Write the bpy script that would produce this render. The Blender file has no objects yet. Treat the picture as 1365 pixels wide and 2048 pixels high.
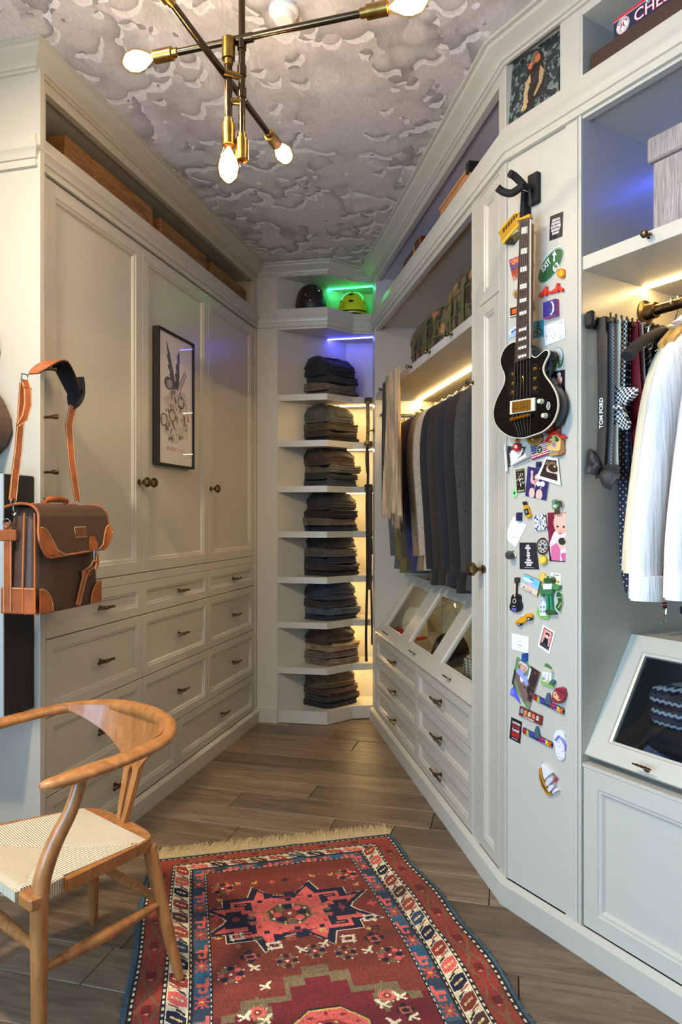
import bpy, bmesh, math, random
import numpy as np
from mathutils import Vector, Matrix, noise as mnoise

sc = bpy.context.scene
R_ = math.radians
random.seed(7)
rng = np.random.default_rng(5)

# ------------------------------------------------------------------ camera
CAMH = 1.25
cam_d = bpy.data.cameras.new('camera')
cam = bpy.data.objects.new('camera', cam_d)
sc.collection.objects.link(cam)
cam.location = (0, 0, CAMH)
cam.rotation_euler = (R_(90), 0, 0)
cam_d.sensor_fit = 'VERTICAL'
cam_d.sensor_height = 36.0
cam_d.sensor_width = 24.0
cam_d.lens = 24.0
cam_d.shift_y = 10.0 / 2048.0
cam_d.clip_start = 0.05
sc.camera = cam

# ------------------------------------------------------------------ world, daylight, exposure
sc.view_settings.view_transform = 'Standard'
sc.view_settings.look = 'None'
sc.view_settings.gamma = 1.0
sc.view_settings.use_curve_mapping = False
sc.view_settings.exposure = 0.28
w = bpy.data.worlds.new('sky'); sc.world = w; w.use_nodes = True
wn = w.node_tree.nodes; wn.clear()
bg = wn.new('ShaderNodeBackground'); wo = wn.new('ShaderNodeOutputWorld')
bg.inputs['Color'].default_value = (0.72, 0.86, 1.0, 1); bg.inputs['Strength'].default_value = 1.6
w.node_tree.links.new(bg.outputs[0], wo.inputs[0])

def area_light(name, loc, rot, sx, sy, power, color):
    d = bpy.data.lights.new(name, 'AREA'); d.shape = 'RECTANGLE'; d.size = sx; d.size_y = sy
    d.energy = power; d.color = color
    o = bpy.data.objects.new(name, d); sc.collection.objects.link(o)
    o.location = loc; o.rotation_euler = rot
    return o
# daylight coming in through the window of the left wall, beside the camera
DAY_W = 135.0
area_light('window_daylight', (-1.70, -0.45, 1.30), (R_(90), 0, R_(-90)), 1.9, 1.6, DAY_W, (0.40, 0.67, 1.0))
# unseen light added above the frame to warm the cream end panel
area_light('added_warm_light', (-1.02, 1.15, 2.755), (0, 0, 0), 0.14, 0.14, 44.0, (1.0, 0.84, 0.62))
BULB_W = 14.0

sc.cycles.use_denoising = True
sc.cycles.max_bounces = 8
sc.cycles.diffuse_bounces = 5
sc.cycles.glossy_bounces = 4
sc.cycles.transmission_bounces = 6
sc.cycles.transparent_max_bounces = 8
sc.cycles.caustics_reflective = False
sc.cycles.caustics_refractive = False
sc.cycles.sample_clamp_indirect = 4.0

# ------------------------------------------------------------------ frames of the walls
F = 1365.3333; CX = 682.5; HY = 1034.0
class Fr:
    """A cabinet front: u runs along it, n points into the room, z is up."""
    def __init__(s, o, u, n): s.o = o; s.u = u; s.n = n
    def __call__(s, u, n, z):
        return (s.o[0] + s.u[0]*u + s.n[0]*n, s.o[1] + s.u[1]*u + s.n[1]*n, z)
    def hit(s, px, py, d=0.0):
        """point (u, z) of the plane n = d that is seen at this place of the photograph"""
        rx = (px - CX)/F
        bx = s.o[0] + s.n[0]*d; by = s.o[1] + s.n[1]*d
        det = -rx*s.u[1] + s.u[0]
        t = (-bx*s.u[1] + s.u[0]*by)/det
        a = (rx*by - bx)/det
        return a, CAMH - (py - HY)/F*t
aL, aR, aG = R_(14.26), R_(-9.63), R_(31.7)
L = Fr((-.990, 2.226), (math.sin(aL), math.cos(aL)), (math.cos(aL), -math.sin(aL)))
R = Fr((.5155, 2.203), (math.sin(aR), math.cos(aR)), (-math.cos(aR), math.sin(aR)))
G = Fr((.5155, 2.203), (math.sin(aG), -math.cos(aG)), (-math.cos(aG), -math.sin(aG)))
E = Fr(L(.0126, 0, 0)[:2], (-math.cos(aL), math.sin(aL)), (-math.sin(aL), -math.cos(aL)))   # end panel of the left wardrobe
WORLD = lambda x, y, z: (x, y, z)
CEIL = 2.77

# ------------------------------------------------------------------ materials
def lin(c):
    c = c/255.0
    return c/12.92 if c <= .04045 else ((c+.055)/1.055)**2.4
def rgb(t): return (lin(t[0]), lin(t[1]), lin(t[2]), 1)
MATS = {}
def new_mat(name):
    m = bpy.data.materials.new(name); m.use_nodes = True
    nt = m.node_tree; b = nt.nodes['Principled BSDF']
    return m, nt, b
def nd(nt, t, **kw):
    n = nt.nodes.new(t)
    for k, v in kw.items(): setattr(n, k, v)
    return n
def noise_tex(nt, scale, detail=4, rough=.55, vec=None, stretch=None, obj=True):
    tc = nd(nt, 'ShaderNodeTexCoord')
    src = tc.outputs['Object' if obj else 'Generated']
    if vec is not None: src = vec
    if stretch:
        mp = nd(nt, 'ShaderNodeMapping'); mp.inputs['Scale'].default_value = stretch
        nt.links.new(src, mp.inputs['Vector']); src = mp.outputs['Vector']
    n = nd(nt, 'ShaderNodeTexNoise'); n.inputs['Scale'].default_value = scale
    n.inputs['Detail'].default_value = detail; n.inputs['Roughness'].default_value = rough
    nt.links.new(src, n.inputs['Vector'])
    return n
def ramp(nt, src, stops):
    r = nd(nt, 'ShaderNodeValToRGB'); e = r.color_ramp.elements
    while len(e) < len(stops): e.new(.5)
    for el, (p, c) in zip(e, stops):
        el.position = p; el.color = c if len(c) == 4 else rgb(c)
    nt.links.new(src, r.inputs['Fac']); return r
def bump(nt, b, src, strength=.2, dist=.002):
    bp = nd(nt, 'ShaderNodeBump'); bp.inputs['Strength'].default_value = strength; bp.inputs['Distance'].default_value = dist
    nt.links.new(src, bp.inputs['Height']); nt.links.new(bp.outputs['Normal'], b.inputs['Normal']); return bp
def pbr(name, c, rough=.5, metal=0.0, var=0.0, vscale=30, bmp=0.0, bscale=200, stretch=None, coat=0.0, sheen=0.0, bdist=.002):
    if name in MATS: return MATS[name]
    m, nt, b = new_mat(name)
    b.inputs['Base Color'].default_value = rgb(c); b.inputs['Roughness'].default_value = rough; b.inputs['Metallic'].default_value = metal
    b.inputs['Coat Weight'].default_value = coat; b.inputs['Sheen Weight'].default_value = sheen
    if var:
        n = noise_tex(nt, vscale, stretch=stretch)
        lo = tuple(max(0, x*(1-var)) for x in c); hi = tuple(min(255, x*(1+var)) for x in c)
        r = ramp(nt, n.outputs['Fac'], [(.3, lo), (.7, hi)])
        nt.links.new(r.outputs['Color'], b.inputs['Base Color'])
    if bmp:
        n = noise_tex(nt, bscale, detail=2, stretch=stretch); bump(nt, b, n.outputs['Fac'], bmp, bdist)
    MATS[name] = m; return m
def emit(name, c, strength):
    if name in MATS: return MATS[name]
    m, nt, b = new_mat(name)
    b.inputs['Base Color'].default_value = (0, 0, 0, 1)
    b.inputs['Emission Color'].default_value = (*c, 1); b.inputs['Emission Strength'].default_value = strength
    MATS[name] = m; return m
def glass(name, tint=(1, 1, 1), gloss=.08, rough=.0):
    if name in MATS: return MATS[name]
    m = bpy.data.materials.new(name); m.use_nodes = True; nt = m.node_tree; nt.nodes.clear()
    t = nd(nt, 'ShaderNodeBsdfTransparent'); t.inputs['Color'].default_value = (*tint, 1)
    g = nd(nt, 'ShaderNodeBsdfGlossy'); g.inputs['Roughness'].default_value = rough
    fr = nd(nt, 'ShaderNodeFresnel'); fr.inputs['IOR'].default_value = 1.5
    gm = nd(nt, 'ShaderNodeNewGeometry'); iv = nd(nt, 'ShaderNodeMath', operation='SUBTRACT'); iv.inputs[0].default_value = 1.0; ml = nd(nt, 'ShaderNodeMath', operation='MULTIPLY')
    nt.links.new(gm.outputs['Backfacing'], iv.inputs[1]); nt.links.new(iv.outputs[0], ml.inputs[0]); nt.links.new(fr.outputs[0], ml.inputs[1])   # reflect on the outer face only
    mx = nd(nt, 'ShaderNodeMixShader'); o = nd(nt, 'ShaderNodeOutputMaterial')
    nt.links.new(ml.outputs[0], mx.inputs[0]); nt.links.new(t.outputs[0], mx.inputs[1]); nt.links.new(g.outputs[0], mx.inputs[2])
    nt.links.new(mx.outputs[0], o.inputs['Surface']); MATS[name] = m; return m
def print_mat(name, rough=.45, bmp=0.0, bscale=900):
    """colour woven or printed piece by piece: read from the mesh's own colours"""
    if name in MATS: return MATS[name]
    m, nt, b = new_mat(name)
    a = nd(nt, 'ShaderNodeAttribute'); a.attribute_name = 'Col'
    nt.links.new(a.outputs['Color'], b.inputs['Base Color']); b.inputs['Roughness'].default_value = rough
    if bmp:
        n = noise_tex(nt, bscale, detail=2); bump(nt, b, n.outputs['Fac'], bmp)
    MATS[name] = m; return m

PAINT = pbr('cabinet_paint', (193, 188, 174), rough=.33, bmp=.03, bscale=60)
def wood(name, dark, light, scale=6, stretch=(1, 12, 12), rough=.4, vary=False, bmp=.08, coat=0.0):
    if name in MATS: return MATS[name]
    m, nt, b = new_mat(name)
    tc = nd(nt, 'ShaderNodeTexCoord'); vec = tc.outputs['Object']
    if vary:
        oi = nd(nt, 'ShaderNodeObjectInfo'); ad = nd(nt, 'ShaderNodeVectorMath', operation='ADD')
        ml = nd(nt, 'ShaderNodeMath', operation='MULTIPLY'); ml.inputs[1].default_value = 57.0
        nt.links.new(oi.outputs['Random'], ml.inputs[0]); nt.links.new(vec, ad.inputs[0]); nt.links.new(ml.outputs[0], ad.inputs[1]); vec = ad.outputs[0]
    n1 = noise_tex(nt, scale, detail=8, rough=.62, vec=vec, stretch=stretch)
    n1.inputs['Distortion'].default_value = .9
    r = ramp(nt, n1.outputs['Fac'], [(.28, dark), (.5, tuple((x+y)/2 for x, y in zip(dark, light))), (.72, light)])
    out = r.outputs['Color']
    if vary:
        # each board has its own tone, a few have knots
        mx = nd(nt, 'ShaderNodeMix', data_type='RGBA', blend_type='MULTIPLY'); mx.inputs['Factor'].default_value = 1.0
        r2 = ramp(nt, oi.outputs['Random'], [(0.0, (190, 182, 172)), (.5, (232, 226, 216)), (1.0, (255, 250, 242))])
        nt.links.new(out, mx.inputs['A']); nt.links.new(r2.outputs['Color'], mx.inputs['B']); out = mx.outputs['Result']
        kn = noise_tex(nt, 5.0, detail=2, vec=vec, stretch=(1, 2.2, 1))
        r3 = ramp(nt, kn.outputs['Fac'], [(.22, (70, 55, 42)), (.29, (255, 255, 255)), (1, (255, 255, 255))])
        mx2 = nd(nt, 'ShaderNodeMix', data_type='RGBA', blend_type='MULTIPLY'); mx2.inputs['Factor'].default_value = .8
        nt.links.new(out, mx2.inputs['A']); nt.links.new(r3.outputs['Color'], mx2.inputs['B']); out = mx2.outputs['Result']
    nt.links.new(out, b.inputs['Base Color']); b.inputs['Roughness'].default_value = rough
    b.inputs['Coat Weight'].default_value = coat
    if bmp: bump(nt, b, n1.outputs['Fac'], bmp, .002)
    MATS[name] = m; return m
FLOORWOOD = wood('weathered_oak', (96, 82, 68), (158, 138, 115), scale=3.2, stretch=(1, 9, 9), rough=.42, vary=True, bmp=.12)
CHAIRWOOD = wood('walnut_orange', (142, 88, 44), (196, 134, 76), scale=5, stretch=(6, 6, 1.2), rough=.38, bmp=.02, coat=.15)
CRATE = wood('crate_wood', (104, 68, 30), (176, 126, 66), scale=6, stretch=(1.5, 1.5, 9), rough=.6, vary=False, bmp=.15)
BRONZE = pbr('dark_bronze', (104, 88, 66), rough=.28, metal=1.0, var=.3, vscale=60)
BRASS = pbr('antique_brass', (146, 112, 58), rough=.3, metal=1.0, var=.15, vscale=40)
CHROME = pbr('chrome', (215, 212, 205), rough=.12, metal=1.0)
GOLD = pbr('gold', (222, 170, 60), rough=.2, metal=1.0)
BLACK = pbr('black_plastic', (22, 20, 20), rough=.4)
BLACKMAT = pbr('black_matt', (26, 22, 20), rough=.75)
LEATHER = pbr('tan_leather', (156, 84, 42), rough=.42, var=.16, vscale=18, bmp=.12, bscale=350)
STITCH = pbr('cream_thread', (226, 190, 140), rough=.7)
CANVAS = pbr('brown_canvas', (76, 52, 39), rough=.5, var=.08, vscale=20, bmp=.12, bscale=700)
CLEAR = glass('clear_glass'); SHADE_TINT = glass('shade_tint_pane', (.66, .72, .78)); TINTED = glass('tinted_pane', (.84, .86, .82))  # pane tints put the shade inside the cases into the glass colour

# ------------------------------------------------------------------ mesh building
ORG = {}
def origin_of(o): return ORG.get(o.name, (0, 0, 0))
def mix3(a, b, t): return tuple(x+(y-x)*t for x, y in zip(a, b))
class MB:
    def __init__(s, T=WORLD): s.v = []; s.f = []; s.m = []; s.T = T; s.c = None
    def add(s, vs, fs, mi=0):
        o = len(s.v); T = s.T
        s.v.extend(T(*p) for p in vs)
        s.f.extend(tuple(i+o for i in f) for f in fs); s.m.extend([mi]*len(fs)); return s
    def box(s, a0, a1, b0, b1, c0, c1, mi=0, bev=0.0):
        if a0 > a1: a0, a1 = a1, a0
        if b0 > b1: b0, b1 = b1, b0
        if c0 > c1: c0, c1 = c1, c0
        if not bev:
            vs = [(a, b, c) for a in (a0, a1) for b in (b0, b1) for c in (c0, c1)]
            return s.add(vs, [(0, 1, 3, 2), (4, 6, 7, 5), (0, 4, 5, 1), (2, 3, 7, 6), (0, 2, 6, 4), (1, 5, 7, 3)], mi)
        g = min(bev, (a1-a0)*.49, (b1-b0)*.49, (c1-c0)*.49); A = (a0, a1); B = (b0, b1); C = (c0, c1); sg = (1, -1)
        vs = []; ix = {}
        for i in (0, 1):
            for j in (0, 1):
                for k in (0, 1):
                    ix[i, j, k] = len(vs)
                    vs += [(A[i], B[j]+sg[j]*g, C[k]+sg[k]*g), (A[i]+sg[i]*g, B[j], C[k]+sg[k]*g), (A[i]+sg[i]*g, B[j]+sg[j]*g, C[k])]
        fs = []
        for i in (0, 1): fs.append(tuple(ix[i, j, k] for j, k in ((0, 0), (0, 1), (1, 1), (1, 0))))
        for j in (0, 1): fs.append(tuple(ix[i, j, k]+1 for i, k in ((0, 0), (0, 1), (1, 1), (1, 0))))
        for k in (0, 1): fs.append(tuple(ix[i, j, k]+2 for i, j in ((0, 0), (0, 1), (1, 1), (1, 0))))
        for j in (0, 1):
            for k in (0, 1): fs.append((ix[0, j, k]+1, ix[1, j, k]+1, ix[1, j, k]+2, ix[0, j, k]+2))
        for i in (0, 1):
            for k in (0, 1): fs.append((ix[i, 0, k], ix[i, 1, k], ix[i, 1, k]+2, ix[i, 0, k]+2))
        for i in (0, 1):
            for j in (0, 1): fs.append((ix[i, j, 0], ix[i, j, 1], ix[i, j, 1]+1, ix[i, j, 0]+1))
        for t in ix.values(): fs.append((t, t+1, t+2))
        return s.add(vs, fs, mi)
    def prism(s, poly, c0, c1, mi=0, ax='z', cap=True):
        """poly in two axes extruded along the third (ax)"""
        n = len(poly)
        pt = {'z': lambda p, c: (p[0], p[1], c), 'y': lambda p, c: (p[0], c, p[1]), 'x': lambda p, c: (c, p[0], p[1])}[ax]
        vs = [pt(p, c0) for p in poly]+[pt(p, c1) for p in poly]
        fs = [(i, (i+1) % n, n+(i+1) % n, n+i) for i in range(n)]
        if cap: fs += [tuple(range(n))[::-1], tuple(range(n, 2*n))]
        return s.add(vs, fs, mi)
    def loft(s, rings, mi=0, closed=True, cap=True):
        n = len(rings[0]); vs = [p for r in rings for p in r]; fs = []
        for k in range(len(rings)-1):
            for i in range(n if closed else n-1):
                j = (i+1) % n
                fs.append((k*n+i, k*n+j, (k+1)*n+j, (k+1)*n+i))
        if cap and closed:
            fs.append(tuple(range(n))[::-1]); fs.append(tuple(range((len(rings)-1)*n, len(rings)*n)))
        return s.add(vs, fs, mi)
    def tube(s, pts, r, seg=8, mi=0, flat=1.0, up=None):
        """pts polyline, r radius or list; flat squashes the section across 'up'"""
        P = [Vector(p) for p in pts]; n = len(P)
        rr = r if isinstance(r, (list, tuple)) else [r]*n
        rings = []; prev = None
        for i in range(n):
            t = (P[min(i+1, n-1)]-P[max(i-1, 0)])
            t = t.normalized() if t.length > 1e-9 else Vector((0, 0, 1))
            if up is not None: a = Vector(up) - t*t.dot(Vector(up))
            elif prev is not None: a = prev - t*t.dot(prev)
            else:
                a = Vector((0, 0, 1)) if abs(t.z) < .9 else Vector((1, 0, 0)); a = a-t*t.dot(a)
            a.normalize(); prev = a; b = t.cross(a)
            ra = rr[i]
            fl = flat[i] if isinstance(flat, (list, tuple)) else flat
            rings.append([tuple(P[i]+a*(math.cos(2*math.pi*k/seg)*ra*fl)+b*(math.sin(2*math.pi*k/seg)*ra)) for k in range(seg)])
        return s.loft(rings, mi)
    def lathe(s, prof, c, axis=(0, 0, 1), seg=16, mi=0):
        """prof: (radius, height) pairs along axis from c"""
        ax = Vector(axis).normalized(); a = Vector((0, 0, 1)) if abs(ax.z) < .9 else Vector((1, 0, 0))
        a = (a-ax*ax.dot(a)).normalized(); b = ax.cross(a); c = Vector(c)
        rings = [[tuple(c+ax*h+(a*math.cos(2*math.pi*k/seg)+b*math.sin(2*math.pi*k/seg))*max(r, 1e-5)) for k in range(seg)] for r, h in prof]
        return s.loft(rings, mi)
    def rings(s, a0, a1, c0, c1, steps, mi=0, miend=None):
        """nested rectangles (inset, n): panelled doors and drawer fronts"""
        vs = []; fs = []
        for ins, n in steps: vs += [(a0+ins, n, c0+ins), (a1-ins, n, c0+ins), (a1-ins, n, c1-ins), (a0+ins, n, c1-ins)]
        for k in range(len(steps)-1):
            for i in range(4):
                j = (i+1) % 4; fs.append((k*4+i, k*4+j, k*4+4+j, k*4+4+i))
        fs.append((0, 3, 2, 1)); k = len(steps)*4-4; fs.append((k, k+1, k+2, k+3))
        s.add(vs, fs, mi)
        if miend is not None: s.m[-1] = miend
        return s
    def sweep(s, path, prof, side=1, mi=0, ends=(None, None)):
        """prof (p, z) swept along a plan polyline, mitred; p is measured to the left of the path when side = 1"""
        n = len(path); P = [Vector((x, y)) for x, y in path]; rings = []
        for i in range(n):
            d0 = (P[i]-P[i-1]).normalized() if i else None
            d1 = (P[i+1]-P[i]).normalized() if i < n-1 else None
            if d0 is None: nn = Vector((-d1.y, d1.x)); k = 1
            elif d1 is None: nn = Vector((-d0.y, d0.x)); k = 1
            else:
                a = Vector((-d0.y, d0.x)); b = Vector((-d1.y, d1.x)); nn = (a+b).normalized(); k = 1/max(.3, nn.dot(a))
            rings.append([(P[i].x+nn.x*p*k*side, P[i].y+nn.y*p*k*side, z) for p, z in prof])
        return s.loft(rings, mi)
    def grid(s, fn, nu, nv, thick=None, mi=0, closed_u=False):
        """fn(a, b) -> point for a, b in 0..1; thick(a, b) -> offset vector for the back face"""
        vs = [fn(i/nu, j/nv) for j in range(nv+1) for i in range(nu+1)]
        fs = [(j*(nu+1)+i, j*(nu+1)+i+1, (j+1)*(nu+1)+i+1, (j+1)*(nu+1)+i) for j in range(nv) for i in range(nu)]
        if thick:
            m = len(vs)
            off = [thick(i/nu, j/nv) for j in range(nv+1) for i in range(nu+1)]
            vs += [tuple(a+b for a, b in zip(p, q)) for p, q in zip(vs, off)]
            fs += [tuple(i+m for i in reversed(f)) for f in fs]
            W = nu+1; edge = [i for i in range(W)]+[j*W+nu for j in range(1, nv+1)]+[nv*W+i for i in range(nu-1, -1, -1)]+[j*W for j in range(nv-1, 0, -1)]
            for k in range(len(edge)):
                a, b = edge[k], edge[(k+1) % len(edge)]; fs.append((b, a, a+m, b+m))
        return s.add(vs, fs, mi)
    def build(s, name, mats, parent=None, smooth=35, label=None, stuff=False, fix=True, origin=None):
        if not isinstance(mats, (list, tuple)): mats = [mats]
        if parent is not None: o0 = origin_of(parent)
        elif origin is not None: o0 = origin
        else:
            A = np.array(s.v); lo = A.min(0); hi = A.max(0); o0 = ((lo[0]+hi[0])/2, (lo[1]+hi[1])/2, lo[2])
        me = bpy.data.meshes.new(name)
        me.from_pydata([(x-o0[0], y-o0[1], z-o0[2]) for x, y, z in s.v], [], s.f)
        for m in mats: me.materials.append(m)
        if len(mats) > 1: me.polygons.foreach_set('material_index', s.m)
        if s.c is not None:
            at = me.attributes.new('Col', 'FLOAT_COLOR', 'CORNER')
            at.data.foreach_set('color', np.repeat(np.asarray(s.c, dtype=np.float32), [len(f) for f in s.f], axis=0).ravel())
        if fix:
            bm = bmesh.new(); bm.from_mesh(me); bmesh.ops.recalc_face_normals(bm, faces=bm.faces); bm.to_mesh(me); bm.free()
        if smooth:
            me.polygons.foreach_set('use_smooth', [True]*len(me.polygons)); me.set_sharp_from_angle(angle=R_(smooth))
        o = bpy.data.objects.new(name, me); sc.collection.objects.link(o)
        if parent is not None: o.parent = parent
        else: o.location = o0
        ORG[o.name] = o0
        if label: o['label'] = label
        if stuff: o['kind'] = 'stuff'
        return o
def thing(name, label, cat, loc, group=None):
    o = bpy.data.objects.new(name, None); sc.collection.objects.link(o)
    o.location = loc; o.empty_display_size = .05; ORG[o.name] = tuple(loc)
    return tag(o, label, cat, group)
def tag(o, label, cat, group=None):
    o['label'] = label; o['category'] = cat
    if group: o['group'] = group
    return o
def struct(o): o['kind'] = 'structure'; return o

# ------------------------------------------------------------------ flat print (photographs, posters, rug knots)
class Canvas:
    def __init__(s, w, h, c=(255, 255, 255)):
        s.w = w; s.h = h; s.a = np.empty((h, w, 3)); s.a[:] = c
        s.X, s.Y = np.meshgrid((np.arange(w)+.5)/w, (np.arange(h)+.5)/h)
    def put(s, mask, c): s.a[mask] = c; return s
    def rect(s, x0, y0, x1, y1, c): return s.put((s.X >= x0) & (s.X < x1) & (s.Y >= y0) & (s.Y < y1), c)
    def ell(s, x, y, rx, ry, c, rot=0):
        dx = (s.X-x); dy = (s.Y-y); ca, sa = math.cos(rot), math.sin(rot)
        return s.put(((dx*ca+dy*sa)/rx)**2+((dy*ca-dx*sa)/ry)**2 < 1, c)
    def ring(s, x, y, rx, ry, t, c):
        d = np.sqrt(((s.X-x)/rx)**2+((s.Y-y)/ry)**2); return s.put((d < 1) & (d > 1-t), c)
    def inside(s, pts):
        m = np.zeros(s.X.shape, bool); n = len(pts)
        for i in range(n):
            x0, y0 = pts[i]; x1, y1 = pts[(i+1) % n]
            if y0 == y1: continue
            k = (s.Y < y0) != (s.Y < y1)
            m ^= k & (s.X < (x1-x0)*(s.Y-y0)/(y1-y0)+x0)
        return m
    def poly(s, pts, c): return s.put(s.inside(pts), c)
    def line(s, pts, t, c):
        """t: thickness as a share of the height"""
        asp = s.w/s.h
        for (x0, y0), (x1, y1) in zip(pts, pts[1:]):
            dx, dy = (x1-x0)*asp, y1-y0; l2 = dx*dx+dy*dy+1e-12
            k = np.clip((((s.X-x0)*asp)*dx+(s.Y-y0)*dy)/l2, 0, 1)
            s.put(((s.X-x0)*asp-k*dx)**2+((s.Y-y0)-k*dy)**2 < (t/2)**2, c)
        return s
    def speck(s, amt):
        s.a = np.clip(s.a*(1+rng.normal(0, amt, s.a.shape[:2]))[..., None], 0, 255); return s
    def blot(s, n, c, size, mask=None, seed=0):
        q = np.random.default_rng(seed)
        for _ in range(n):
            x, y = q.random(2); rx, ry = size*(.4+q.random(2)); ca = q.random()*3
            dx = s.X-x; dy = s.Y-y
            k = ((dx*math.cos(ca)+dy*math.sin(ca))/rx)**2+((dy*math.cos(ca)-dx*math.sin(ca))/ry)**2 < 1
            if mask is not None: k &= mask
            s.put(k, c)
        return s
    def lin(s):
        a = s.a/255.0
        return np.where(a <= .04045, a/12.92, ((a+.055)/1.055)**2.4)
PRINT = print_mat('printed_card', .4)
PRINTGLOSS = print_mat('printed_photo', .22)
def print_slab(cv, P, back, edge=(235, 232, 226)):
    """grid of coloured cells on P(s, t) with a plain back and rim; P gives the front, back(s, t) the rear face"""
    b = MB(); w, h = cv.w, cv.h
    vs = [P(i/w, j/h) for j in range(h+1) for i in range(w+1)]
    fs = [(j*(w+1)+i, j*(w+1)+i+1, (j+1)*(w+1)+i+1, (j+1)*(w+1)+i) for j in range(h) for i in range(w)]
    col = [c for row in cv.lin() for c in row]
    rim = [(i/w, 0) for i in range(w)]+[(1, j/h) for j in range(h)]+[(1-i/w, 1) for i in range(w)]+[(0, 1-j/h) for j in range(h)]
    o = len(vs); n = len(rim)
    ids = [0*(w+1)+i for i in range(w)]+[j*(w+1)+w for j in range(h)]+[h*(w+1)+w-i for i in range(w)]+[(h-j)*(w+1) for j in range(h)]
    vs += [back(s, t) for s, t in rim]
    fs += [(ids[k], o+k, o+(k+1) % n, ids[(k+1) % n]) for k in range(n)]; fs.append(tuple(range(o, o+n)))
    e = rgb(edge)[:3]; col += [e]*(n+1)
    b.add(vs, fs); b.c = np.concatenate([np.array(col), np.ones((len(col), 1))], 1); return b
def text_mesh(txt, size, o, xd, yd, mat, parent, name='lettering', depth=.0006, bold=0.0, align='CENTER', label=None, squeeze=1.0):
    cu = bpy.data.curves.new('t', 'FONT'); cu.body = txt; cu.size = size; cu.align_x = align; cu.align_y = 'CENTER'
    cu.extrude = depth; cu.offset = bold; cu.resolution_u = 3
    ob = bpy.data.objects.new('t', cu); sc.collection.objects.link(ob)
    bpy.context.view_layer.update()
    me0 = ob.to_mesh(); X = Vector(xd).normalized(); Y = Vector(yd).normalized(); Z = X.cross(Y)
    b = MB(); b.add([tuple(Vector(o)+X*(v.co.x*squeeze)+Y*v.co.y+Z*v.co.z) for v in me0.vertices], [tuple(p.vertices) for p in me0.polygons])
    ob.to_mesh_clear(); bpy.data.objects.remove(ob); bpy.data.curves.remove(cu)
    if not b.v: return None
    return b.build(name, mat, parent, smooth=0, fix=False, label=label)
# ------------------------------------------------------------------ the room: floor, ceiling, walls, window
fb = MB(); fb.box(-1.9, 1.9, -2.1, 4.9, -.05, -.012)
floor = struct(fb.build('floor', pbr('subfloor', (60, 50, 42), .8), origin=(0, 0, -.05)))
ORG[floor.name] = (0, 0, -.05)
PW = .163
joints = {12: [.2, 1.4], 11: [.493, 1.9], 10: [.663], 9: [.135, 1.5], 8: [-.3, 1.25], 7: [-.1, 1.15], 6: [.62, 2.0], 5: [.31, 1.18], 4: [.79], 3: [.43, 1.7],
          2: [-.2, 1.428], 1: [.28, 1.2], 0: [.9], -1: [.4, 1.519], -2: [.38, 1.35], -3: [.1, .95]}
for k in range(-9, 14):
    js = joints.get(k, [(k*.37) % .9-.2, (k*.37) % .9+.9])
    xs = sorted([-1.0]+js+[2.3])
    for a, b_ in zip(xs, xs[1:]):
        q = MB(); q.box(.0012, b_-a-.0012, .0012, PW-.0012, -.012, 0, bev=.0022)
        me = q
        o = q.build('plank', FLOORWOOD, None, origin=(0, 0, 0), smooth=0)
        o.parent = floor
        p = L(.01+PW*k, a, 0); o.location = (p[0], p[1], .05+random.uniform(-.0006, 0)); o.rotation_euler = (0, 0, -aL)
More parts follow.
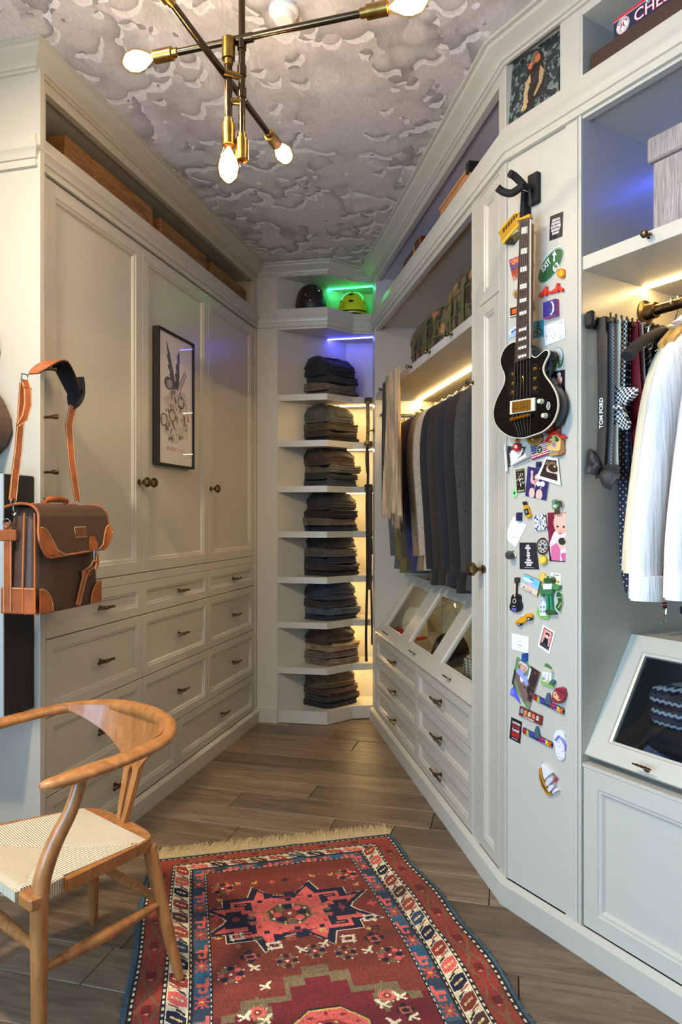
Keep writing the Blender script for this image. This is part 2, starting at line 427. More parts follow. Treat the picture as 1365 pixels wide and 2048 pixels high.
        # plank runs along n of the left wardrobe, width along u
def cloud_paper():
    """printed billows: each cloud is a lobed cell with a pale scalloped rim on its far side and a body that darkens toward it"""
    m, nt, b = new_mat('cloud_wallpaper')
    def mth(op, a, bb=None, cc=None):
        n = nd(nt, 'ShaderNodeMath', operation=op)
        for i, x in enumerate((a, bb, cc)):
            if isinstance(x, (int, float)): n.inputs[i].default_value = x
            elif x is not None: nt.links.new(x, n.inputs[i])
        return n.outputs[0]
    def mixc(f, a, c, bt='MIX'):
        n = nd(nt, 'ShaderNodeMix', data_type='RGBA', blend_type=bt)
        for k, x in (('Factor', f), ('A', a), ('B', c)):
            if isinstance(x, (int, float)): n.inputs[k].default_value = x
            elif isinstance(x, tuple): n.inputs[k].default_value = rgb(x)
            else: nt.links.new(x, n.inputs[k])
        return n.outputs['Result']
    tc = nd(nt, 'ShaderNodeTexCoord')
    mp = nd(nt, 'ShaderNodeMapping'); mp.inputs['Scale'].default_value = (1.0, .82, 1); mp.inputs['Rotation'].default_value = (0, 0, .15)
    nt.links.new(tc.outputs['Object'], mp.inputs['Vector']); V = mp.outputs['Vector']
    def warp(v, scale, amt, det=3):
        n = noise_tex(nt, scale, det, .55, vec=v); s1 = nd(nt, 'ShaderNodeVectorMath', operation='SUBTRACT'); s1.inputs[1].default_value = (.5, .5, .5); nt.links.new(n.outputs['Color'], s1.inputs[0])
        s2 = nd(nt, 'ShaderNodeVectorMath', operation='SCALE'); s2.inputs['Scale'].default_value = amt; nt.links.new(s1.outputs[0], s2.inputs[0])
        ad = nd(nt, 'ShaderNodeVectorMath', operation='ADD'); nt.links.new(v, ad.inputs[0]); nt.links.new(s2.outputs[0], ad.inputs[1]); return ad.outputs[0]
    VW = warp(V, 16, .012)
    sx = nd(nt, 'ShaderNodeSeparateXYZ'); nt.links.new(V, sx.inputs[0])
    hatch = noise_tex(nt, 120, 3, .75, vec=V, stretch=(1, .4, 1)).outputs['Fac']
    soft = noise_tex(nt, 5, 5, .6, vec=V).outputs['Fac']
    col = ramp(nt, soft, [(.30, (180, 174, 172)), (.52, (209, 204, 202)), (.70, (235, 230, 228))]).outputs['Color']
    # rain streaks and pale wisps between the clouds
    st = noise_tex(nt, 7, 5, .7, vec=warp(V, 3, .10), stretch=(1.6, .35, 1)).outputs['Fac']
    col = mixc(mth('MULTIPLY', ramp(nt, st, [(.56, (0, 0, 0)), (.63, (255, 255, 255))]).outputs['Color'], .55), col, (237, 233, 228))
    # three printed layers of billows, each a height field of round lobes cut at a contour
    for i, (sc_, ox, lobes, thr, dark) in enumerate(((1.7, 3.1, 6.5, .475, (148, 142, 140)), (2.6, 7.7, 9.0, .50, (167, 162, 159)), (3.4, 12.3, 12.0, .525, (137, 132, 130)))):
        of = nd(nt, 'ShaderNodeVectorMath', operation='ADD'); of.inputs[1].default_value = (ox, ox*1.7, 0); nt.links.new(VW, of.inputs[0]); v = of.outputs[0]
        big = noise_tex(nt, sc_, 2, .5, vec=v, stretch=(.8, 1.25, 1)).outputs['Fac']
        vo = nd(nt, 'ShaderNodeTexVoronoi', feature='SMOOTH_F1'); vo.inputs['Scale'].default_value = lobes; vo.inputs['Smoothness'].default_value = .12; nt.links.new(v, vo.inputs['Vector'])
        vo2 = nd(nt, 'ShaderNodeTexVoronoi', feature='F1'); vo2.inputs['Scale'].default_value = lobes*2.3; nt.links.new(v, vo2.inputs['Vector'])
        h = mth('ADD', big, mth('MULTIPLY', vo.outputs['Distance'], -.26)); h = mth('ADD', h, mth('MULTIPLY', vo2.outputs['Distance'], -.075)); h = mth('ADD', h, .145)
        # the same field sampled a little further away gives the lit side
        o2 = nd(nt, 'ShaderNodeVectorMath', operation='ADD'); o2.inputs[1].default_value = (.006, .028, 0); nt.links.new(v, o2.inputs[0])
        big2 = noise_tex(nt, sc_, 2, .5, vec=o2.outputs[0], stretch=(.8, 1.25, 1)).outputs['Fac']
        vo3 = nd(nt, 'ShaderNodeTexVoronoi', feature='SMOOTH_F1'); vo3.inputs['Scale'].default_value = lobes; vo3.inputs['Smoothness'].default_value = .12; nt.links.new(o2.outputs[0], vo3.inputs['Vector'])
        h2 = mth('ADD', mth('ADD', big2, mth('MULTIPLY', vo3.outputs['Distance'], -.26)), .145-.026)
        inside = mth('GREATER_THAN', h, thr)
        core = mth('GREATER_THAN', h2, thr)          # body; the strip of cloud beyond it is the bright rim
        depth = mth('SUBTRACT', h2, thr)
        body = ramp(nt, mth('ADD', mth('MULTIPLY', depth, 4.5), mth('MULTIPLY', soft, .25)), [(.08, dark), (.30, tuple(min(255, x+34) for x in dark)), (.62, (214, 209, 206))]).outputs['Color']
        rimc = ramp(nt, mth('MULTIPLY', mth('SUBTRACT', h, thr), 14), [(0, (250, 250, 250)), (.5, (245, 242, 240)), (1, (222, 218, 216))]).outputs['Color']
        col = mixc(mth('MULTIPLY', inside, .92), col, mixc(core, mixc(.95, body, rimc), body))
    hr = ramp(nt, hatch, [(.35, (228, 226, 227)), (.65, (255, 255, 255))]).outputs['Color']
    col = mixc(.8, col, hr, 'MULTIPLY')
    nt.links.new(col, b.inputs['Base Color']); b.inputs['Roughness'].default_value = .7
    return m
cb = MB(); cb.box(-1.9, 1.9, -2.1, 4.9, CEIL, CEIL+.06)
struct(cb.build('ceiling', cloud_paper(), origin=(0, 0, CEIL), smooth=0))
WALLP = pbr('wall_paint', (150, 145, 134), rough=.6, bmp=.03, bscale=80)
def wallbox(name, x0, x1, y0, y1, z0, z1):
    b = MB(); b.box(x0, x1, y0, y1, z0, z1); return struct(b.build(name, WALLP, smooth=0))
wallbox('wall_right', 1.72, 1.8, -2.1, 4.9, 0, CEIL)
wallbox('wall_far', -1.72, 1.72, 4.82, 4.9, 0, CEIL)
wallbox('wall_back', -1.72, 1.72, -2.1, -2.04, 0, CEIL)
b = MB()
for y0, y1, z0, z1 in ((-2.1, -1.45, 0, CEIL), (.55, 4.9, 0, CEIL), (-1.45, .55, 0, .46), (-1.45, .55, 2.14, CEIL)): b.box(-1.8, -1.72, y0, y1, z0, z1)
struct(b.build('wall_left', WALLP, smooth=0))
b = MB()
for y0, y1, z0, z1 in ((-1.449, -1.39, .461, 2.139), (.49, .549, .461, 2.139), (-1.39, .49, .461, .52), (-1.39, .49, 2.08, 2.139), (-.48, -.42, .52, 2.08)): b.box(-1.79, -1.735, y0, y1, z0, z1)
win = struct(b.build('window_1', PAINT, smooth=0))
b = MB(); b.box(-1.768, -1.764, -1.39, .49, .52, 2.08); b.build('window_pane', CLEAR, win, smooth=0)

# ------------------------------------------------------------------ joinery helpers
CROWN = [(p, 2.7105+(z-2.683)*.682) for p, z in ((0, 2.683), (.009, 2.684), (.010, 2.696), (.018, 2.698), (.021, 2.708), (.032, 2.722), (.050, 2.732), (.062, 2.742), (.067, 2.754), (.080, 2.756), (.080, 2.7695), (0, 2.7695))]
CORNICE = [(0, 2.5095), (.008, 2.5085), (.009, 2.470), (.022, 2.466), (.024, 2.457), (.018, 2.449), (.013, 2.438), (.011, 2.428), (.005, 2.426), (.005, 2.412), (.011, 2.410), (.011, 2.400), (0, 2.3985)]
BASE = [(0, 0), (.02, 0), (.02, .068), (.016, .072), (.003, .081), (0, .081)]
W = .047
DOOR = [(0, -.042), (0, -.0215), (.0015, -.02), (W, -.02), (W+.003, -.0235), (W+.011, -.0245), (W+.014, -.0275), (W+.0175, -.0335)]
DRW = [(0, -.042), (0, -.0215), (.0015, -.02), (.036, -.02), (.039, -.0235), (.045, -.0245), (.048, -.0275), (.051, -.0325)]
def pull(fr, u, z, n, par, name='pull', bar=.105, tilt=0.0, T=None):
    """T bar pull: rosette, post, turned bar with collars"""
    q = MB(T or fr)
    q.lathe([(.009, 0), (.009, .004), (.0055, .006), (.0050, .022), (.0075, .024), (.0075, .033), (.003, .036)], (u, n, z), (0, 1, 0), 10)
    hb = bar/2
    prof = [(.0030, -hb), (.0058, -hb+.002), (.0054, -.020), (.0052, -.014), (.0078, -.0135), (.0078, -.009), (.0056, -.008), (.0056, .008), (.0078, .009), (.0078, .0135), (.0052, .014), (.0054, .020), (.0058, hb-.002), (.0030, hb)]
    q.lathe(prof, (u, n+.029, z), (1, tilt, 0), 8)
    return q.build(name, BRONZE, par)
def hexknob(fr, u, z, n, par, name='knob', k=1.0):
    q = MB(fr)
    q.lathe([(.013*k, 0), (.013*k, .004*k), (.007*k, .008*k), (.0055*k, .022*k), (.011*k, .026*k)], (u, n, z), (0, 1, 0), 12)
    q.lathe([(.010*k, .022*k), (.020*k, .030*k), (.0215*k, .040*k), (.0165*k, .050*k), (.004*k, .052*k)], (u, n, z), (0, 1, 0), 6)
    return q.build(name, BRASSK, par, smooth=20)
BRASSK = pbr('aged_bronze_knob', (112, 92, 56), rough=.26, metal=1.0, var=.3, vscale=50)
def ballknob(fr, u, z, n, par, k=1.0):
    q = MB(fr)
    q.lathe([(.008*k, 0), (.008*k, .002*k), (.004*k, .004*k), (.004*k, .012*k), (.008*k, .016*k), (.0105*k, .022*k), (.008*k, .029*k), (.002*k, .031*k)], (u, n, z), (0, 1, 0), 10)
    return q.build('knob', BRONZE, par)
def panel(fr, name, u0, u1, z0, z1, par, steps=DOOR, mats=PAINT):
    q = MB(fr); q.rings(u0, u1, z0, z1, steps); return q.build(name, mats, par, smooth=15)
def boxes(fr, name, lst, par, mats=PAINT, bev=0.0):
    q = MB(fr)
    for t in lst: q.box(*t, bev=bev)
    return q.build(name, mats, par, smooth=15 if bev else 0)
def led(fr, name, u0, u1, n, z, par, c, s, wd=.008, hd=.004):
    q = MB(fr); q.box(u0, u1, n-wd/2, n+wd/2, z-hd, z); return q.build(name, emit('led_'+name+str(c)+str(s), c, s), par, smooth=0)
WARM = (1.0, .67, .27)

# ------------------------------------------------------------------ left wardrobe
lw = thing('left_wardrobe', 'tall greige wardrobe along the left wall with three panelled doors over drawers', 'wardrobe', L(1.0, -.3, 0))
boxes(E, 'end_panel', [(0, .62, -.02, 0, 0, 2.769)], lw)
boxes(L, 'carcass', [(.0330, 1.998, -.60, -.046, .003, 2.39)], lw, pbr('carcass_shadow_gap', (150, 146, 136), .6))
boxes(L, 'niche_box', [(.033, 1.998, -.60, -.021, 2.40, 2.5045), (.033, 2.0, -.60, -.58, 2.5045, 2.70), (.0325, 2.0, -.60, -.0205, 2.688, 2.769), (1.975, 2.0, -.58, -.022, 2.5045, 2.69), (.0328, .05, -.58, -.022, 2.5045, 2.69)], lw)
boxes(L, 'stile', [(.0127, .066, -.045, -.02, .08, 2.75), (.040, .0425, -.02, -.017, .08, 2.40)], lw)
boxes(L, 'stile', [(1.9585, 2.0, -.045, -.02, .08, 2.75), (1.970, 1.974, -.02, -.016, .08, 2.40)], lw)
boxes(L, 'rail', [(.066, 1.9585, -.045, -.0205, .977, 1.0135)], lw)
boxes(L, 'rail', [(.066, 1.9585, -.045, -.0202, 2.676, 2.769)], lw)
lpath = [L(2.004, -.02, 0)[:2], L(.0126, -.02, 0)[:2], E(.62, 0, 0)[:2]]
for nm, pf in (('crown_moulding', CROWN), ('cornice_moulding', CORNICE), ('baseboard', BASE)):
    q = MB(); q.sweep(lpath, pf, 1); q.build(nm, PAINT, lw, smooth=25)
cols = ((.0675, .679), (.682, 1.3215), (1.3245, 1.957))
for i, (a, c) in enumerate(cols):
    d = panel(L, 'door', a, c, 1.016, 2.395, lw)
    hexknob(L, (c-.025 if i == 0 else a+.028), 1.396, -.02, d)
for (z0, z1) in ((.838, .975), (.571, .8345), (.304, .5675)):
    for i, (a, c) in enumerate(cols):
        d = panel(L, 'drawer', a, c, z0, z1, lw, DRW)
        pull(L, (.3935, 1.025, 1.67)[i], (z0+z1)/2-.003, -.0325, d)
for (a, c, pu) in ((.0675, .9985, .493), (1.0015, 1.957, 1.51)):
    d = panel(L, 'drawer', a, c, .0835, .3005, lw, DRW); pull(L, pu, .188, -.0325, d)
# coat pegs on the near stile
for z, lab in ((1.7385, 'bronze coat peg on the wardrobe stile that the bag strap hangs from'), (1.580, 'bronze coat peg under the bag strap, second from the top'), (1.398, 'bronze coat peg just above the bag, lowest of the three')):
    q = MB(L); q.lathe([(.021, 0), (.021, .005), (.014, .010), (.006, .012), (.0048, .018), (.005, .045), (.0085, .058), (.0085, .068), (.004, .0695)], (.034, -.02, z), (0, 1, 0), 14)
    tag(q.build('coat_peg', BRONZE), lab, 'peg', 'bronze coat pegs')

# ------------------------------------------------------------------ corner shelves
S0, S1, PA, PB, PC = (-.528, 4.1735), (-.385, 4.147), (-.084, 4.092), (.073, 4.222), (.285, 4.256)
K1, K2 = (.034, 4.458), (.285, 4.458)
cs = thing('corner_shelves', 'open greige corner shelving with a notched front between the two wardrobes', 'shelving', (-.12, 4.3, 0))
SH = [S1, PA, PB, PC, K2, K1]
def wl(p, q, t):   # thin wall between two plan points, thickness to the left
    d = (Vector(q)-Vector(p)).normalized(); n = Vector((-d.y, d.x))*t
    return [p, q, (q[0]+n.x, q[1]+n.y), (p[0]+n.x, p[1]+n.y)]
q = MB(); q.prism(wl(S1, K1, .02), 0, 2.76); q.build('back_panel', PAINT, cs, smooth=0)
q = MB(); q.prism(wl(K1, K2, .02), 0, 2.76); q.build('back_panel', PAINT, cs, smooth=0)
q = MB(); q.prism(wl(K2, PC, .02), 0, 2.76); q.build('back_panel', PAINT, cs, smooth=0)
q = MB(); q.prism(wl(S0, S1, .02), 0, 2.76); q.prism(wl((S1[0]-.014, S1[1]-.0005), (S1[0]-.010, S1[1]-.0012), .003), 0.09, 2.70); q.build('stile', PAINT, cs, smooth=0)
q = MB(); q.prism(wl((S1[0]-.012, S1[1]+.0022), (S1[0], S1[1]), -.004), .10, 2.40); q.prism(wl((S1[0]-.012, S1[1]+.0022), (S1[0], S1[1]), -.004), 2.511, 2.69); q.build('bead', PAINT, cs, smooth=0)
SHELF_Z = [1.992, 1.713, 1.438, 1.163, .887, .615, .340]
for z in SHELF_Z:
    q = MB(); q.prism(SH, z-.038, z); sh_o = q.build('shelf', PAINT, cs, smooth=0)
    q = MB(); q.prism(wl((-.085, 4.362), (.245, 4.292), .010), z-.0400, z-.0382); q.build('light_strip', emit('led_shelf', WARM, 110), sh_o, smooth=0)
q = MB(); q.prism(SH, .003, .080); q.build('plinth', PAINT, cs, smooth=0)
q = MB(); q.prism(SH, 2.385, 2.508); cz = q.build('shelf', PAINT, cs, smooth=0)
q = MB(); q.prism(wl((-.085, 4.366), (.245, 4.292), .008), 2.3815, 2.3845); q.build('light_strip', emit('led_blue', (.06, .07, 1.0), 55), cz, smooth=0, label='blue light strip')
q = MB(); q.prism(SH, 2.706, 2.769); tz = q.build('top_box', PAINT, cs, smooth=0)
q = MB(); q.prism(wl((-.085, 4.366), (.245, 4.292), .008), 2.7025, 2.7055); q.build('light_strip', emit('led_green', (.02, 1.0, .32), 26), tz, smooth=0, label='green light strip')
bpath = [S0, S1, PA, PB, (.19, 4.2405)]
for nm, pf in (('crown_moulding', CROWN), ('cornice_moulding', [(p*.8, z) for p, z in CORNICE])):
    q = MB(); q.sweep(bpath, pf, -1); q.build(nm, PAINT, cs, smooth=25)
q = MB(); q.sweep([S0, S1], [(0, 0), (.012, 0), (.012, .09), (0, .095)], -1); q.build('baseboard', PAINT, cs, smooth=0)

# ------------------------------------------------------------------ right wardrobe (suits)
rw = thing('right_wardrobe', 'greige wardrobe on the right wall with hanging suits above sloped glass cases and drawers', 'wardrobe', R(1.0, -.3, 0))
UF, UN = 1.945, .316     # inside faces of the bay
boxes(R, 'side_panel', [(UF, 2.03, -.60, -.0205, .003, 2.769)], rw)
boxes(R, 'side_panel', [(.256, UN, -.60, -.0205, .003, 2.40)], rw)
boxes(R, 'back_panel', [(.0, 2.03, -.62, -.60, .003, 2.769)], rw)
boxes(R, 'niche_box', [(.003, UF, -.60, -.021, 2.40, 2.5045), (.003, 2.03, -.60, -.0205, 2.688, 2.769)], rw)
boxes(R, 'stile', [(1.945, 2.03, -.0205, -.02, .08, 2.75), (1.958, 1.962, -.02, -.016, .08, 2.40), (1.945, 1.952, -.02, -.017, .08, 2.40)], rw)
boxes(R, 'stile', [(.256, UN, -.0205, -.02, .08, 2.40), (.300, .305, -.02, -.016, .08, 2.40)], rw)
boxes(R, 'stile', [(.0035, .0615, -.06, -.02, .08, 2.75), (.238, .256, -.06, -.02, .08, 2.40)], rw)
boxes(R, 'rail', [(.0615, UF, -.045, -.0202, 2.676, 2.769)], rw)
boxes(R, 'rail', [(.0615, .238, -.045, -.0202, 2.3905, 2.41), (UN, UF, -.045, -.0202, 2.375, 2.41)], rw)
rgpath = [R(2.03, 0, 0)[:2], R(0, 0, 0)[:2], G(1.35, 0, 0)[:2]]
for nm, pf in (('crown_moulding', CROWN), ('cornice_moulding', CORNICE), ('baseboard', BASE)):
    q = MB(); q.sweep(rgpath, [(p-.02, z) for p, z in pf], -1); q.build(nm, PAINT, rw, smooth=25)
NARROW = [(0, -.042), (0, -.0215), (.0015, -.02), (.040, -.02), (.043, -.0235), (.048, -.0245), (.051, -.0275), (.054, -.0325)]
panel(R, 'door', .0635, .2365, 2.0015, 2.389, rw, NARROW)
d = panel(R, 'door', .0635, .2365, .083, 1.9985, rw, NARROW); hexknob(R, .198, 1.067, -.02, d, k=1.15)
sh = boxes(R, 'shelf', [(UN, UF, -.60, -.02, 1.9565, 1.9955)], rw, bev=.0012)
for u in (.535, .832, 1.135, 1.43, 1.73): ballknob(R, u, 1.981, -.02, sh)
led(R, 'light_strip', UN+.002, UF-.002, -.28, 1.956, sh, WARM, 130, .012)
boxes(R, 'drawer_box', [(UN, UF, -.60, -.045, .083, .50)], rw)
boxes(R, 'case_deck', [(UN, UF, -.60, -.046, .505, .546), (UN, UF, -.046, -.02, .5435, .546)], rw, bev=.001)
boxes(R, 'case_top', [(UN, UF, -.60, -.252, .876, .893)], rw)
for a, c, pu in ((1.052, 1.943, 1.50), (.318, 1.048, .71)):
    for z0, z1 in ((.390, .5405), (.2285, .3865), (.083, .2245)):
        d = panel(R, 'drawer', a, c, z0, z1, rw, [(i*.9, n) for i, n in DRW]); pull(R, pu, (z0+z1)/2, -.0325, d, bar=.145)
def slope(fr):   # (u, out, s): s climbs the sloped glass front of the case
    return lambda u, d, s: fr(u, -.02-.23*s+.832*d, .546+.345*s+.555*d)
def glass_door(fr, par, u0, u1, pu0, pu1, s0=.012, s1=1.0, ps0=.2, ps1=.865, pullu=None, gm=None):
    T = slope(fr); q = MB(T)
    def ring(a0, a1, b0, b1, d): return [(a0, d, b0), (a1, d, b0), (a1, d, b1), (a0, d, b1)]
    e = .010; es = .024
    rs = [ring(u0, u1, s0, s1, -.012), ring(u0, u1, s0, s1, .008), ring(pu0-e, pu1+e, ps0-es, ps1+es, .008), ring(pu0-e*.7, pu1+e*.7, ps0-es*.7, ps1+es*.7, .004), ring(pu0, pu1, ps0, ps1, .002), ring(pu0, pu1, ps0, ps1, -.012), ring(u0, u1, s0, s1, -.012)]
    q.loft(rs, cap=False); dr = q.build('glass_door', PAINT, par, smooth=15)
    q = MB(T); q.box(pu0-.001, pu1+.001, -.009, -.005, ps0-.002, ps1+.002); q.build('pane', gm or CLEAR, dr, smooth=0)
    if pullu: pull(fr, pullu, .09, .008, dr, bar=.055, T=T)
    return dr
for u0, u1, p0, p1, pu in ((1.405, 1.943, 1.485, 1.828, 1.70), (.862, 1.402, .935, 1.305, 1.13), (.318, .859, .398, .782, .60)): glass_door(R, rw, u0, u1, p0, p1, pullu=pu, gm=TINTED)
boxes(R, 'case_divider', [(1.398, 1.408, -.58, -.26, .546, .876)], rw)
boxes(R, 'case_divider', [(.855, .865, -.58, -.26, .546, .876)], rw)
led(R, 'light_strip', UN+.05, UF-.05, -.42, .8755, rw, WARM, 18)  # strip added under the case top to light the hats
led(R, 'light_strip', .4, 1.75, -.57, 2.3985, rw, (1.0, .05, .16), 9, .006).__setitem__('label', 'red light strip')
led(R, 'light_strip', .1, 1.8, -.45, 2.6875, rw, (.10, .10, 1.0), 30, .006).__setitem__('label', 'blue light strip')
q = MB(R); q.tube([(UN, -.30, 1.872), (UF, -.30, 1.872)], .0165, 14); rail = q.build('hanging_rail', BRONZE, rw)
for u, s in ((UF, -1), (UN, 1)):
    q = MB(R); q.lathe([(.038, 0), (.038, .006), (.026, .010), (.024, .040), (.017, .042)], (u, -.30, 1.872), (s, 0, 0), 18)
    q.build('rail_flange', BRONZE, rail)
ballknob(R, .300, 1.742, -.02, rw)

# ------------------------------------------------------------------ angled wardrobe with the magnet board
gw = thing('angled_wardrobe', 'greige angled wardrobe with a magnet board post and an open shirt bay', 'wardrobe', G(.6, -.3, 0))
GU0, GU1 = .304, 1.25
PN = -.0265    # face of the magnet board
boxes(G, 'side_panel', [(.2435, GU0, -.60, -.0205, .003, 2.769)], gw)
boxes(G, 'side_panel', [(GU1, 1.35, -.60, -.02, .003, 2.769)], gw)
boxes(G, 'back_panel', [(GU0, 1.35, -.62, -.60, .003, 2.769)], gw)
boxes(G, 'magnet_board', [(.004, .2425, -.05, PN, .081, 2.3995)], gw)
boxes(G, 'stile', [(-.0005, .0052, -.05, -.02, .08, 2.75)], gw)
boxes(G, 'stile', [(.2440, GU0, -.0205, -.02, .08, 2.40), (.2855, .2885, -.02, -.0165, .08, 2.40), (.2935, .3035, -.02, -.0145, .08, 2.40)], gw, bev=.0008)
boxes(G, 'picture_recess', [(.0053, .2235, -.07, -.050, 2.5045, 2.727), (.2236, .288, -.07, -.02, 2.5045, 2.75)], gw)
boxes(G, 'niche_box', [(.0035, GU1, -.60, -.021, 2.40, 2.5045), (.24, 1.35, -.60, -.0205, 2.688, 2.769), (.288, .294, -.60, -.0198, 2.5045, 2.69)], gw)
boxes(G, 'rail', [(.288, GU1, -.045, -.0202, 2.6895, 2.769), (-.0005, .2435, -.08, -.0202, 2.7265, 2.769), (GU0, GU1, -.045, -.0202, 2.39, 2.405)], gw)
gs = boxes(G, 'shelf', [(GU0, GU1, -.60, -.02, 1.9565, 1.9955)], gw, bev=.0012)
for u in (.515, .83): ballknob(G, u, 1.981, -.02, gs)
led(G, 'light_strip', GU0+.002, GU1, -.308, 1.956, gs, WARM, 70, .012)
led(G, 'light_strip', GU0+.02, GU1, -.54, 2.3995, gw, (.05, .10, 1.0), 60, .006).__setitem__('label', 'blue light strip')
led(G, 'light_strip', .32, GU1, -.54, 2.687, gw, (.05, .10, 1.0), 12, .006).__setitem__('label', 'blue light strip')
boxes(G, 'drawer_box', [(GU0, GU1, -.60, -.045, .083, .50)], gw)
boxes(G, 'case_deck', [(GU0, GU1, -.60, -.02, .5365, .546)], gw)
boxes(G, 'rail', [(GU0+.001, GU1, -.045, -.0198, .536, .5725-.026)], gw)
boxes(G, 'case_top', [(GU0, GU1, -.60, -.252, .876, .893)], gw)
d = panel(G, 'hamper_front', GU0+.0025, GU1-.003, .0835, .5345, gw, DOOR)
glass_door(G, gw, GU0+.0005, .84, .369, .775, s0=.06, ps0=.208, ps1=.857, pullu=.498, gm=SHADE_TINT)
glass_door(G, gw, .843, GU1, .905, 1.2, s0=.06, ps0=.208, ps1=.857, gm=SHADE_TINT)
q = MB(G); q.tube([(GU0, -.308, 1.879), (GU1, -.308, 1.879)], .0165, 14); rail = q.build('hanging_rail', BRONZE, gw)
q = MB(G); q.lathe([(.038, 0), (.038, .006), (.026, .010), (.024, .040), (.017, .042)], (GU0, -.308, 1.879), (1, 0, 0), 18); q.build('rail_flange', BRONZE, rail)
# ------------------------------------------------------------------ chandelier
SX, SY = -.247, 1.70
ch = thing('chandelier', 'brass and bronze rod chandelier with bare glowing bulbs hanging from the cloud ceiling', 'chandelier', (SX, SY, CEIL))
ROD = pbr('bronze_rod', (84, 68, 50), rough=.22, metal=1.0)
FIL = emit('filament_glow', (1.0, .60, .22), 26)
BULBGLASS = glass('amber_bulb_glass', (1.0, .88, .66))
def rod(name, a, b, r=.0085):
    a, b = Vector(a), Vector(b); q = MB(); q.tube([a, b], r, 14); return q.build(name, ROD, ch)
def socket(p, d, par, bulb=True):
    d = Vector(d).normalized(); q = MB()
    q.lathe([(.0095, -.016), (.0115, -.014), (.0115, 0), (.0165, .001), (.0165, .052), (.0145, .0525), (.0135, .049), (.004, .048)], p, d, 20)
    s = q.build('socket', BRASS, par)
    if bulb:
        c = Vector(p)+d*.046
        q = MB(); q.lathe([(.012, 0), (.0125, .010), (.016, .022), (.0245, .040), (.029, .058), (.0285, .072), (.022, .090), (.012, .099), (.003, .104), (.001, .109)], c, d, 22)
        bo = q.build('bulb', BULBGLASS, s)
        q = MB(); q.lathe([(.003, .010), (.010, .022), (.0205, .042), (.0245, .060), (.0205, .082), (.010, .094), (.002, .099)], c, d, 14); q.build('filament', FIL, s)
        ld = bpy.data.lights.new('bulb_light', 'POINT'); ld.energy = BULB_W; ld.color = (1.0, .83, .63); ld.shadow_soft_size = .03
        lo = bpy.data.objects.new('bulb_light', ld); sc.collection.objects.link(lo); lo.location = c+d*.058
    return s
st = rod('stem', (SX, SY, CEIL-.02), (SX, SY, 2.175)); socket((SX, SY, 2.190), (0, 0, -1), st, bulb=False)
q = MB(); q.lathe([(.06, 0), (.06, -.012), (.045, -.022), (.010, -.030)], (SX, SY, CEIL-.0005), (0, 0, 1), 24); q.build('ceiling_rose', BRASS, ch)
for z in (2.425, 2.36, 2.305):
    q = MB(); q.lathe([(.0095, -.014), (.0115, -.012), (.0115, .012), (.0095, .014)], (SX, SY, z), (0, 0, 1), 14); q.build('collar', ROD, st)
# upper arm, nearly square to the view
a = Vector((-.432, 1.752, 2.44)); b = Vector((.060, 1.610, 2.44)); arm = rod('arm', a, b)
dd = (b-a).normalized(); socket(b, dd, arm); socket(a, -dd, arm)
q = MB(); q.lathe([(.0115, -.03), (.0115, .03)], (SX, SY+.001, 2.44), dd, 14); q.tube([(SX, SY, 2.44), (SX, SY, 2.40)], .009, 12); q.build('collar', ROD, arm)
# middle arm, running away from the camera
a = Vector((-.366, 1.440, 2.345)); b = Vector((-.205, 1.955, 2.345)); arm = rod('arm', a, b)
dd = (b-a).normalized(); socket(b, dd, arm); socket(a, -dd, arm)
q = MB(); q.tube([(SX, SY, 2.345), (-.290, SY-.02, 2.345)], .0085, 12); q.build('connector', BRASS, arm)
# upright rod beside the stem
a = Vector((-.2795, SY-.005, 2.385)); b = Vector((-.2795, SY-.005, 2.225)); arm = rod('arm', a, b, .0095)
socket(a, (0, 0, 1), arm, bulb=False); socket(b, (0, 0, -1), arm)
q = MB(); q.tube([(SX, SY, 2.283), (-.2795, SY-.005, 2.283)], .0085, 12); q.build('connector', BRASS, arm)
# smoke detector
q = MB(); q.lathe([(.045, 0), (.045, -.010), (.040, -.016), (.034, -.018), (.032, -.028), (.026, -.036), (.002, -.037)], (-.172, 2.045, CEIL-.0003), (0, 0, 1), 28)
tag(q.build('smoke_detector', pbr('white_plastic', (235, 232, 228), .4)), 'small round white smoke detector on the cloud patterned ceiling', 'detector')

# ------------------------------------------------------------------ wooden crates on the left wardrobe
for u0, u1, zt, lab in ((.235, .855, .132, 'brown wooden crate on top of the left wardrobe, nearest the camera'), (.925, 1.405, .122, 'brown wooden crate on top of the left wardrobe, middle of three'), (1.475, 1.955, .118, 'brown wooden crate on top of the left wardrobe, farthest, by the corner shelves')):
    t = thing('wooden_crate', lab, 'crate', L((u0+u1)/2, -.26, 2.5048), 'wooden crates on the wardrobe')
    zb = 2.5048; zt = zb+zt
    boxes(L, 'front_board', [(u0, u1, -.082, -.07, zb, zt)], t, CRATE, bev=.002)
    boxes(L, 'back_board', [(u0, u1, -.43, -.418, zb, zt)], t, CRATE, bev=.002)
    boxes(L, 'end_board', [(u0, u0+.012, -.417, -.083, zb, zt)], t, CRATE, bev=.002)
    boxes(L, 'end_board', [(u1-.012, u1, -.417, -.083, zb, zt)], t, CRATE, bev=.002)
    boxes(L, 'bottom_board', [(u0+.013, u1-.013, -.417, -.083, zb, zb+.012)], t, CRATE)

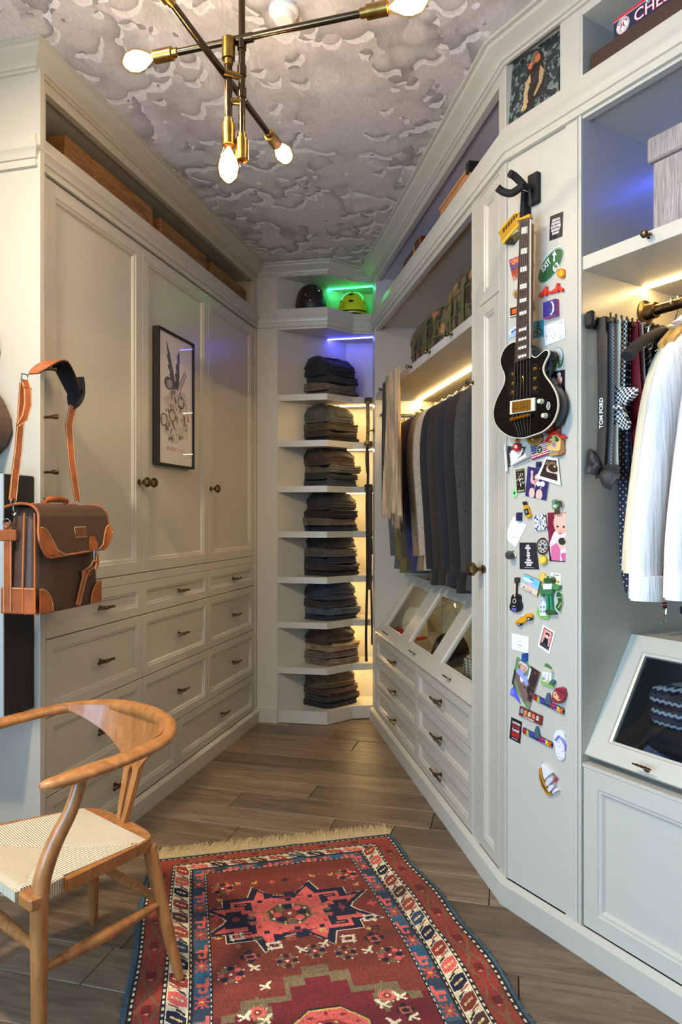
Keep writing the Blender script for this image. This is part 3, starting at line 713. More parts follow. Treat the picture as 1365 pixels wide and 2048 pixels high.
# ------------------------------------------------------------------ framed poster on the middle door
cv = Canvas(110, 220, (238, 230, 222))
INK = (58, 48, 46); MID = (120, 108, 104)
for wing in ([(.47, .43), (.38, .375), (.40, .35), (.31, .315), (.34, .295), (.26, .245), (.30, .235), (.235, .165), (.275, .165), (.215, .05), (.27, .09), (.335, .16), (.40, .235), (.455, .31), (.51, .40)], [(.49, .43), (.47, .36), (.50, .34), (.475, .29), (.515, .275), (.50, .22), (.545, .20), (.54, .15), (.60, .095), (.615, .17), (.61, .26), (.60, .34), (.57, .43)]):
    cv.poly(wing, INK); tip = wing[9 if wing[0][0] < .48 else 8]
    for (x, y) in wing[1:9]: cv.line([(x+.015, y), (tip[0]*.35+wing[-2][0]*.65, tip[1]*.35+wing[-2][1]*.65)], .003, (150, 136, 130))
    cv.line([wing[-1], tip], .004, (112, 98, 94))
cv.ell(.30, .38, .13, .05, (96, 84, 80)); cv.ell(.33, .385, .09, .035, (170, 160, 152)); cv.ring(.30, .38, .13, .05, .18, INK)
cv.poly([(.56, .38), (.76, .24), (.84, .26), (.66, .40)], (196, 186, 176)); cv.line([(.56, .39), (.78, .24)], .006, INK); cv.line([(.64, .40), (.84, .26)], .006, INK); cv.blot(16, INK, .02, cv.inside([(.70, .22), (.86, .22), (.88, .30), (.72, .32)]), 3)
cv.ell(.50, .42, .10, .045, (90, 70, 110)); cv.blot(26, INK, .03, ((cv.X-.5)/.13)**2+((cv.Y-.42)/.06)**2 < 1, 8)
body = cv.inside([(.40, .42), (.62, .40), (.80, .42), (.86, .52), (.80, .64), (.90, .66), (.86, .78), (.62, .80), (.52, .84), (.32, .83), (.10, .74), (.08, .66), (.22, .62), (.16, .50), (.26, .47)])
cv.put(body, (214, 204, 194)); cv.blot(150, MID, .022, body, 4); cv.blot(150, (232, 224, 214), .022, body, 6); cv.blot(110, INK, .012, body, 5)
for x, y in ((.16, .67), (.40, .62), (.66, .50)): cv.ring(x, y, .10, .05, .22, INK)
cv.blot(70, (150, 140, 80), .020, cv.inside([(.55, .68), (.92, .66), (.9, .80), (.6, .80)]), 9)
cv.rect(.415, .53, .435, .60, (176, 62, 52)); cv.poly([(.84, .56), (.93, .64), (.86, .64)], (196, 96, 84)); cv.rect(.16, .505, .38, .525, (226, 190, 178))
q_ = np.random.default_rng(6)
for i in range(15):     # faint red caption, too small to read in the photograph
    x = .24+.036*i; cv.rect(x, .868, x+.012, .895, (214, 140, 122)); cv.rect(x, .868+.023*q_.integers(2), x+.028, .872+.023*q_.integers(2), (214, 140, 122))
pos = thing('framed_poster', 'black framed ink print of a winged figure on the middle wardrobe door', 'picture', L(.955, -.02, 1.481))
u0, u1, z0, z1 = .786, 1.128, 1.482, 2.0895
q = MB(L); q.rings(u0, u1, z0, z1, [(0, -.0325), (0, .0), (.0085, .0), (.0085, -.012)]); fr_o = q.build('frame', BLACKMAT, pos, smooth=0)
POSTER = print_mat('poster_paper', .5)
q = print_slab(cv, lambda s, t: L(u0+.009+(u1-u0-.018)*s, -.0105, z1-.009-(z1-z0-.018)*t), lambda s, t: L(u0+.009+(u1-u0-.018)*s, -.0115, z1-.009-(z1-z0-.018)*t)); q.build('print', POSTER, pos, smooth=0)
Lu = (L.u[0], L.u[1], 0)
q = MB(L); q.box(u0+.0087, u1-.0087, -.005, -.003, z0+.0087, z1-.0087); q.build('glazing', CLEAR, pos, smooth=0)

# ------------------------------------------------------------------ black wall box and brown guitar on the end panel
t = thing('wall_box', 'black box fixed low to the cream end panel behind the leather bag', 'box', E(.1, .07, .624))
q = MB(E); q.box(.022, .55, .0005, .136, .624, 1.384, bev=.003); q.build('body', BLACKMAT, t, smooth=20)
q = MB(E); q.box(.022, .55, .1365, .142, .624, 1.384, bev=.001); q.build('front_panel', pbr('pale_grey_front', (176, 186, 190), .4), t, smooth=0, label='pale grey front panel')
gt = thing('acoustic_guitar', 'brown acoustic guitar hanging on the cream end panel at the left edge', 'guitar', E(.28, .06, 1.43))
gp = []
half = [(0, 0), (.06, .004), (.12, .022), (.165, .06), (.185, .11), (.180, .16), (.158, .205), (.130, .240), (.115, .275), (.118, .310), (.130, .345), (.136, .385), (.125, .425), (.095, .455), (.05, .470), (0, .474)]
outl = [(.285-x, 1.425+z) for x, z in half]+[(.285+x, 1.425+z) for x, z in half[-2:0:-1]]
GWOOD = wood('guitar_brown', (62, 40, 28), (110, 80, 58), scale=4, stretch=(1, 1, 6), rough=.5, bmp=.02)
q = MB(lambda t_, z, p: E(t_, p, z)); q.prism(outl, .012, .095); q.build('body', GWOOD, gt, smooth=40)
q = MB(lambda t_, z, p: E(t_, p, z)); q.prism([(.285+(x-.285)*.97, 1.66+(z-1.66)*.97) for x, z in outl], .0952, .098); q.build('top', wood('guitar_top', (92, 66, 48), (128, 100, 78), scale=4, stretch=(8, 8, 1), rough=.45, bmp=.01), gt, smooth=40)
q = MB(E); q.lathe([(.0, .0983), (.05, .0983), (.05, .0993), (.0, .0993)], (.285, 0, 1.70), (0, 1, 0), 24); q.build('sound_hole', pbr('rosewood_dark', (40, 20, 12), .6), gt)
q = MB(E); q.box(.258, .312, .0995, .112, 1.78, 2.28, bev=.004); q.build('neck', GWOOD, gt)
q = MB(E); q.box(.25, .32, .002, .10, 2.2, 2.215); q.build('hook', BLACK, gt)

# ------------------------------------------------------------------ leather satchel on the peg
bg_t = thing('satchel', 'brown canvas satchel with tan leather trim hanging from the top coat peg', 'bag', L(0, .065, .955))
def bag_section(z, inset=0.0):
    """half depth and width shrink toward the top"""
    k = (z-.955)/.33
    return .165-.012*k-inset, .066-.016*k
BU, BN = -.008, .070
def sq_ring(hu, hn, z, e=4.0, n=40, dn=0.0):
    r = []
    for i in range(n):
        a = 2*math.pi*i/n; c, s_ = math.cos(a), math.sin(a)
        r.append((BU+hu*math.copysign(abs(c)**(2/e), c), BN+dn+hn*math.copysign(abs(s_)**(2/e), s_), z))
    return r
q = MB(L); rs = []
for z, k in ((.957, .90), (.962, .97), (.975, 1.0), (1.04, 1.015), (1.12, 1.0), (1.20, .99), (1.255, .97), (1.275, .9)):
    hu, hn = bag_section(z); rs.append(sq_ring(hu*k, hn*(k if z > .98 else k*.97), z, 5))
q.loft(rs); q.build('body', CANVAS, bg_t, smooth=50)
# leather bottom corners, wrapped on the body
def patch(name, uv_poly, face, n_off, mat=LEATHER, par=None, th=.003):
    q = MB(L)
    if face == 'front': q2 = [(u, n_off, z) for u, z in uv_poly]; off = (0, th, 0)
    else: q2 = [(n_off, u, z) for u, z in uv_poly]; off = (-th, 0, 0)
    n = len(q2); q.add(q2+[tuple(a+b for a, b in zip(p, off)) for p in q2], [(i, (i+1) % n, n+(i+1) % n, n+i) for i in range(n)]+[tuple(range(n)), tuple(range(n, 2*n))])
    o = q.build(name, mat, par or bg_t, smooth=20)
    return o
def stitch(pts, par, name='stitching', r=.0009, T=L): q = MB(T); q.tube(pts, r, 5); return q.build(name, STITCH, par, smooth=0)
FN = BN+.0665
def arc(cx, cz, rx, rz, a0, a1, n=10): return [(cx+rx*math.cos(R_(a0+(a1-a0)*i/n)), cz+rz*math.sin(R_(a0+(a1-a0)*i/n))) for i in range(n+1)]
for s_ in (-1, 1):
    cx = BU+s_*.160; cx = BU+s_*.156; pts = [(cx, .962)]+[(cx-s_*(.062*math.cos(R_(a))), .962+.075*math.sin(R_(a))) for a in range(0, 91, 10)]
    pc_ = patch('corner_patch', pts, 'front', FN-.001)
    stitch([(cx-s_*(.059*math.cos(R_(a))), FN+.0022, .962+.072*math.sin(R_(a))) for a in range(0, 91, 10)], pc_)
hu = .168
q = MB(L); q.box(BU-.1705, BU-.1655, BN-.060, BN+.060, .960, 1.040, bev=.003); eb = q.build('end_patch', LEATHER, bg_t, smooth=20)
stitch([(BU-.1712, BN-.058, 1.036), (BU-.1712, BN+.058, 1.036)], eb)
q = MB(L); q.box(BU-.1745, BU-.1698, BN-.046, BN-.018, .962, 1.235, bev=.002); es = q.build('end_strap', LEATHER, bg_t, smooth=20)
for dn in (-.0445, -.0195): stitch([(BU-.1748, BN+dn, .966), (BU-.1748, BN+dn, 1.20)], es)
q = MB(L); q.box(BU-.1765, BU-.1700, BN-.062, BN-.002, 1.178, 1.212, bev=.012); q.build('end_tab', LEATHER, bg_t, smooth=20)
for dn in (.020, .062):   # gusset piping
    q = MB(L); q.tube([(BU-.158, BN+dn, .958), (BU-.1715, BN+dn, .966), (BU-.1725, BN+dn, 1.05), (BU-.168, BN+dn*.95, 1.15), (BU-.161, BN+dn*.85, 1.262)], .0028, 6); q.build('piping', pbr('orange_piping', (196, 108, 36), .4), bg_t)
# flap over the top and front
def flap_pt(a, b):
    """a along u, b from the back edge over the top and down the front"""
    if b < .25: k = b/.25; n = BN-.050+.078*k; z = 1.279+.010*math.sin(math.pi*k*.7)
    elif b < .45:
        k = (b-.25)/.2; an = k*math.pi/2; n = BN+.028+.045*math.sin(an); z = 1.246+.041*math.cos(an)
    else: k = (b-.45)/.55; n = BN+.073+.012*k; z = 1.246-.112*k
    wd = .170+.012*min(1, max(0, (b-.2)/.5))+.012*max(0, b-.5)
    x = (a-.5)*2
    low = max(0, b-.60)/.4; ed = max(0, abs(x)-.72)/.28
    z += .055*low*ed*ed                      # rounded lower corners
    z -= .016*max(0, (b-.5))*2*(-x)*.6
    return (BU+.004+x*wd, n, z)
q = MB(L); q.grid(flap_pt, 40, 30, lambda a, b: (0, .0035, .0020)); fl = q.build('flap', CANVAS, bg_t, smooth=60)
edge = [flap_pt(0, b/30) for b in range(0, 31)]+[flap_pt(a/30, 1) for a in range(1, 31)]+[flap_pt(1, 1-b/30) for b in range(1, 31)]
q = MB(L); q.tube([(u, n+.0022, z+.001) for u, n, z in edge], .0042, 8); q.build('flap_piping', LEATHER, fl)
for s_ in (0, 1):
    def pp(a, b, s_=s_):
        k = (.015+.30*a*(1-.35*b)) if s_ == 0 else 1-(.015+.22*a*(1-.35*b))
        bb = 1-(.02+.40*b*(1-.0*a))*(1-a*a*.85)
        u, n, z = flap_pt(k, bb); return (u, n+.0041, z+.002)
    q = MB(L); q.grid(pp, 12, 12, lambda a, b: (0, .0022, .0008)); pc_ = q.build('corner_patch', LEATHER, fl, smooth=60)
    q = MB(L); q.tube([tuple(x+y for x, y in zip(pp(.97, 1-k/10), (0, .0030, .001))) for k in range(11)], .001, 5); q.tube([tuple(x+y for x, y in zip(pp(k/10, .98), (0, .0030, .001))) for k in range(11)], .001, 5); q.build('stitching', STITCH, fl, smooth=0)
# name plate
c0 = [flap_pt(a, b) for a, b in ((.46, .60), (.62, .60), (.62, .76), (.47, .76))]
q = MB(L); q.tube([(u, n+.0042, z+.002) for u, n, z in c0+c0[:1]], .0011, 5); q.build('plate_stitching', STITCH, fl, smooth=0)
def fp(a, b, d=.004): u, n, z = flap_pt(a, b); return (u, n+d, z+d*.3)
q = MB(L); q.grid(lambda a, b: fp(.465+.15*a, .61+.14*b), 4, 4, lambda a, b: (0, .0014, .0004)); q.build('name_plate', pbr('dark_leather', (110, 66, 36), .5, bmp=.1), fl)
# clasp strap, buckle and lower strap
q = MB(L); q.grid(lambda a, b: fp(.70+.10*(a-.5)*math.sin(math.pi*(.12+.55*b))*1.25, .76+.26*b, .0045), 8, 10, lambda a, b: (0, .003, .0005)); q.build('clasp_tab', LEATHER, fl, smooth=60)
cu_, cn_, cz_ = fp(.715, 1.0)
q = MB(L); q.tube([(cu_-.014, cn_+.007, cz_+.004), (cu_+.014, cn_+.007, cz_+.006), (cu_+.014, cn_+.007, cz_-.022), (cu_-.014, cn_+.007, cz_-.024), (cu_-.014, cn_+.007, cz_+.004)], .0022, 8); q.tube([(cu_, cn_+.008, cz_-.022), (cu_, cn_+.009, cz_+.004)], .0016, 6); q.build('buckle', CHROME, bg_t)
def strap(name, pts, wd, th=.003, par=None, T=L, up=(0, 1, 0), mat=LEATHER, st=True, seg=1):
    P = [Vector(p) for p in pts]; n = len(P); q = MB(T); rings = []; eds = ([], [])
    ws = wd if isinstance(wd, (list, tuple)) else [wd]*n
    ups = up if isinstance(up, list) else [up]*n
    for i in range(n):
        tt = (P[min(i+1, n-1)]-P[max(i-1, 0)]).normalized(); nn = Vector(ups[i]); nn = (nn-tt*tt.dot(nn)).normalized(); sd = tt.cross(nn)
        h = ws[i]/2
        rings.append([tuple(P[i]+sd*h-nn*th/2), tuple(P[i]+sd*h+nn*th/2), tuple(P[i]-sd*h+nn*th/2), tuple(P[i]-sd*h-nn*th/2)])
        for e, k in ((0, 1), (1, -1)): eds[e].append(tuple(P[i]+sd*(h-.0022)*k+nn*(th/2+.0004)))
    q.loft(rings); o = q.build(name, mat, par or bg_t, smooth=40)
    if st:
        for e in eds: stitch(e, o, r=.0008, T=T)
    return o
strap('clasp_strap', [(cu_, cn_+.004, cz_-.006), (cu_-.001, cn_+.004, cz_-.03), (cu_-.012, cn_-.001, cz_-.052), (cu_-.020, FN+.006, cz_-.066)], .021)
strap('clasp_strap', [(cu_+.002, cn_+.009, cz_-.020), (cu_+.001, cn_+.010, cz_-.045), (cu_-.006, cn_+.008, cz_-.062)], [.020, .019, .012])
q = MB(L); q.box(cu_-.013, cu_+.013, cn_+.004, cn_+.013, cz_-.038, cz_-.032, bev=.002); q.build('strap_keeper', LEATHER, bg_t)
q = MB(L); q.box(cu_-.042, cu_+.006, FN, FN+.005, cz_-.086, cz_-.062, bev=.002); q.build('strap_tab', LEATHER, bg_t)
strap('lower_strap', [(cu_-.018, FN+.004, cz_-.064), (cu_-.040, FN+.003, cz_-.115), (cu_-.060, FN+.001, .965)], .024)
# carrying handle
q = MB(L); q.tube([(BU-.055, BN, 1.290), (BU-.045, BN, 1.301), (BU-.02, BN, 1.307), (BU+.03, BN, 1.308), (BU+.055, BN, 1.304), (BU+.063, BN, 1.292)], [.006, .009, .010, .010, .009, .006], 10); q.build('handle', LEATHER, bg_t)
for s_ in (-1, 1):
    q = MB(L); q.tube([(BU+s_*.058+.011*math.cos(R_(a)), BN+.004, 1.298+.011*math.sin(R_(a))) for a in range(0, 361, 30)], .0020, 6); q.build('handle_ring', CHROME, bg_t)
    q = MB(L); q.box(BU+s_*.075-.024, BU+s_*.075+.024, BN-.012, BN+.012, 1.288, 1.2935, bev=.002); q.build('handle_tab', LEATHER, bg_t)
# shoulder strap: up from both ends of the bag to the peg
PEGN, PEGZ = .026, 1.7475
E0 = (BU-.166, BN-.02, 1.300); E1 = (BU+.150, BN-.02, 1.302)
upn = (0, 1, 0)
strap('shoulder_strap', [E0, (BU-.158, BN-.02, 1.36), (BU-.142, BN-.02, 1.45), (BU-.128, BN-.022, 1.55), (BU-.118, BN-.022, 1.660)], .026, .003, up=(-.25, 1, 0))
strap('shoulder_strap', [E1, (BU+.142, BN-.02, 1.33), (BU+.118, BN-.022, 1.44), (BU+.104, BN-.022, 1.56), (BU+.122, BN-.020, 1.628)], [.022, .024, .026, .026, .026], .003, up=(-.5, 1, 0))
# strap end hanging loose from the buckle
strap('strap_tail', [(BU-.127, BN-.010, 1.668), (BU-.131, BN+.004, 1.635), (BU-.137, BN+.010, 1.592), (BU-.156, BN+.014, 1.548), (BU-.190, BN+.016, 1.520)], [.026, .026, .026, .024, .012], .003, up=(-.3, 1, -.1))
q = MB(L); x0, zz = BU-.126, 1.672
q.tube([(x0-.017, BN-.008, zz-.010), (x0+.014, BN-.012, zz-.008), (x0+.015, BN-.012, zz+.014), (x0-.016, BN-.008, zz+.012), (x0-.017, BN-.008, zz-.010)], .0026, 8); q.build('strap_buckle', CHROME, bg_t)
q = MB(L); q.box(x0-.018, x0+.018, BN-.004, BN+.003, zz-.034, zz-.026, bev=.002); q.build('strap_keeper', LEATHER, bg_t)
# shoulder pad over the peg, black underneath
def pad(a, b, d=0):
    x = (a-.5)*2
    u = .034+.098*x; z = PEGZ+.012+d-.012*abs(x)**1.4*(1 if x < 0 else 1.1)-.058*max(0, abs(x)-.1)**1.35-(.045*max(0, x)**1.5)
    hw = .034*(1-.45*abs(x)**4); return (u-.018*(x < 0)*abs(x), .020+(b-.5)*2*hw+.030, z)
q = MB(L); q.grid(lambda a, b: pad(a, b, .002), 20, 6, lambda a, b: (0, 0, .003)); q.build('shoulder_pad', LEATHER, bg_t, smooth=60)
q = MB(L); q.grid(lambda a, b: pad(a, b, -.0015), 20, 6, lambda a, b: (0, 0, .003)); q.build('pad_lining', pbr('black_suede', (16, 14, 14), .9), bg_t, smooth=60, label='black lining')
def pad2(a, b):
    x = b; u = .128+.012*math.sin(x*3)-.012*x; hw = .034*math.sqrt(max(0, 1-(max(0, x-.45)/.56)**2)); return (u, .050+(a-.5)*2*hw, 1.728-.110*x)
q = MB(L); q.grid(pad2, 8, 14, lambda a, b: (-.005, 0, 0)); q.build('pad_lining', pbr('black_suede', (16, 14, 14), .9), bg_t, smooth=60, label='black lining')
for e0, s_ in ((E0, -1), (E1, 1)):
    x, y, z = e0
    q = MB(L); q.tube([(x+.010*math.cos(R_(a)), y+.002, z-.006+.010*math.sin(R_(a))) for a in range(0, 361, 30)], .0022, 6)
    q.tube([(x, y+.003, z-.014), (x, y+.004, z-.030), (x+.006, y+.004, z-.038), (x, y+.004, z-.046), (x-.006, y+.004, z-.040)], .0024, 6); q.build('snap_hook', CHROME, bg_t)
q = MB(L); q.tube([(BU-.1765+.0*a, BN-.032+.013*math.cos(R_(a)), 1.232+.013*math.sin(R_(a))) for a in range(0, 361, 30)], .0022, 6); q.build('d_ring', CHROME, bg_t)

# ------------------------------------------------------------------ armchair
CC = Vector((-.734, 1.797)); fx = Vector((-.631, -.776)); fy = Vector((.776, -.631))
CHT = lambda x, y, z: (CC.x+fx.x*x+fy.x*y, CC.y+fx.y*x+fy.y*y, z)
co = thing('armchair', 'orange brown wooden armchair with a woven cord seat and curved arm rail', 'chair', CHT(0, 0, 0))
def smoothpts(P, n=6):
    out = []; m = len(P)
    for i in range(m-1):
        p0, p1, p2, p3 = (Vector(P[max(i-1, 0)]), Vector(P[i]), Vector(P[i+1]), Vector(P[min(i+2, m-1)]))
        for k in range(n):
            t = k/n; out.append(tuple(.5*((2*p1)+(p2-p0)*t+(2*p0-5*p1+4*p2-p3)*t*t+(3*p1-p0-3*p2+p3)*t**3)))
    out.append(tuple(P[-1])); return out
def smoothval(V, n=6): return [p[0] for p in smoothpts([(v, 0, 0) for v in V], n)]
RUGTOP = .012
for s_ in (1, -1):
    P = [(.176, .222*s_, 0), (.176, .222*s_, .20), (.176, .222*s_, .37), (.170, .224*s_, .44), (.145, .228*s_, .51), (.108, .233*s_, .575), (.086, .236*s_, .635), (.082, .237*s_, .655)]
    q = MB(CHT); q.tube(smoothpts(P), smoothval([.0155, .0175, .0195, .0195, .0185, .0165, .0150, .0145]), 16, up=(1, 0, 0)); q.build('front_leg', CHAIRWOOD, co, smooth=60)
    z0 = RUGTOP if s_ > 0 else 0.0
    P = [(-.218, .212*s_, z0), (-.200, .185*s_, .13), (-.178, .152*s_, .30), (-.170, .141*s_, .362)]
    q = MB(CHT); q.tube(smoothpts(P), smoothval([.0115, .0165, .0185, .0180]), 14, up=(1, 0, 0)); q.build('rear_leg', CHAIRWOOD, co, smooth=60)
    q = MB(CHT); q.tube(smoothpts([(.176, .220*s_, .238), (0, .200*s_, .226), (-.19, .168*s_, .212)]), smoothval([.0085, .0155, .0085]), 12); q.build('side_stretcher', CHAIRWOOD, co, smooth=60)
q = MB(CHT); q.tube(smoothpts([(-.190, -.168, .215), (-.19, 0, .215), (-.190, .168, .215)]), smoothval([.0085, .0165, .0085]), 12, flat=.7); q.build('rear_stretcher', CHAIRWOOD, co, smooth=60)
q = MB(CHT); q.tube(smoothpts([(.176, -.22, .285), (.176, 0, .285), (.176, .22, .285)]), smoothval([.0095, .016, .0095]), 12); q.build('front_stretcher', CHAIRWOOD, co, smooth=60)
# arm rail
ar = [(.190, .252, .660), (.165, .256, .661), (.10, .262, .664), (0, .264, .668), (-.09, .255, .672), (-.165, .222, .676), (-.222, .155, .680), (-.246, .08, .682), (-.252, 0, .683)]
ar = ar+[(x, -y, z) for x, y, z in ar[-2::-1]]
wd = [.008, .020, .028, .026, .023, .022, .022, .022, .021]; wd = wd+wd[-2::-1]
hk = [.9, .62, .55, .55, .62, .72, .85, .95, 1.0]; hk = hk+hk[-2::-1]
q = MB(CHT); q.tube(smoothpts(ar, 5), smoothval(wd, 5), 14, flat=smoothval(hk, 5), up=(0, 0, 1)); q.build('arm_rail', CHAIRWOOD, co, smooth=60)
# crest plate hanging from the back of the rail, narrowing into the slotted splat
def crest(a, b):
    x = (a-.5)*2
    hw = .175*(1-b)**.8+.034*b if b < .999 else .034
    hw = .205*(1-b)**1.35+.0335+.025*(1-b)*b
    y = x*hw
    bow = -.252+.26*min(1, abs(y)/.26)**2.2*.62
    return (bow+.035*b+.006, y, .688-.155*b)
q = MB(CHT); q.grid(crest, 24, 18, lambda a, b: (-.014-.006*(1-b), 0, .004)); q.build('crest', CHAIRWOOD, co, smooth=60)
def splat_w(z): k = (z-.385)/(.535-.385); return .019+.0165*k
sp = []
NZ = 10
q = MB(CHT)
for s_ in (-1, 1):
    rings = []
    for i in range(NZ+1):
        k = i/NZ; z = .375+.165*k; w_ = splat_w(z); inn = .0035+.0055*k if .12 < k < .93 else -.0002
        xb = -.168-.042*k
        rings.append([(xb, s_*inn, z), (xb, s_*w_, z), (xb-.016, s_*w_, z), (xb-.016, s_*inn, z)])
    q.loft(rings)
q.build('splat', CHAIRWOOD, co, smooth=40)
# seat frame: wraps a woven panel
zf, zr = .418, .388
def sz(x): return zr+(zf-zr)*(x+.18)/.38
fo = [(.205, .238), (.21, .228), (.10, .215), (-.08, .178), (-.155, .160), (-.182, .135), (-.192, .09), (-.197, 0)]
side = lambda s_: [(x, y*s_) for x, y in fo]
def rail_prism(name, outer, inner, th=.028):
    n = len(outer); rings = []
    for (xo, yo), (xi, yi) in zip(outer, inner):
        rings.append([(xo, yo, sz(xo)), (xo, yo, sz(xo)-th), (xi, yi, sz(xi)-th), (xi, yi, sz(xi))])
    q = MB(CHT); q.loft(rings); return q.build(name, CHAIRWOOD, co, smooth=25)
for s_ in (1, -1):
    o_ = [(.105, .216), (.02, .198), (-.08, .178), (-.145, .163), (-.172, .145), (-.186, .118), (-.192, .08), (-.196, 0)]
    i_ = [(.105, .196), (.02, .178), (-.08, .158), (-.120, .143), (-.134, .125), (-.142, .10), (-.150, .07), (-.156, 0)]
    rail_prism('seat_rail', [(x, y*s_) for x, y in o_], [(x, y*s_) for x, y in i_])
    q = MB(CHT); q.box(.168, .208, (.186*s_), (.242*s_), .386, .4175, bev=.006); q.build('seat_corner', CHAIRWOOD, co, smooth=30)
q = MB(CHT); q.tube([(.190, -.2, .402), (.190, .2, .402)], .012, 10); q.build('front_rail', CHAIRWOOD, co)
# woven cord: four triangles of cord running two ways
def cord_mat():
    m, nt, b = new_mat('paper_cord')
    tc = nd(nt, 'ShaderNodeTexCoord'); mp = nd(nt, 'ShaderNodeMapping'); mp.inputs['Rotation'].default_value = (0, 0, math.atan2(fx.y, fx.x)*-1)
    nt.links.new(tc.outputs['Object'], mp.inputs['Vector'])
    at = nd(nt, 'ShaderNodeAttribute'); at.attribute_name = 'Dir'
    wv = []
    for ax in ('X', 'Y'):
        wt = nd(nt, 'ShaderNodeTexWave', wave_type='BANDS', bands_direction=ax); wt.inputs['Scale'].default_value = 48; wt.inputs['Distortion'].default_value = .4
        nt.links.new(mp.outputs['Vector'], wt.inputs['Vector']); wv.append(wt)
    mx = nd(nt, 'ShaderNodeMix', data_type='FLOAT'); nt.links.new(at.outputs['Fac'], mx.inputs['Factor'])
    nt.links.new(wv[0].outputs['Fac'], mx.inputs['A']); nt.links.new(wv[1].outputs['Fac'], mx.inputs['B'])
    r = ramp(nt, mx.outputs['Result'], [(0, (170, 146, 112)), (.5, (240, 226, 198))])
    nt.links.new(r.outputs['Color'], b.inputs['Base Color']); b.inputs['Roughness'].default_value = .75
    bump(nt, b, mx.outputs['Result'], .8, .003); return m
CORD = cord_mat()
def seat_hw(x): return .158+(x+.14)*.14 if x < .105 else (.1925+(x-.105)*.33 if x < .164 else .184)
def seat(a, b):
    x = -.150+.362*b; y = (a-.5)*2*seat_hw(x)
    dip = -.014*(1-(2*a-1)**2)*math.sin(math.pi*b)
    if b > .97: dip -= .004
    dip -= .003*math.exp(-((abs(x-.03)*1.05-abs(y))/.006)**2)
    return (x, y, sz(x)+.002+dip)
q = MB(CHT); NU = 48; q.grid(seat, NU, NU, lambda a, b: (0, 0, -.024)); sm = q.build('woven_seat', CORD, co, smooth=40)
dirs = []
for p in sm.data.polygons:
    c = p.center
    gx = Vector((c.x, c.y)); x = gx.dot(fx); y = gx.dot(fy)
    xm = x-.03; dirs.append(1.0 if abs(xm)*1.05 > abs(y) else 0.0)
at = sm.data.attributes.new('Dir', 'FLOAT', 'FACE'); at.data.foreach_set('value', dirs)
for s_ in (1, -1):
    q = MB(CHT); q.grid(lambda a, b: (.105+.062*b, s_*(.2005+.012*b), sz(.1)+.003-.032*a), 4, 4, lambda a, b: (0, -.02*s_, 0)); o_ = q.build('woven_side', CORD, co)
    at = o_.data.attributes.new('Dir', 'FLOAT', 'FACE'); at.data.foreach_set('value', [0.0]*len(o_.data.polygons))
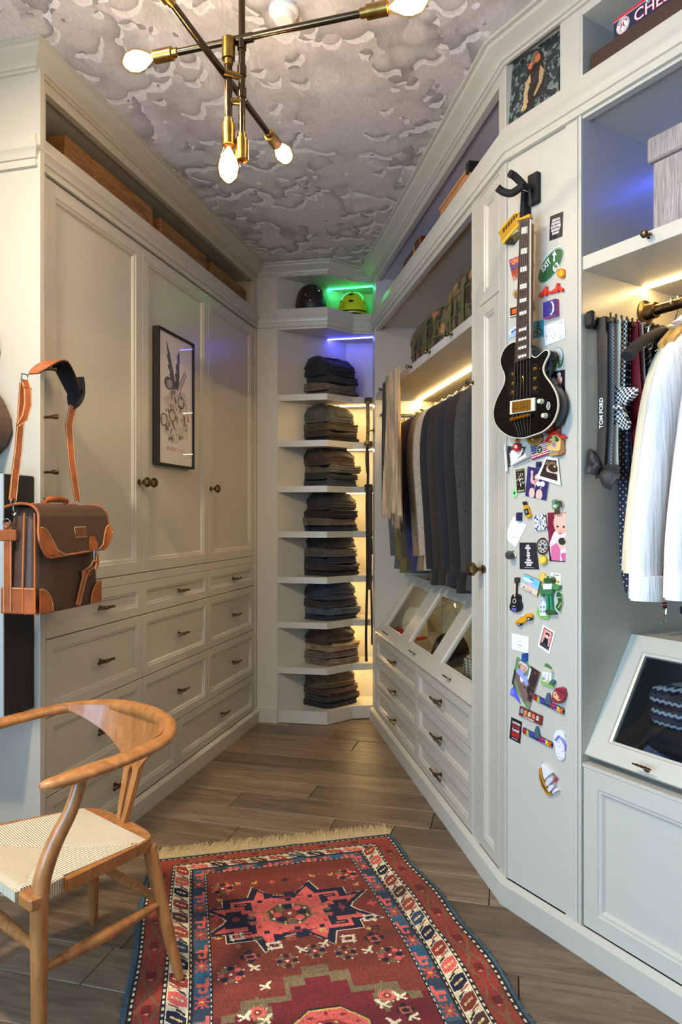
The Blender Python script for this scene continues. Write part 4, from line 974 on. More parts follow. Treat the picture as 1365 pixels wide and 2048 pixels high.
# ------------------------------------------------------------------ rug
def draw_rug():
    Wd, Hd = 320, 560; LEN = 1.62
    c = Canvas(Wd, Hd, (112, 46, 34)); U = c.X; V = c.Y*LEN/.92      # both in rug widths
    RED, RUST, CORAL, NAVY, BLUE, CREAM, BROWN, OLIVE, GOLDC, DK = (112, 36, 28), (128, 58, 38), (206, 88, 78), (24, 24, 44), (52, 78, 92), (214, 196, 160), (72, 40, 32), (110, 92, 62), (190, 152, 82), (38, 26, 26)
    VT = V.max()
    q = np.random.default_rng(11)
    ab = 1+.16*(np.sin(V*23+1.3)*.35+np.sin(V*57)*.25+np.sin(V*9+.4)*.4)   # abrash: the wool's tone drifts from row to row
    c.a[:] = (112, 46, 33)
    c.put(V > .90, (100, 26, 30))
    d = np.minimum(np.minimum(U, 1-U), np.minimum(V*1.42, (VT-V)*1.42))
    along = np.where(np.minimum(U, 1-U) <= np.minimum(V, VT-V)*1.42, V, U)
    def band(a, b, col): c.put((d >= a) & (d < b), col)
    def dots(a, b, c1, c2, f): c.put((d >= a) & (d < b), c1); c.put((d >= a) & (d < b) & (((along*f) % 1) < .5), c2)
    band(0, .222, RED)
    band(0, .010, BLUE); band(.010, .016, DK); dots(.016, .021, DK, CREAM, 42); band(.021, .025, DK)
    band(.025, .090, (130, 50, 34))
    m = (d > .030) & (d < .085); ph = along*7.2; tri = np.abs((ph % 1)-.5)*2
    k = np.abs((d-.0575)/.0275)
    c.put(m & (np.abs(k-tri) < .16), (110, 76, 50)); c.put(m & (np.abs(k-tri*.5) < .10) & ((ph % 2) < 1), (150, 34, 30)); c.put(m & (k < .2) & ((ph % 1) < .16), (204, 120, 84))
    c.put(m & (k < .45) & (np.abs(((ph+.5) % 1)-.5) < .12), (96, 30, 26))
    band(.090, .094, DK); dots(.094, .099, DK, CREAM, 42); band(.099, .104, DK)
    band(.104, .158, CREAM)
    # leaf and bar border
    ph = along*13.0; n = np.floor(ph).astype(int); f = ph-n; k = (d-.131)/.022; ak = np.abs(k)
    pal = np.array([NAVY, (140, 44, 36), CORAL, NAVY, (122, 46, 34), BROWN, (150, 60, 48), (44, 62, 80)])
    leaf = (d > .107) & (d < .155) & (np.abs(f-.5-k*.22) < .37-.12*ak) & ~((np.abs(k) < .75) & (np.abs(f-.5-k*.22) < .05))
    c.a[leaf] = pal[n[leaf] % 8]
    c.put((d > .110) & (d < .152) & (np.abs(f-.02-k*.35) < .06), DK); c.put((d > .115) & (d < .148) & (np.abs(f-.5-k*.22) < .035) & (ak < .55), GOLDC)
    c.put((d > .108) & (d < .154) & (np.abs(f-.93-k*.25) < .04), (150, 44, 36))
    band(.158, .163, DK); dots(.163, .167, DK, CREAM, 42); band(.167, .171, DK)
    band(.171, .215, BLUE)
    c.put((d >= .171) & (d < .215) & (np.sin(along*31) > .3), (40, 52, 66)); c.put((d >= .171) & (d < .215) & (np.sin(along*17+2) > .75), (38, 84, 108))
    ph = along*6.6; n = np.floor(ph).astype(int); f = ph-n; k = (d-.193)/.02
    hook = (d > .174) & (d < .213)
    star = hook & (np.abs(f-.5) < .17) & ((np.abs(np.abs(f-.5)*5.5-np.abs(k)) < .22) | (np.abs(f-.5) < .025) | (np.abs(k) < .14)); c.put(star, (176, 70, 58)); c.put(hook & (np.abs(f-.5) < .03) & (np.abs(k) < .25), GOLDC)
    c.put(hook & (((np.abs(f-.05) < .045) & (k > -.8)) | ((f > .05) & (f < .26) & (np.abs(k-.55) < .2)) | ((np.abs(f-.24) < .035) & (k < .6) & (k > -.3)) | ((f > .15) & (f < .26) & (np.abs(k+.3) < .16)) | ((f > .86) & (k > .45))), CORAL)
    dots(.215, .2195, DK, CREAM, 46); band(.2195, .222, DK)
    fld = d > .224
    def P(pts, cx, cy, sx, sy, col, grow=1.0): c.put(c.inside([((cx+x*sx*grow), (cy+y*sy*grow)*.92/LEN) for x, y in pts]) & fld, col)
    def sym(quarter):
        a = quarter; o = list(a)
        o += [(x, -y) for x, y in a[::-1]]; o += [(-x, -y) for x, y in a]; o += [(-x, y) for x, y in a[::-1]]; return o
    def stepped(pts, q_=.028):
        out = []
        for (x0, y0), (x1, y1) in zip(pts, pts[1:]+pts[:1]):
            nn = max(1, int(max(abs(x1-x0), abs(y1-y0))/.09)); 
            for i in range(nn):
                xa, ya = x0+(x1-x0)*i/nn, y0+(y1-y0)*i/nn; xb, yb = x0+(x1-x0)*(i+1)/nn, y0+(y1-y0)*(i+1)/nn
                out += [(xa, ya)]+([(xb, ya)] if abs(x1-x0) > .05 and abs(y1-y0) > .05 else [])
        return out
    Q = [(0, -.60), (.16, -.66), (.38, -1.02), (.46, -.66), (.78, -.66), (.78, -.42), (1.06, -.46), (.80, -.10), (.76, 0)]
    def medal(cx, cy, sx, sy):
        S = sym(Q)
        P(S, cx, cy, sx, sy, CREAM, 1.045); P(S, cx, cy, sx, sy, NAVY, 1.02)
        q2 = [(0, -.52), (.14, -.56), (.33, -.86), (.40, -.58), (.70, -.58), (.70, -.36), (.94, -.38), (.72, -.08), (.68, 0)]
        P(sym(q2), cx, cy, sx, sy, CORAL)
        for a in (-1, 1):
            P(stepped([(.42, 0), (.58, -.26), (.80, -.26), (.74, 0), (.80, .26), (.58, .26)]), cx, cy, sx*a, sy, NAVY)
            P([(.62, -.05), (.70, -.05), (.70, .05), (.62, .05)], cx, cy, sx*a, sy, (130, 50, 50)); P([(.65, -.12), (.67, -.12), (.67, .12), (.65, .12)], cx, cy, sx*a, sy, (130, 50, 50))
            P(stepped([(0, -.42), (.14, -.60), (.26, -.56), (.14, -.74), (0, -.60), (-.14, -.74), (-.26, -.56), (-.14, -.60)]), cx, cy, sx, sy*a, NAVY)
            P([(-.08, -.52), (.08, -.52), (.08, -.58), (-.08, -.58)], cx, cy, sx, sy*a, (122, 44, 44))
            for b_ in (-1, 1):
                P([(.44, -.50), (.66, -.50), (.66, -.40), (.54, -.40), (.54, -.26), (.44, -.20)], cx, cy, sx*a, sy*b_, NAVY); P([(.50, -.46), (.62, -.46), (.62, -.43), (.50, -.43)], cx, cy, sx*a, sy*b_, CORAL)
                P(stepped([(.24, -.44), (.36, -.62), (.36, -.44)]), cx, cy, sx*a, sy*b_, NAVY)
                for (x, y) in ((.30, -.12), (.42, -.16), (.46, -.02)): P([(x, y-.06), (x+.05, y), (x, y+.06), (x+.012, y), ], cx, cy, sx*a, sy*b_, OLIVE); P([(x-.03, y-.012), (x+.07, y-.012), (x+.07, y+.012), (x-.03, y+.012)], cx, cy, sx*a, sy*b_, OLIVE)
                for (x, y) in ((.16, -.40), (.40, -.32), (.52, -.14)): P([(x-.015, y-.03), (x+.02, y-.03), (x+.02, y), (x-.0, y), (x, y+.03), (x-.015, y+.03)], cx, cy, sx*a, sy*b_, (122, 46, 56))
        octg = lambda r: [(r*math.cos(R_(22.5+45*i))*.30, r*math.sin(R_(22.5+45*i))*.36) for i in range(8)]
        P(octg(1.0), cx, cy, sx, sy, OLIVE); P(octg(.9), cx, cy, sx, sy, (84, 44, 40))
        flower(cx, cy, .055)
        for i in range(8): P([(-.02+.22*math.cos(R_(45*i+20)), -.02+.26*math.sin(R_(45*i+20))), (.012+.22*math.cos(R_(45*i+20)), -.02+.26*math.sin(R_(45*i+20))), (.0+.22*math.cos(R_(45*i+20)), .03+.26*math.sin(R_(45*i+20)))], cx, cy, sx, sy, CREAM)
    def flower(cx, cy, r, pal=None):
        pal = pal or [NAVY, CORAL, OLIVE, NAVY, (190, 80, 70), OLIVE, NAVY, CORAL]
        for i in range(8):
            a = R_(45*i); x, y = cx+r*.72*math.cos(a), cy+r*.72*math.sin(a)
            c.put((((U-x)/(r*.27))**2+((V-y)/(r*.27))**2 < 1) & fld, pal[i])
            x, y = cx+r*1.05*math.cos(a+.39), cy+r*1.05*math.sin(a+.39); c.put((((U-x)/(r*.09))**2+((V-y)/(r*.09))**2 < 1) & fld, CREAM if i % 2 else GOLDC)
        c.put((((U-cx)/(r*.42))**2+((V-cy)/(r*.42))**2 < 1) & fld, (130, 44, 38)); c.put((((U-cx)/(r*.14))**2+((V-cy)/(r*.14))**2 < 1) & fld, CREAM)
    def ess(cx, cy, s, col, fl=1): P([(-1, -.6), (.4, -.6), (.4, -.9), (1, -.45), (.4, 0), (.4, -.25), (-.55, -.25), (-.55, .25), (-.9, .25)], cx, cy, s*fl, s, col); P([(1, .8), (-.4, .8), (-.4, 1.05), (-1, .62), (-.4, .2), (-.4, .45), (.55, .45), (.55, -.05), (.9, -.05)], cx, cy, s*fl, s, col)
    def arrow(cx, cy, s, col, fl=1): P([(-1, -.9), (-.5, -1), (.1, -.1), (.9, -.5), (1, -.1), (.2, .3), (1, .7), (.6, .95), (-.1, .35), (-.3, .9), (-.7, .8), (-.4, .1)], cx, cy, s*fl, s, col)
    def cross(cx, cy, s, col): P([(-.25, -1), (.25, -1), (.25, -.25), (1, -.25), (1, .25), (.25, .25), (.25, 1), (-.25, 1), (-.25, .25), (-1, .25), (-1, -.25), (-.25, -.25)], cx, cy, s, s, col)
    def block(cx, cy, s):
        P([(-1, 0), (0, -1), (1, 0), (0, 1)], cx, cy, s*1.3, s*1.3, DK); ess(cx, cy, s*.75, (176, 82, 72)); cross(cx, cy, s*.3, DK)
    medal(.478, .472, .262, .176)
    for x in (.275, .725): flower(x, .275, .036); flower(x-.004, .735, .036)
    for x, y, fl in ((.33, .25, 1), (.39, .26, -1), (.60, .255, 1), (.67, .26, -1), (.26, .345, 1), (.74, .345, -1)): arrow(x, y, .012, GOLDC, fl)
    for x, y, s, col in ((.50, .262, .016, NAVY), (.45, .268, .012, CORAL), (.55, .27, .012, (150, 60, 52)), (.245, .45, .018, (190, 66, 60)), (.755, .47, .018, (190, 66, 60)), (.245, .56, .010, GOLDC), (.30, .61, .010, (170, 100, 60)), (.70, .60, .010, GOLDC)): cross(x, y, s, col)
    for x, y, s, col, fl in ((.30, .56, .024, CREAM, 1), (.72, .545, .024, CREAM, -1), (.405, .625, .024, CREAM, 1), (.625, .635, .024, CREAM, -1), (.36, .58, .014, OLIVE, 1), (.46, .60, .014, (160, 84, 50), 1), (.72, .60, .014, DK, -1), (.75, .63, .012, (70, 56, 50), 1), (.56, .58, .012, GOLDC, 1)): ess(x, y, s, col, fl)
    block(.33, .665, .026); block(.70, .650, .026)
    for x, y in ((.43, .705), (.60, .70), (.515, .675)): flower(x, y, .030, [NAVY, OLIVE, DK, OLIVE]*2)
    for x, y, fl in ((.335, .715, 1), (.48, .66, 1), (.55, .645, -1), (.665, .70, -1), (.36, .80, -1)): arrow(x, y, .018, CREAM, fl)
    # lower olive frame and second medallion
    LOW = [(-1, .1), (-.8, .1), (-.8, -.2), (-.35, -.2), (-.35, -.7), (-.15, -.7), (-.15, -.95), (.15, -.95), (.15, -.7), (.35, -.7), (.35, -.2), (.8, -.2), (.8, .1), (1, .1), (1, .3), (-1, .3)]
    cy = .90
    P(stepped(LOW), .5, cy-.02, .26, .15, OLIVE); P(stepped([(x*.86, y*.72+.08) for x, y in LOW]), .5, cy-.02, .26, .15, (104, 30, 32))
    for a in (-1, 1):
        P(stepped([(.50, -.1), (.62, -.4), (.74, -.1), (.92, 0), (.74, .1), (.62, .4), (.50, .1)]), .5, cy, .26*a, .15, OLIVE); flower(.5+a*.168, cy, .024, [CORAL]*8)
        for x, y in ((.30, .08), (.40, .02), (.32, .28), (.42, .24)): arrow(.5+a*x*.5, cy+y*.35, .020, CREAM, a)
    octg = lambda r: [(r*math.cos(R_(22.5+45*i)), r*math.sin(R_(22.5+45*i))) for i in range(8)]
    for cy2, full in ((1.02, 1), (1.38, 1)):
        P(octg(1.1), .5, cy2, .105, .105, DK); P(octg(1.06), .5, cy2, .105, .105, GOLDC); P(octg(1.0), .5, cy2, .105, .105, CORAL); P(octg(.62), .5, cy2, .105, .105, (150, 46, 46)); flower(.5, cy2, .052)
        for i in range(12): cross(.5+.085*math.cos(R_(30*i)), cy2+.085*math.sin(R_(30*i)), .007, (130, 30, 40))
        for x in (.3, .7): flower(x, cy2+.1, .034); ess(x, cy2+.2, .022, CREAM); block(x, cy2-.06, .022)
    c.a *= ab[..., None]
    wear = np.random.default_rng(3).normal(1, .10, c.a.shape[:2]); c.a = np.clip(c.a*wear[..., None]*1.0+4, 0, 255)
    return c
rugc = draw_rug()
RL = [(0, (-.6919, 2.4698)), (.155, (-.6487, 2.228)), (.49, (-.5393, 1.6831)), (1, (-.40, .86))]
RR = [(0, (.1871, 2.675)), (.26, (.3266, 2.2575)), (.40, (.405, 2.0173)), (.505, (.4421, 1.8431)), (.60, (.4777, 1.6831)), (1, (.60, 1.03))]
def along(tab, t):
    for (t0, p0), (t1, p1) in zip(tab, tab[1:]):
        if t <= t1: k = (t-t0)/(t1-t0); return (p0[0]+(p1[0]-p0[0])*k, p0[1]+(p1[1]-p0[1])*k)
    return tab[-1][1]
def rug_pt(s, t):
    l = along(RL, t); r = along(RR, t)
    x, y = l[0]+(r[0]-l[0])*s, l[1]+(r[1]-l[1])*s
    ed = .006*math.sin(t*29+.6)*max(0, (s-.8)/.2)+.003*math.sin(t*23)*max(0, (.15-s)/.15)
    z = .0085+.0028*math.exp(-((s-.58)/.02)**2-((t-.05)/.05)**2)*2+.0016*math.sin(t*21+s*3)*max(0, s-.75)*4
    return (x+ed, y, z)
RUGM = print_mat('rug_wool', .95, .35, 420)
rug = print_slab(rugc, rug_pt, lambda s, t: (rug_pt(s, t)[0], rug_pt(s, t)[1], .0005), edge=(40, 62, 76)).build('rug', RUGM, smooth=60)
tag(rug, 'worn red patterned wool rug with star medallion lying on the wooden floor', 'rug')
q = MB()
for i in range(1150):
    s = (i+random.random())/1150; x, y, z = rug_pt(s, 0)
    d = Vector((.20*random.uniform(-.5, 1.4), .98)).normalized()*random.uniform(.06, .115)
    e = random.uniform(-.012, .012); w_ = .0021
    zz = random.uniform(.004, .011)
    q.tube([(x, y-.004, .006), (x+d.x*.5+e*.3, y+d.y*.5, zz), (x+d.x+e, y+d.y, .002)], [w_, w_, w_*.5], 4)
q.build('fringe', pbr('fringe_wool', (206, 184, 140), .9), rug, stuff=True, smooth=0, fix=False)
q = MB()
for i in range(170):
    t = i/170*.62
    for s in (0, 1):
        x, y, z = rug_pt(s, t); e = random.uniform(.003, .010)*(1 if s else -1)
        q.tube([(x-.004*(1 if s else -1), y, .005), (x+e, y-random.uniform(-.006, .006), .002)], [.0022, .0010], 4)
q.build('selvedge_fringe', pbr('blue_yarn', (58, 84, 98), .9), rug, stuff=True, smooth=0, fix=False)

# ------------------------------------------------------------------ folded trousers on the corner shelves
def cloth(name, c, var=.22, vs=26, bmp=.35, bs=420, rough=.85):
    return pbr(name, c, rough, var=var, vscale=vs, bmp=bmp, bscale=bs, sheen=.05)
CLO = {'black denim': cloth('c_black', (31, 28, 26)), 'charcoal denim': cloth('c_char', (45, 42, 40)), 'dark brown cord': cloth('c_brown', (61, 45, 33)), 'grey brown twill': cloth('c_gbr', (91, 77, 63)), 'olive brown twill': cloth('c_olb', (80, 65, 42)),
       'khaki twill': cloth('c_khaki', (132, 110, 84)), 'grey green twill': cloth('c_gg', (80, 79, 68)), 'dark blue denim': cloth('c_dbl', (40, 47, 58)), 'faded blue denim': cloth('c_fbl', (65, 73, 84)), 'grey denim': cloth('c_gden', (75, 70, 65)), 'taupe cord': cloth('c_taupe', (105, 89, 73)), 'navy cotton': cloth('c_navy', (29, 33, 45))}
JC = Vector((-.080, 4.138)); JU = Vector((-.172, .130)); JV = Vector((.205, .166))
def folded(c, u, v, z, h, mat, name, label, seed, layers=3, dome=0.0, group='folded trousers on the corner shelves'):
    """soft folded garment: c the front corner, u and v its two plan sides; pinches between the layers show the folds"""
    q_ = random.Random(seed); ctr = c+(u+v)/2
    N = 44; rings = []
    lv = []
    for k in range(layers):
        for f, s in ((.05, -.030), (.3, -.004), (.5, 0), (.7, -.004), (.95, -.030)): lv.append(((k+f)/layers, s+q_.uniform(-.006, .006)))
    lj = [q_.uniform(-.012, .012) for _ in range(layers)]
    for i, (f, s) in enumerate(lv):
        k = i//5; r = []
        for j in range(N):
            a = 2*math.pi*j/N; ca, sa = math.cos(a), math.sin(a); e = 7.0
            x = math.copysign(abs(ca)**(2/e), ca); y = math.copysign(abs(sa)**(2/e), sa)
            front = max(0, -x)
            kx = 1+s*(1.0 if y > -.9 else .6); wob = .010*math.sin(3*a+seed)+.006*math.sin(7*a+k*2+seed)
            x *= (kx+wob); y *= (kx+wob*.7)
            nz = mnoise.noise(Vector((x*2.2+seed*3.1, y*2.2, f*5+k))); x *= 1+.05*nz; y *= 1+.04*nz
            p = ctr+u*(.5*x)+v*(.5*y)+(u.normalized())*lj[k]*.6
            zz = z+h*f+.006*math.sin(a*2+seed)*f+.004*math.sin(5*a+k)*f+.010*f*mnoise.noise(Vector((x*3, y*3, seed*1.7)))
            rings_z = zz+dome*f*f*max(0, 1-(x*x+y*y)*.35)*.55
            r.append((p.x, p.y, max(z+.0005, rings_z)))
        rings.append(r)
    top = rings[-1]
    for sc_, zz in ((.82, .55), (.55, .85), (.25, 1.0), (.04, 1.05)):
        r = []
        for j, p in enumerate(top):
            a = 2*math.pi*j/N
            sh_ = u*(.20*(1-sc_))+v*(-.10*(1-sc_)) if dome > .02 else u*0
            r.append((ctr.x+sh_.x+(p[0]-ctr.x)*sc_, ctr.y+sh_.y+(p[1]-ctr.y)*sc_, p[2]+(.005+dome)*zz+.005*math.sin(a*3+sc_*9+seed)*sc_+dome*.25*math.sin(a*2+seed*1.7)*sc_+.012*mnoise.noise(Vector((math.cos(a)*sc_*3, math.sin(a)*sc_*3, seed*2.3)))))
        rings.append(r)
    q = MB(); q.loft(rings); o = q.build(name, mat, smooth=70); tag(o, label, 'trousers' if 'trousers' in name else 'sweater', group); return o
STACKS = [
 (1.992, ('top shelf',), [('grey brown twill', .034), ('taupe cord', .042), ('charcoal denim', .040), ('black denim', .048)]),
 (1.713, ('second shelf',), [('black denim', .026), ('dark brown cord', .034), ('olive brown twill', .046), ('grey green twill', .044)]),
 (1.438, ('third shelf',), [('dark blue denim', .040), ('charcoal denim', .036), ('grey green twill', .040), ('dark brown cord', .052)]),
 (1.163, ('fourth shelf',), [('navy cotton', .030), ('grey brown twill', .042), ('black denim', .046), ('charcoal denim', .052)]),
 (.887, ('fifth shelf',), [('black denim', .030), ('charcoal denim', .036), ('navy cotton', .038), ('grey denim', .050), ('black denim', .040)]),
 (.615, ('sixth shelf',), [('navy cotton', .030), ('faded blue denim', .040), ('charcoal denim', .044), ('dark blue denim', .062)]),
 (.340, ('seventh shelf',), [('taupe cord', .038), ('grey brown twill', .040), ('khaki twill', .040), ('dark brown cord', .050)]),
 (.080, ('floor plinth',), [('black denim', .030), ('charcoal denim', .038), ('dark brown cord', .042), ('olive brown twill', .062)])]
ORD = {4: ['bottom', 'second from the bottom', 'second from the top', 'top'], 5: ['bottom', 'second from the bottom', 'middle', 'second from the top', 'top']}
for si, (z, where, its) in enumerate(STACKS):
    zz = z+.0005
    for k, (cl, h) in enumerate(its):
        tp = k == len(its)-1; q_ = random.Random(si*9+k)
        off = Vector((q_.uniform(-.008, .010), q_.uniform(-.002, .010)))
        sc_ = 1+q_.uniform(-.07, .07)-(.06 if tp else 0)
        folded(JC+off, JU*sc_, JV*(1+q_.uniform(-.06, .05)-(.08 if tp else 0)), zz, h, CLO[cl], 'folded_trousers', '%s folded trousers, %s in the %s stack' % (cl, ORD[len(its)][k], where[0]), si*13+k*3+1, 2 if h < .036 else (4 if h > .045 else 3), dome=.052 if tp else 0.0)
        zz += h+.004

# ------------------------------------------------------------------ helmets above the corner shelves
def helmet(name, label, c, r, h, mat, face, par_mats, holes, kind):
    t = thing(name, label, 'helmet', c); cx, cy, cz = c
    q = MB(); f = Vector(face).normalized(); sd = Vector((-f.y, f.x))
    rings = []
    for i in range(13):
        k = i/12; an = k*math.pi/2*.995; z = cz+h*(.06+.94*math.sin(an)) if k > 0 else cz
        rr = r*(math.cos(an)**.62)*(1 if k else .94)
        rings.append([(cx+f.x*rr*1.12*math.cos(a)+sd.x*rr*math.sin(a), cy+f.y*rr*1.12*math.cos(a)+sd.y*rr*math.sin(a), z) for a in [2*math.pi*j/32 for j in range(32)]])
    q.loft(rings); q.build('shell', mat, t, smooth=50)
    def on(az, el, d=.0):
        a, e = R_(az), R_(el); rr = r*(math.cos(e)**.62)+d
        return Vector((cx+f.x*rr*1.12*math.cos(a)+sd.x*rr*math.sin(a), cy+f.y*rr*1.12*math.cos(a)+sd.y*rr*math.sin(a), cz+h*(.06+.94*math.sin(e))+d*.6))
    for az, el, rx, mm, nm in holes:
        p = on(az, el); p2 = on(az+3, el); p3 = on(az, el+4); nn = ((p2-p).cross(p3-p)).normalized()
        if nn.dot(p-Vector((cx, cy, cz))) < 0: nn = -nn
        if nm == 'vent':
            q = MB(); s1 = (p2-p).normalized(); s2 = nn.cross(s1); ring = [tuple(p+nn*.0012+s1*rx*math.cos(a)+s2*rx*.5*math.sin(a)) for a in [2*math.pi*j/14 for j in range(14)]]
            q.loft([ring, [tuple(Vector(v)-nn*.006) for v in ring]]); q.build('vent', mm, t, smooth=0)
        else:
            q = MB(); q.lathe([(rx, -.002), (rx, .001), (rx*.5, .0018), (rx*.45, .0005), (.0002, .0005)], p, nn, 10); q.build('rivet', mm, t)
    q = MB(); ring = [on(a, -3.5, .0015) for a in range(0, 361, 12)]; q.tube([tuple(p) for p in ring], .005, 6); q.build('rim', BLACK, t)
    return t, on
hb, on = helmet('black_helmet', 'matt black sports helmet with silver rivets on the top corner shelf', (-.186, 4.225, 2.5085), .098, .172, pbr('helmet_black', (34, 26, 22), .42), (.35, -.94, 0), None,
   [(-40, 28, .0055, CHROME, 'rivet'), (-44, 58, .0055, CHROME, 'rivet'), (-8, 72, .004, CHROME, 'rivet'), (-12, 50, .003, CHROME, 'rivet'), (-22, 14, .004, CHROME, 'rivet'), (16, 16, .004, CHROME, 'rivet'), (40, 70, .003, CHROME, 'rivet'), (-72, 20, .004, CHROME, 'rivet')], 0)
q = MB(); q.tube([tuple(on(a, e, .001)) for a, e in ((14, 60), (8, 54), (10, 46), (18, 40))], .0022, 6); q.tube([tuple(on(a, e, .001)) for a, e in ((14, 60), (26, 54), (32, 44))], .0016, 6); q.build('emblem', CHROME, hb)
YEL = pbr('helmet_yellow', (206, 226, 30), .28, coat=.4)
hy, on = helmet('yellow_helmet', 'bright yellow green sports helmet with black vents on the top corner shelf', (.078, 4.330, 2.5085), .102, .158, YEL, (-.15, -.99, 0), None,
   [(0, 28, .016, BLACK, 'vent'), (-2, 52, .016, BLACK, 'vent'), (0, 74, .012, BLACK, 'vent'), (-52, 34, .010, BLACK, 'vent'), (52, 26, .006, BLACK, 'vent'), (64, 34, .005, BLACK, 'vent'), (-60, 8, .010, BLACK, 'vent')], 0)
q = MB(); ring = [tuple(on(a, e, .001)) for a, e in ((-34, 22), (-28, 28), (-22, 24), (-24, 14), (-30, 12), (-34, 22))]; q.tube(ring, .0013, 5); q.build('emblem', BLACK, hy)
q = MB(); q.tube([tuple(on(a, 4, .0015)) for a in range(-45, 60, 8)], .0075, 6, flat=.5); q.build('brow_band', BLACK, hy)

# ------------------------------------------------------------------ belts and hooks on the end of the suit wardrobe
ED = (Vector(PC)-Vector(PB)).normalized(); EN = Vector((ED.y, -ED.x)); EO = Vector((.166, 4.237))
RE = lambda u, n, z: (EO.x+ED.x*u+EN.x*n, EO.y+ED.y*u+EN.y*n, z)     # along and out from the short front edge of the shelves
HOOKZ = (1.972, 1.703, 1.437)
for i, z in enumerate(HOOKZ):
    q = MB(RE); q.box(-.022, .026, .0006, .005, z-.018, z+.014, bev=.002); q.box(-.018, .022, .005, .028, z-.004, z+.006, bev=.002); q.box(-.020, .024, .024, .030, z-.004, z+.016, bev=.002)
    tag(q.build('belt_hook', BRONZE), 'small bronze belt hook beside the corner shelves, %s of three' % ('top', 'middle', 'lowest')[i], 'hook', 'belt hooks')
BELTM = [pbr('belt_snake', (110, 92, 60), .5, var=.5, vscale=120), pbr('belt_dark', (46, 34, 24), .5), pbr('belt_black', (30, 24, 20), .45), pbr('belt_brown', (74, 48, 28), .5)]
BELTS = [(0, -.004, 1.965, 1.52, .022, 0, 'snake patterned leather belt hanging from the top belt hook'), (1, -.006, 1.695, 1.20, .017, 1, 'dark brown belt hanging from the middle belt hook'),
         (2, -.012, 1.430, .36, .016, 2, 'longest black belt on the lowest belt hook, reaching nearest the floor'), (2, .018, 1.430, .46, .013, 2, 'thin black belt on the lowest belt hook, right of the longest one'), (2, .003, 1.430, .80, .016, 3, 'brown belt on the lowest belt hook beside the black belts'), (2, .014, 1.430, 1.02, .020, 1, 'shortest wide dark brown belt on the lowest belt hook')]
for hi, u, z1, z0, wdt, mi, lab in BELTS:
    t = thing('belt', lab, 'belt', RE(u, .018, z1), 'belts by the corner shelves'); q = MB(RE); N = 14; pts = []
    for k in range(N+1):
        f = k/N; pts.append((u+.006*math.sin(f*7+u*90)*f, (.018+.008*BELTS.index((hi, u, z1, z0, wdt, mi, lab)) % .02)+.006*math.sin(f*5+u*50)*f, z1-(z1-z0)*f))
    rings = [[(p[0]-wdt/2, p[1]-.0015, p[2]), (p[0]+wdt/2, p[1]-.0015, p[2]), (p[0]+wdt/2, p[1]+.0015, p[2]), (p[0]-wdt/2, p[1]+.0015, p[2])] for p in pts]
    q.loft(rings); q.build('strap', BELTM[mi], t, smooth=50)
    q = MB(RE); q.tube([(u-wdt*.6, +.022, z1+.004), (u+wdt*.6, +.022, z1+.004), (u+wdt*.6, +.022, z1-.028), (u-wdt*.6, +.022, z1-.028), (u-wdt*.6, +.022, z1+.004)], .0022, 6); q.build('buckle', CHROME, t)
q = MB(R); q.box(1.985, 2.018, -.02, -.016, 1.765, 1.792, bev=.002); q.box(1.995, 2.008, -.016, .020, 1.774, 1.783, bev=.002); q.box(1.992, 2.011, .018, .024, 1.770, 1.795, bev=.002)
tag(q.build('coat_hook', BRONZE), 'small square bronze coat hook on the far stile behind the scarf', 'hook')

# ------------------------------------------------------------------ camouflage bags
def camo():
    m, nt, b = new_mat('camouflage'); tc = nd(nt, 'ShaderNodeTexCoord')
    out = None
    base = (84, 76, 44)
    prev = None
    for i, (c, sc_, th) in enumerate((((104, 84, 58), 7, .53), ((158, 104, 68), 9, .555), ((44, 32, 24), 8, .575), ((40, 46, 24), 12, .60))):
        ad = nd(nt, 'ShaderNodeVectorMath', operation='ADD'); ad.inputs[1].default_value = (i*3.7, i*1.3, i*5.1); nt.links.new(tc.outputs['Object'], ad.inputs[0])
        n = noise_tex(nt, sc_, 3, .5, vec=ad.outputs[0], stretch=(1.6, 1.6, .75)); r = ramp(nt, n.outputs['Fac'], [(th-.005, (0, 0, 0)), (th+.005, (255, 255, 255))])
        mx = nd(nt, 'ShaderNodeMix', data_type='RGBA'); nt.links.new(r.outputs['Color'], mx.inputs['Factor'])
        if prev is None: mx.inputs['A'].default_value = rgb(base)
        else: nt.links.new(prev, mx.inputs['A'])
        mx.inputs['B'].default_value = rgb(c); prev = mx.outputs['Result']
    nt.links.new(prev, b.inputs['Base Color']); b.inputs['Roughness'].default_value = .7
    n = noise_tex(nt, 500, 2); bump(nt, b, n.outputs['Fac'], .2); return m
CAMO = camo(); PIPE = pbr('olive_webbing', (84, 84, 44), .8)
def soft_box(fr, u0, u1, n0, n1, z0, z1, e=5, seed=0, sag=.01, nlev=9, taper=.0):
    rings = []
    for i in range(nlev+1):
        k = i/nlev; rr = (1-abs(2*k-1)**6*.10); r = []
        for j in range(40):
            a = 2*math.pi*j/40; c, s_ = math.cos(a), math.sin(a)
            x = math.copysign(abs(c)**(2/e), c)*rr*(1-taper*k); y = math.copysign(abs(s_)**(2/e), s_)*rr*(1-taper*k)
            wob = 1+.012*math.sin(3*a+k*5+seed)
            zz = z0+(z1-z0)*k-(sag*k*max(0, abs(x)-.3))
            r.append(((u0+u1)/2+x*(u1-u0)/2*wob, (n0+n1)/2+y*(n1-n0)/2*wob, zz))
        rings.append(r)
    q = MB(fr); q.loft(rings); return q, rings
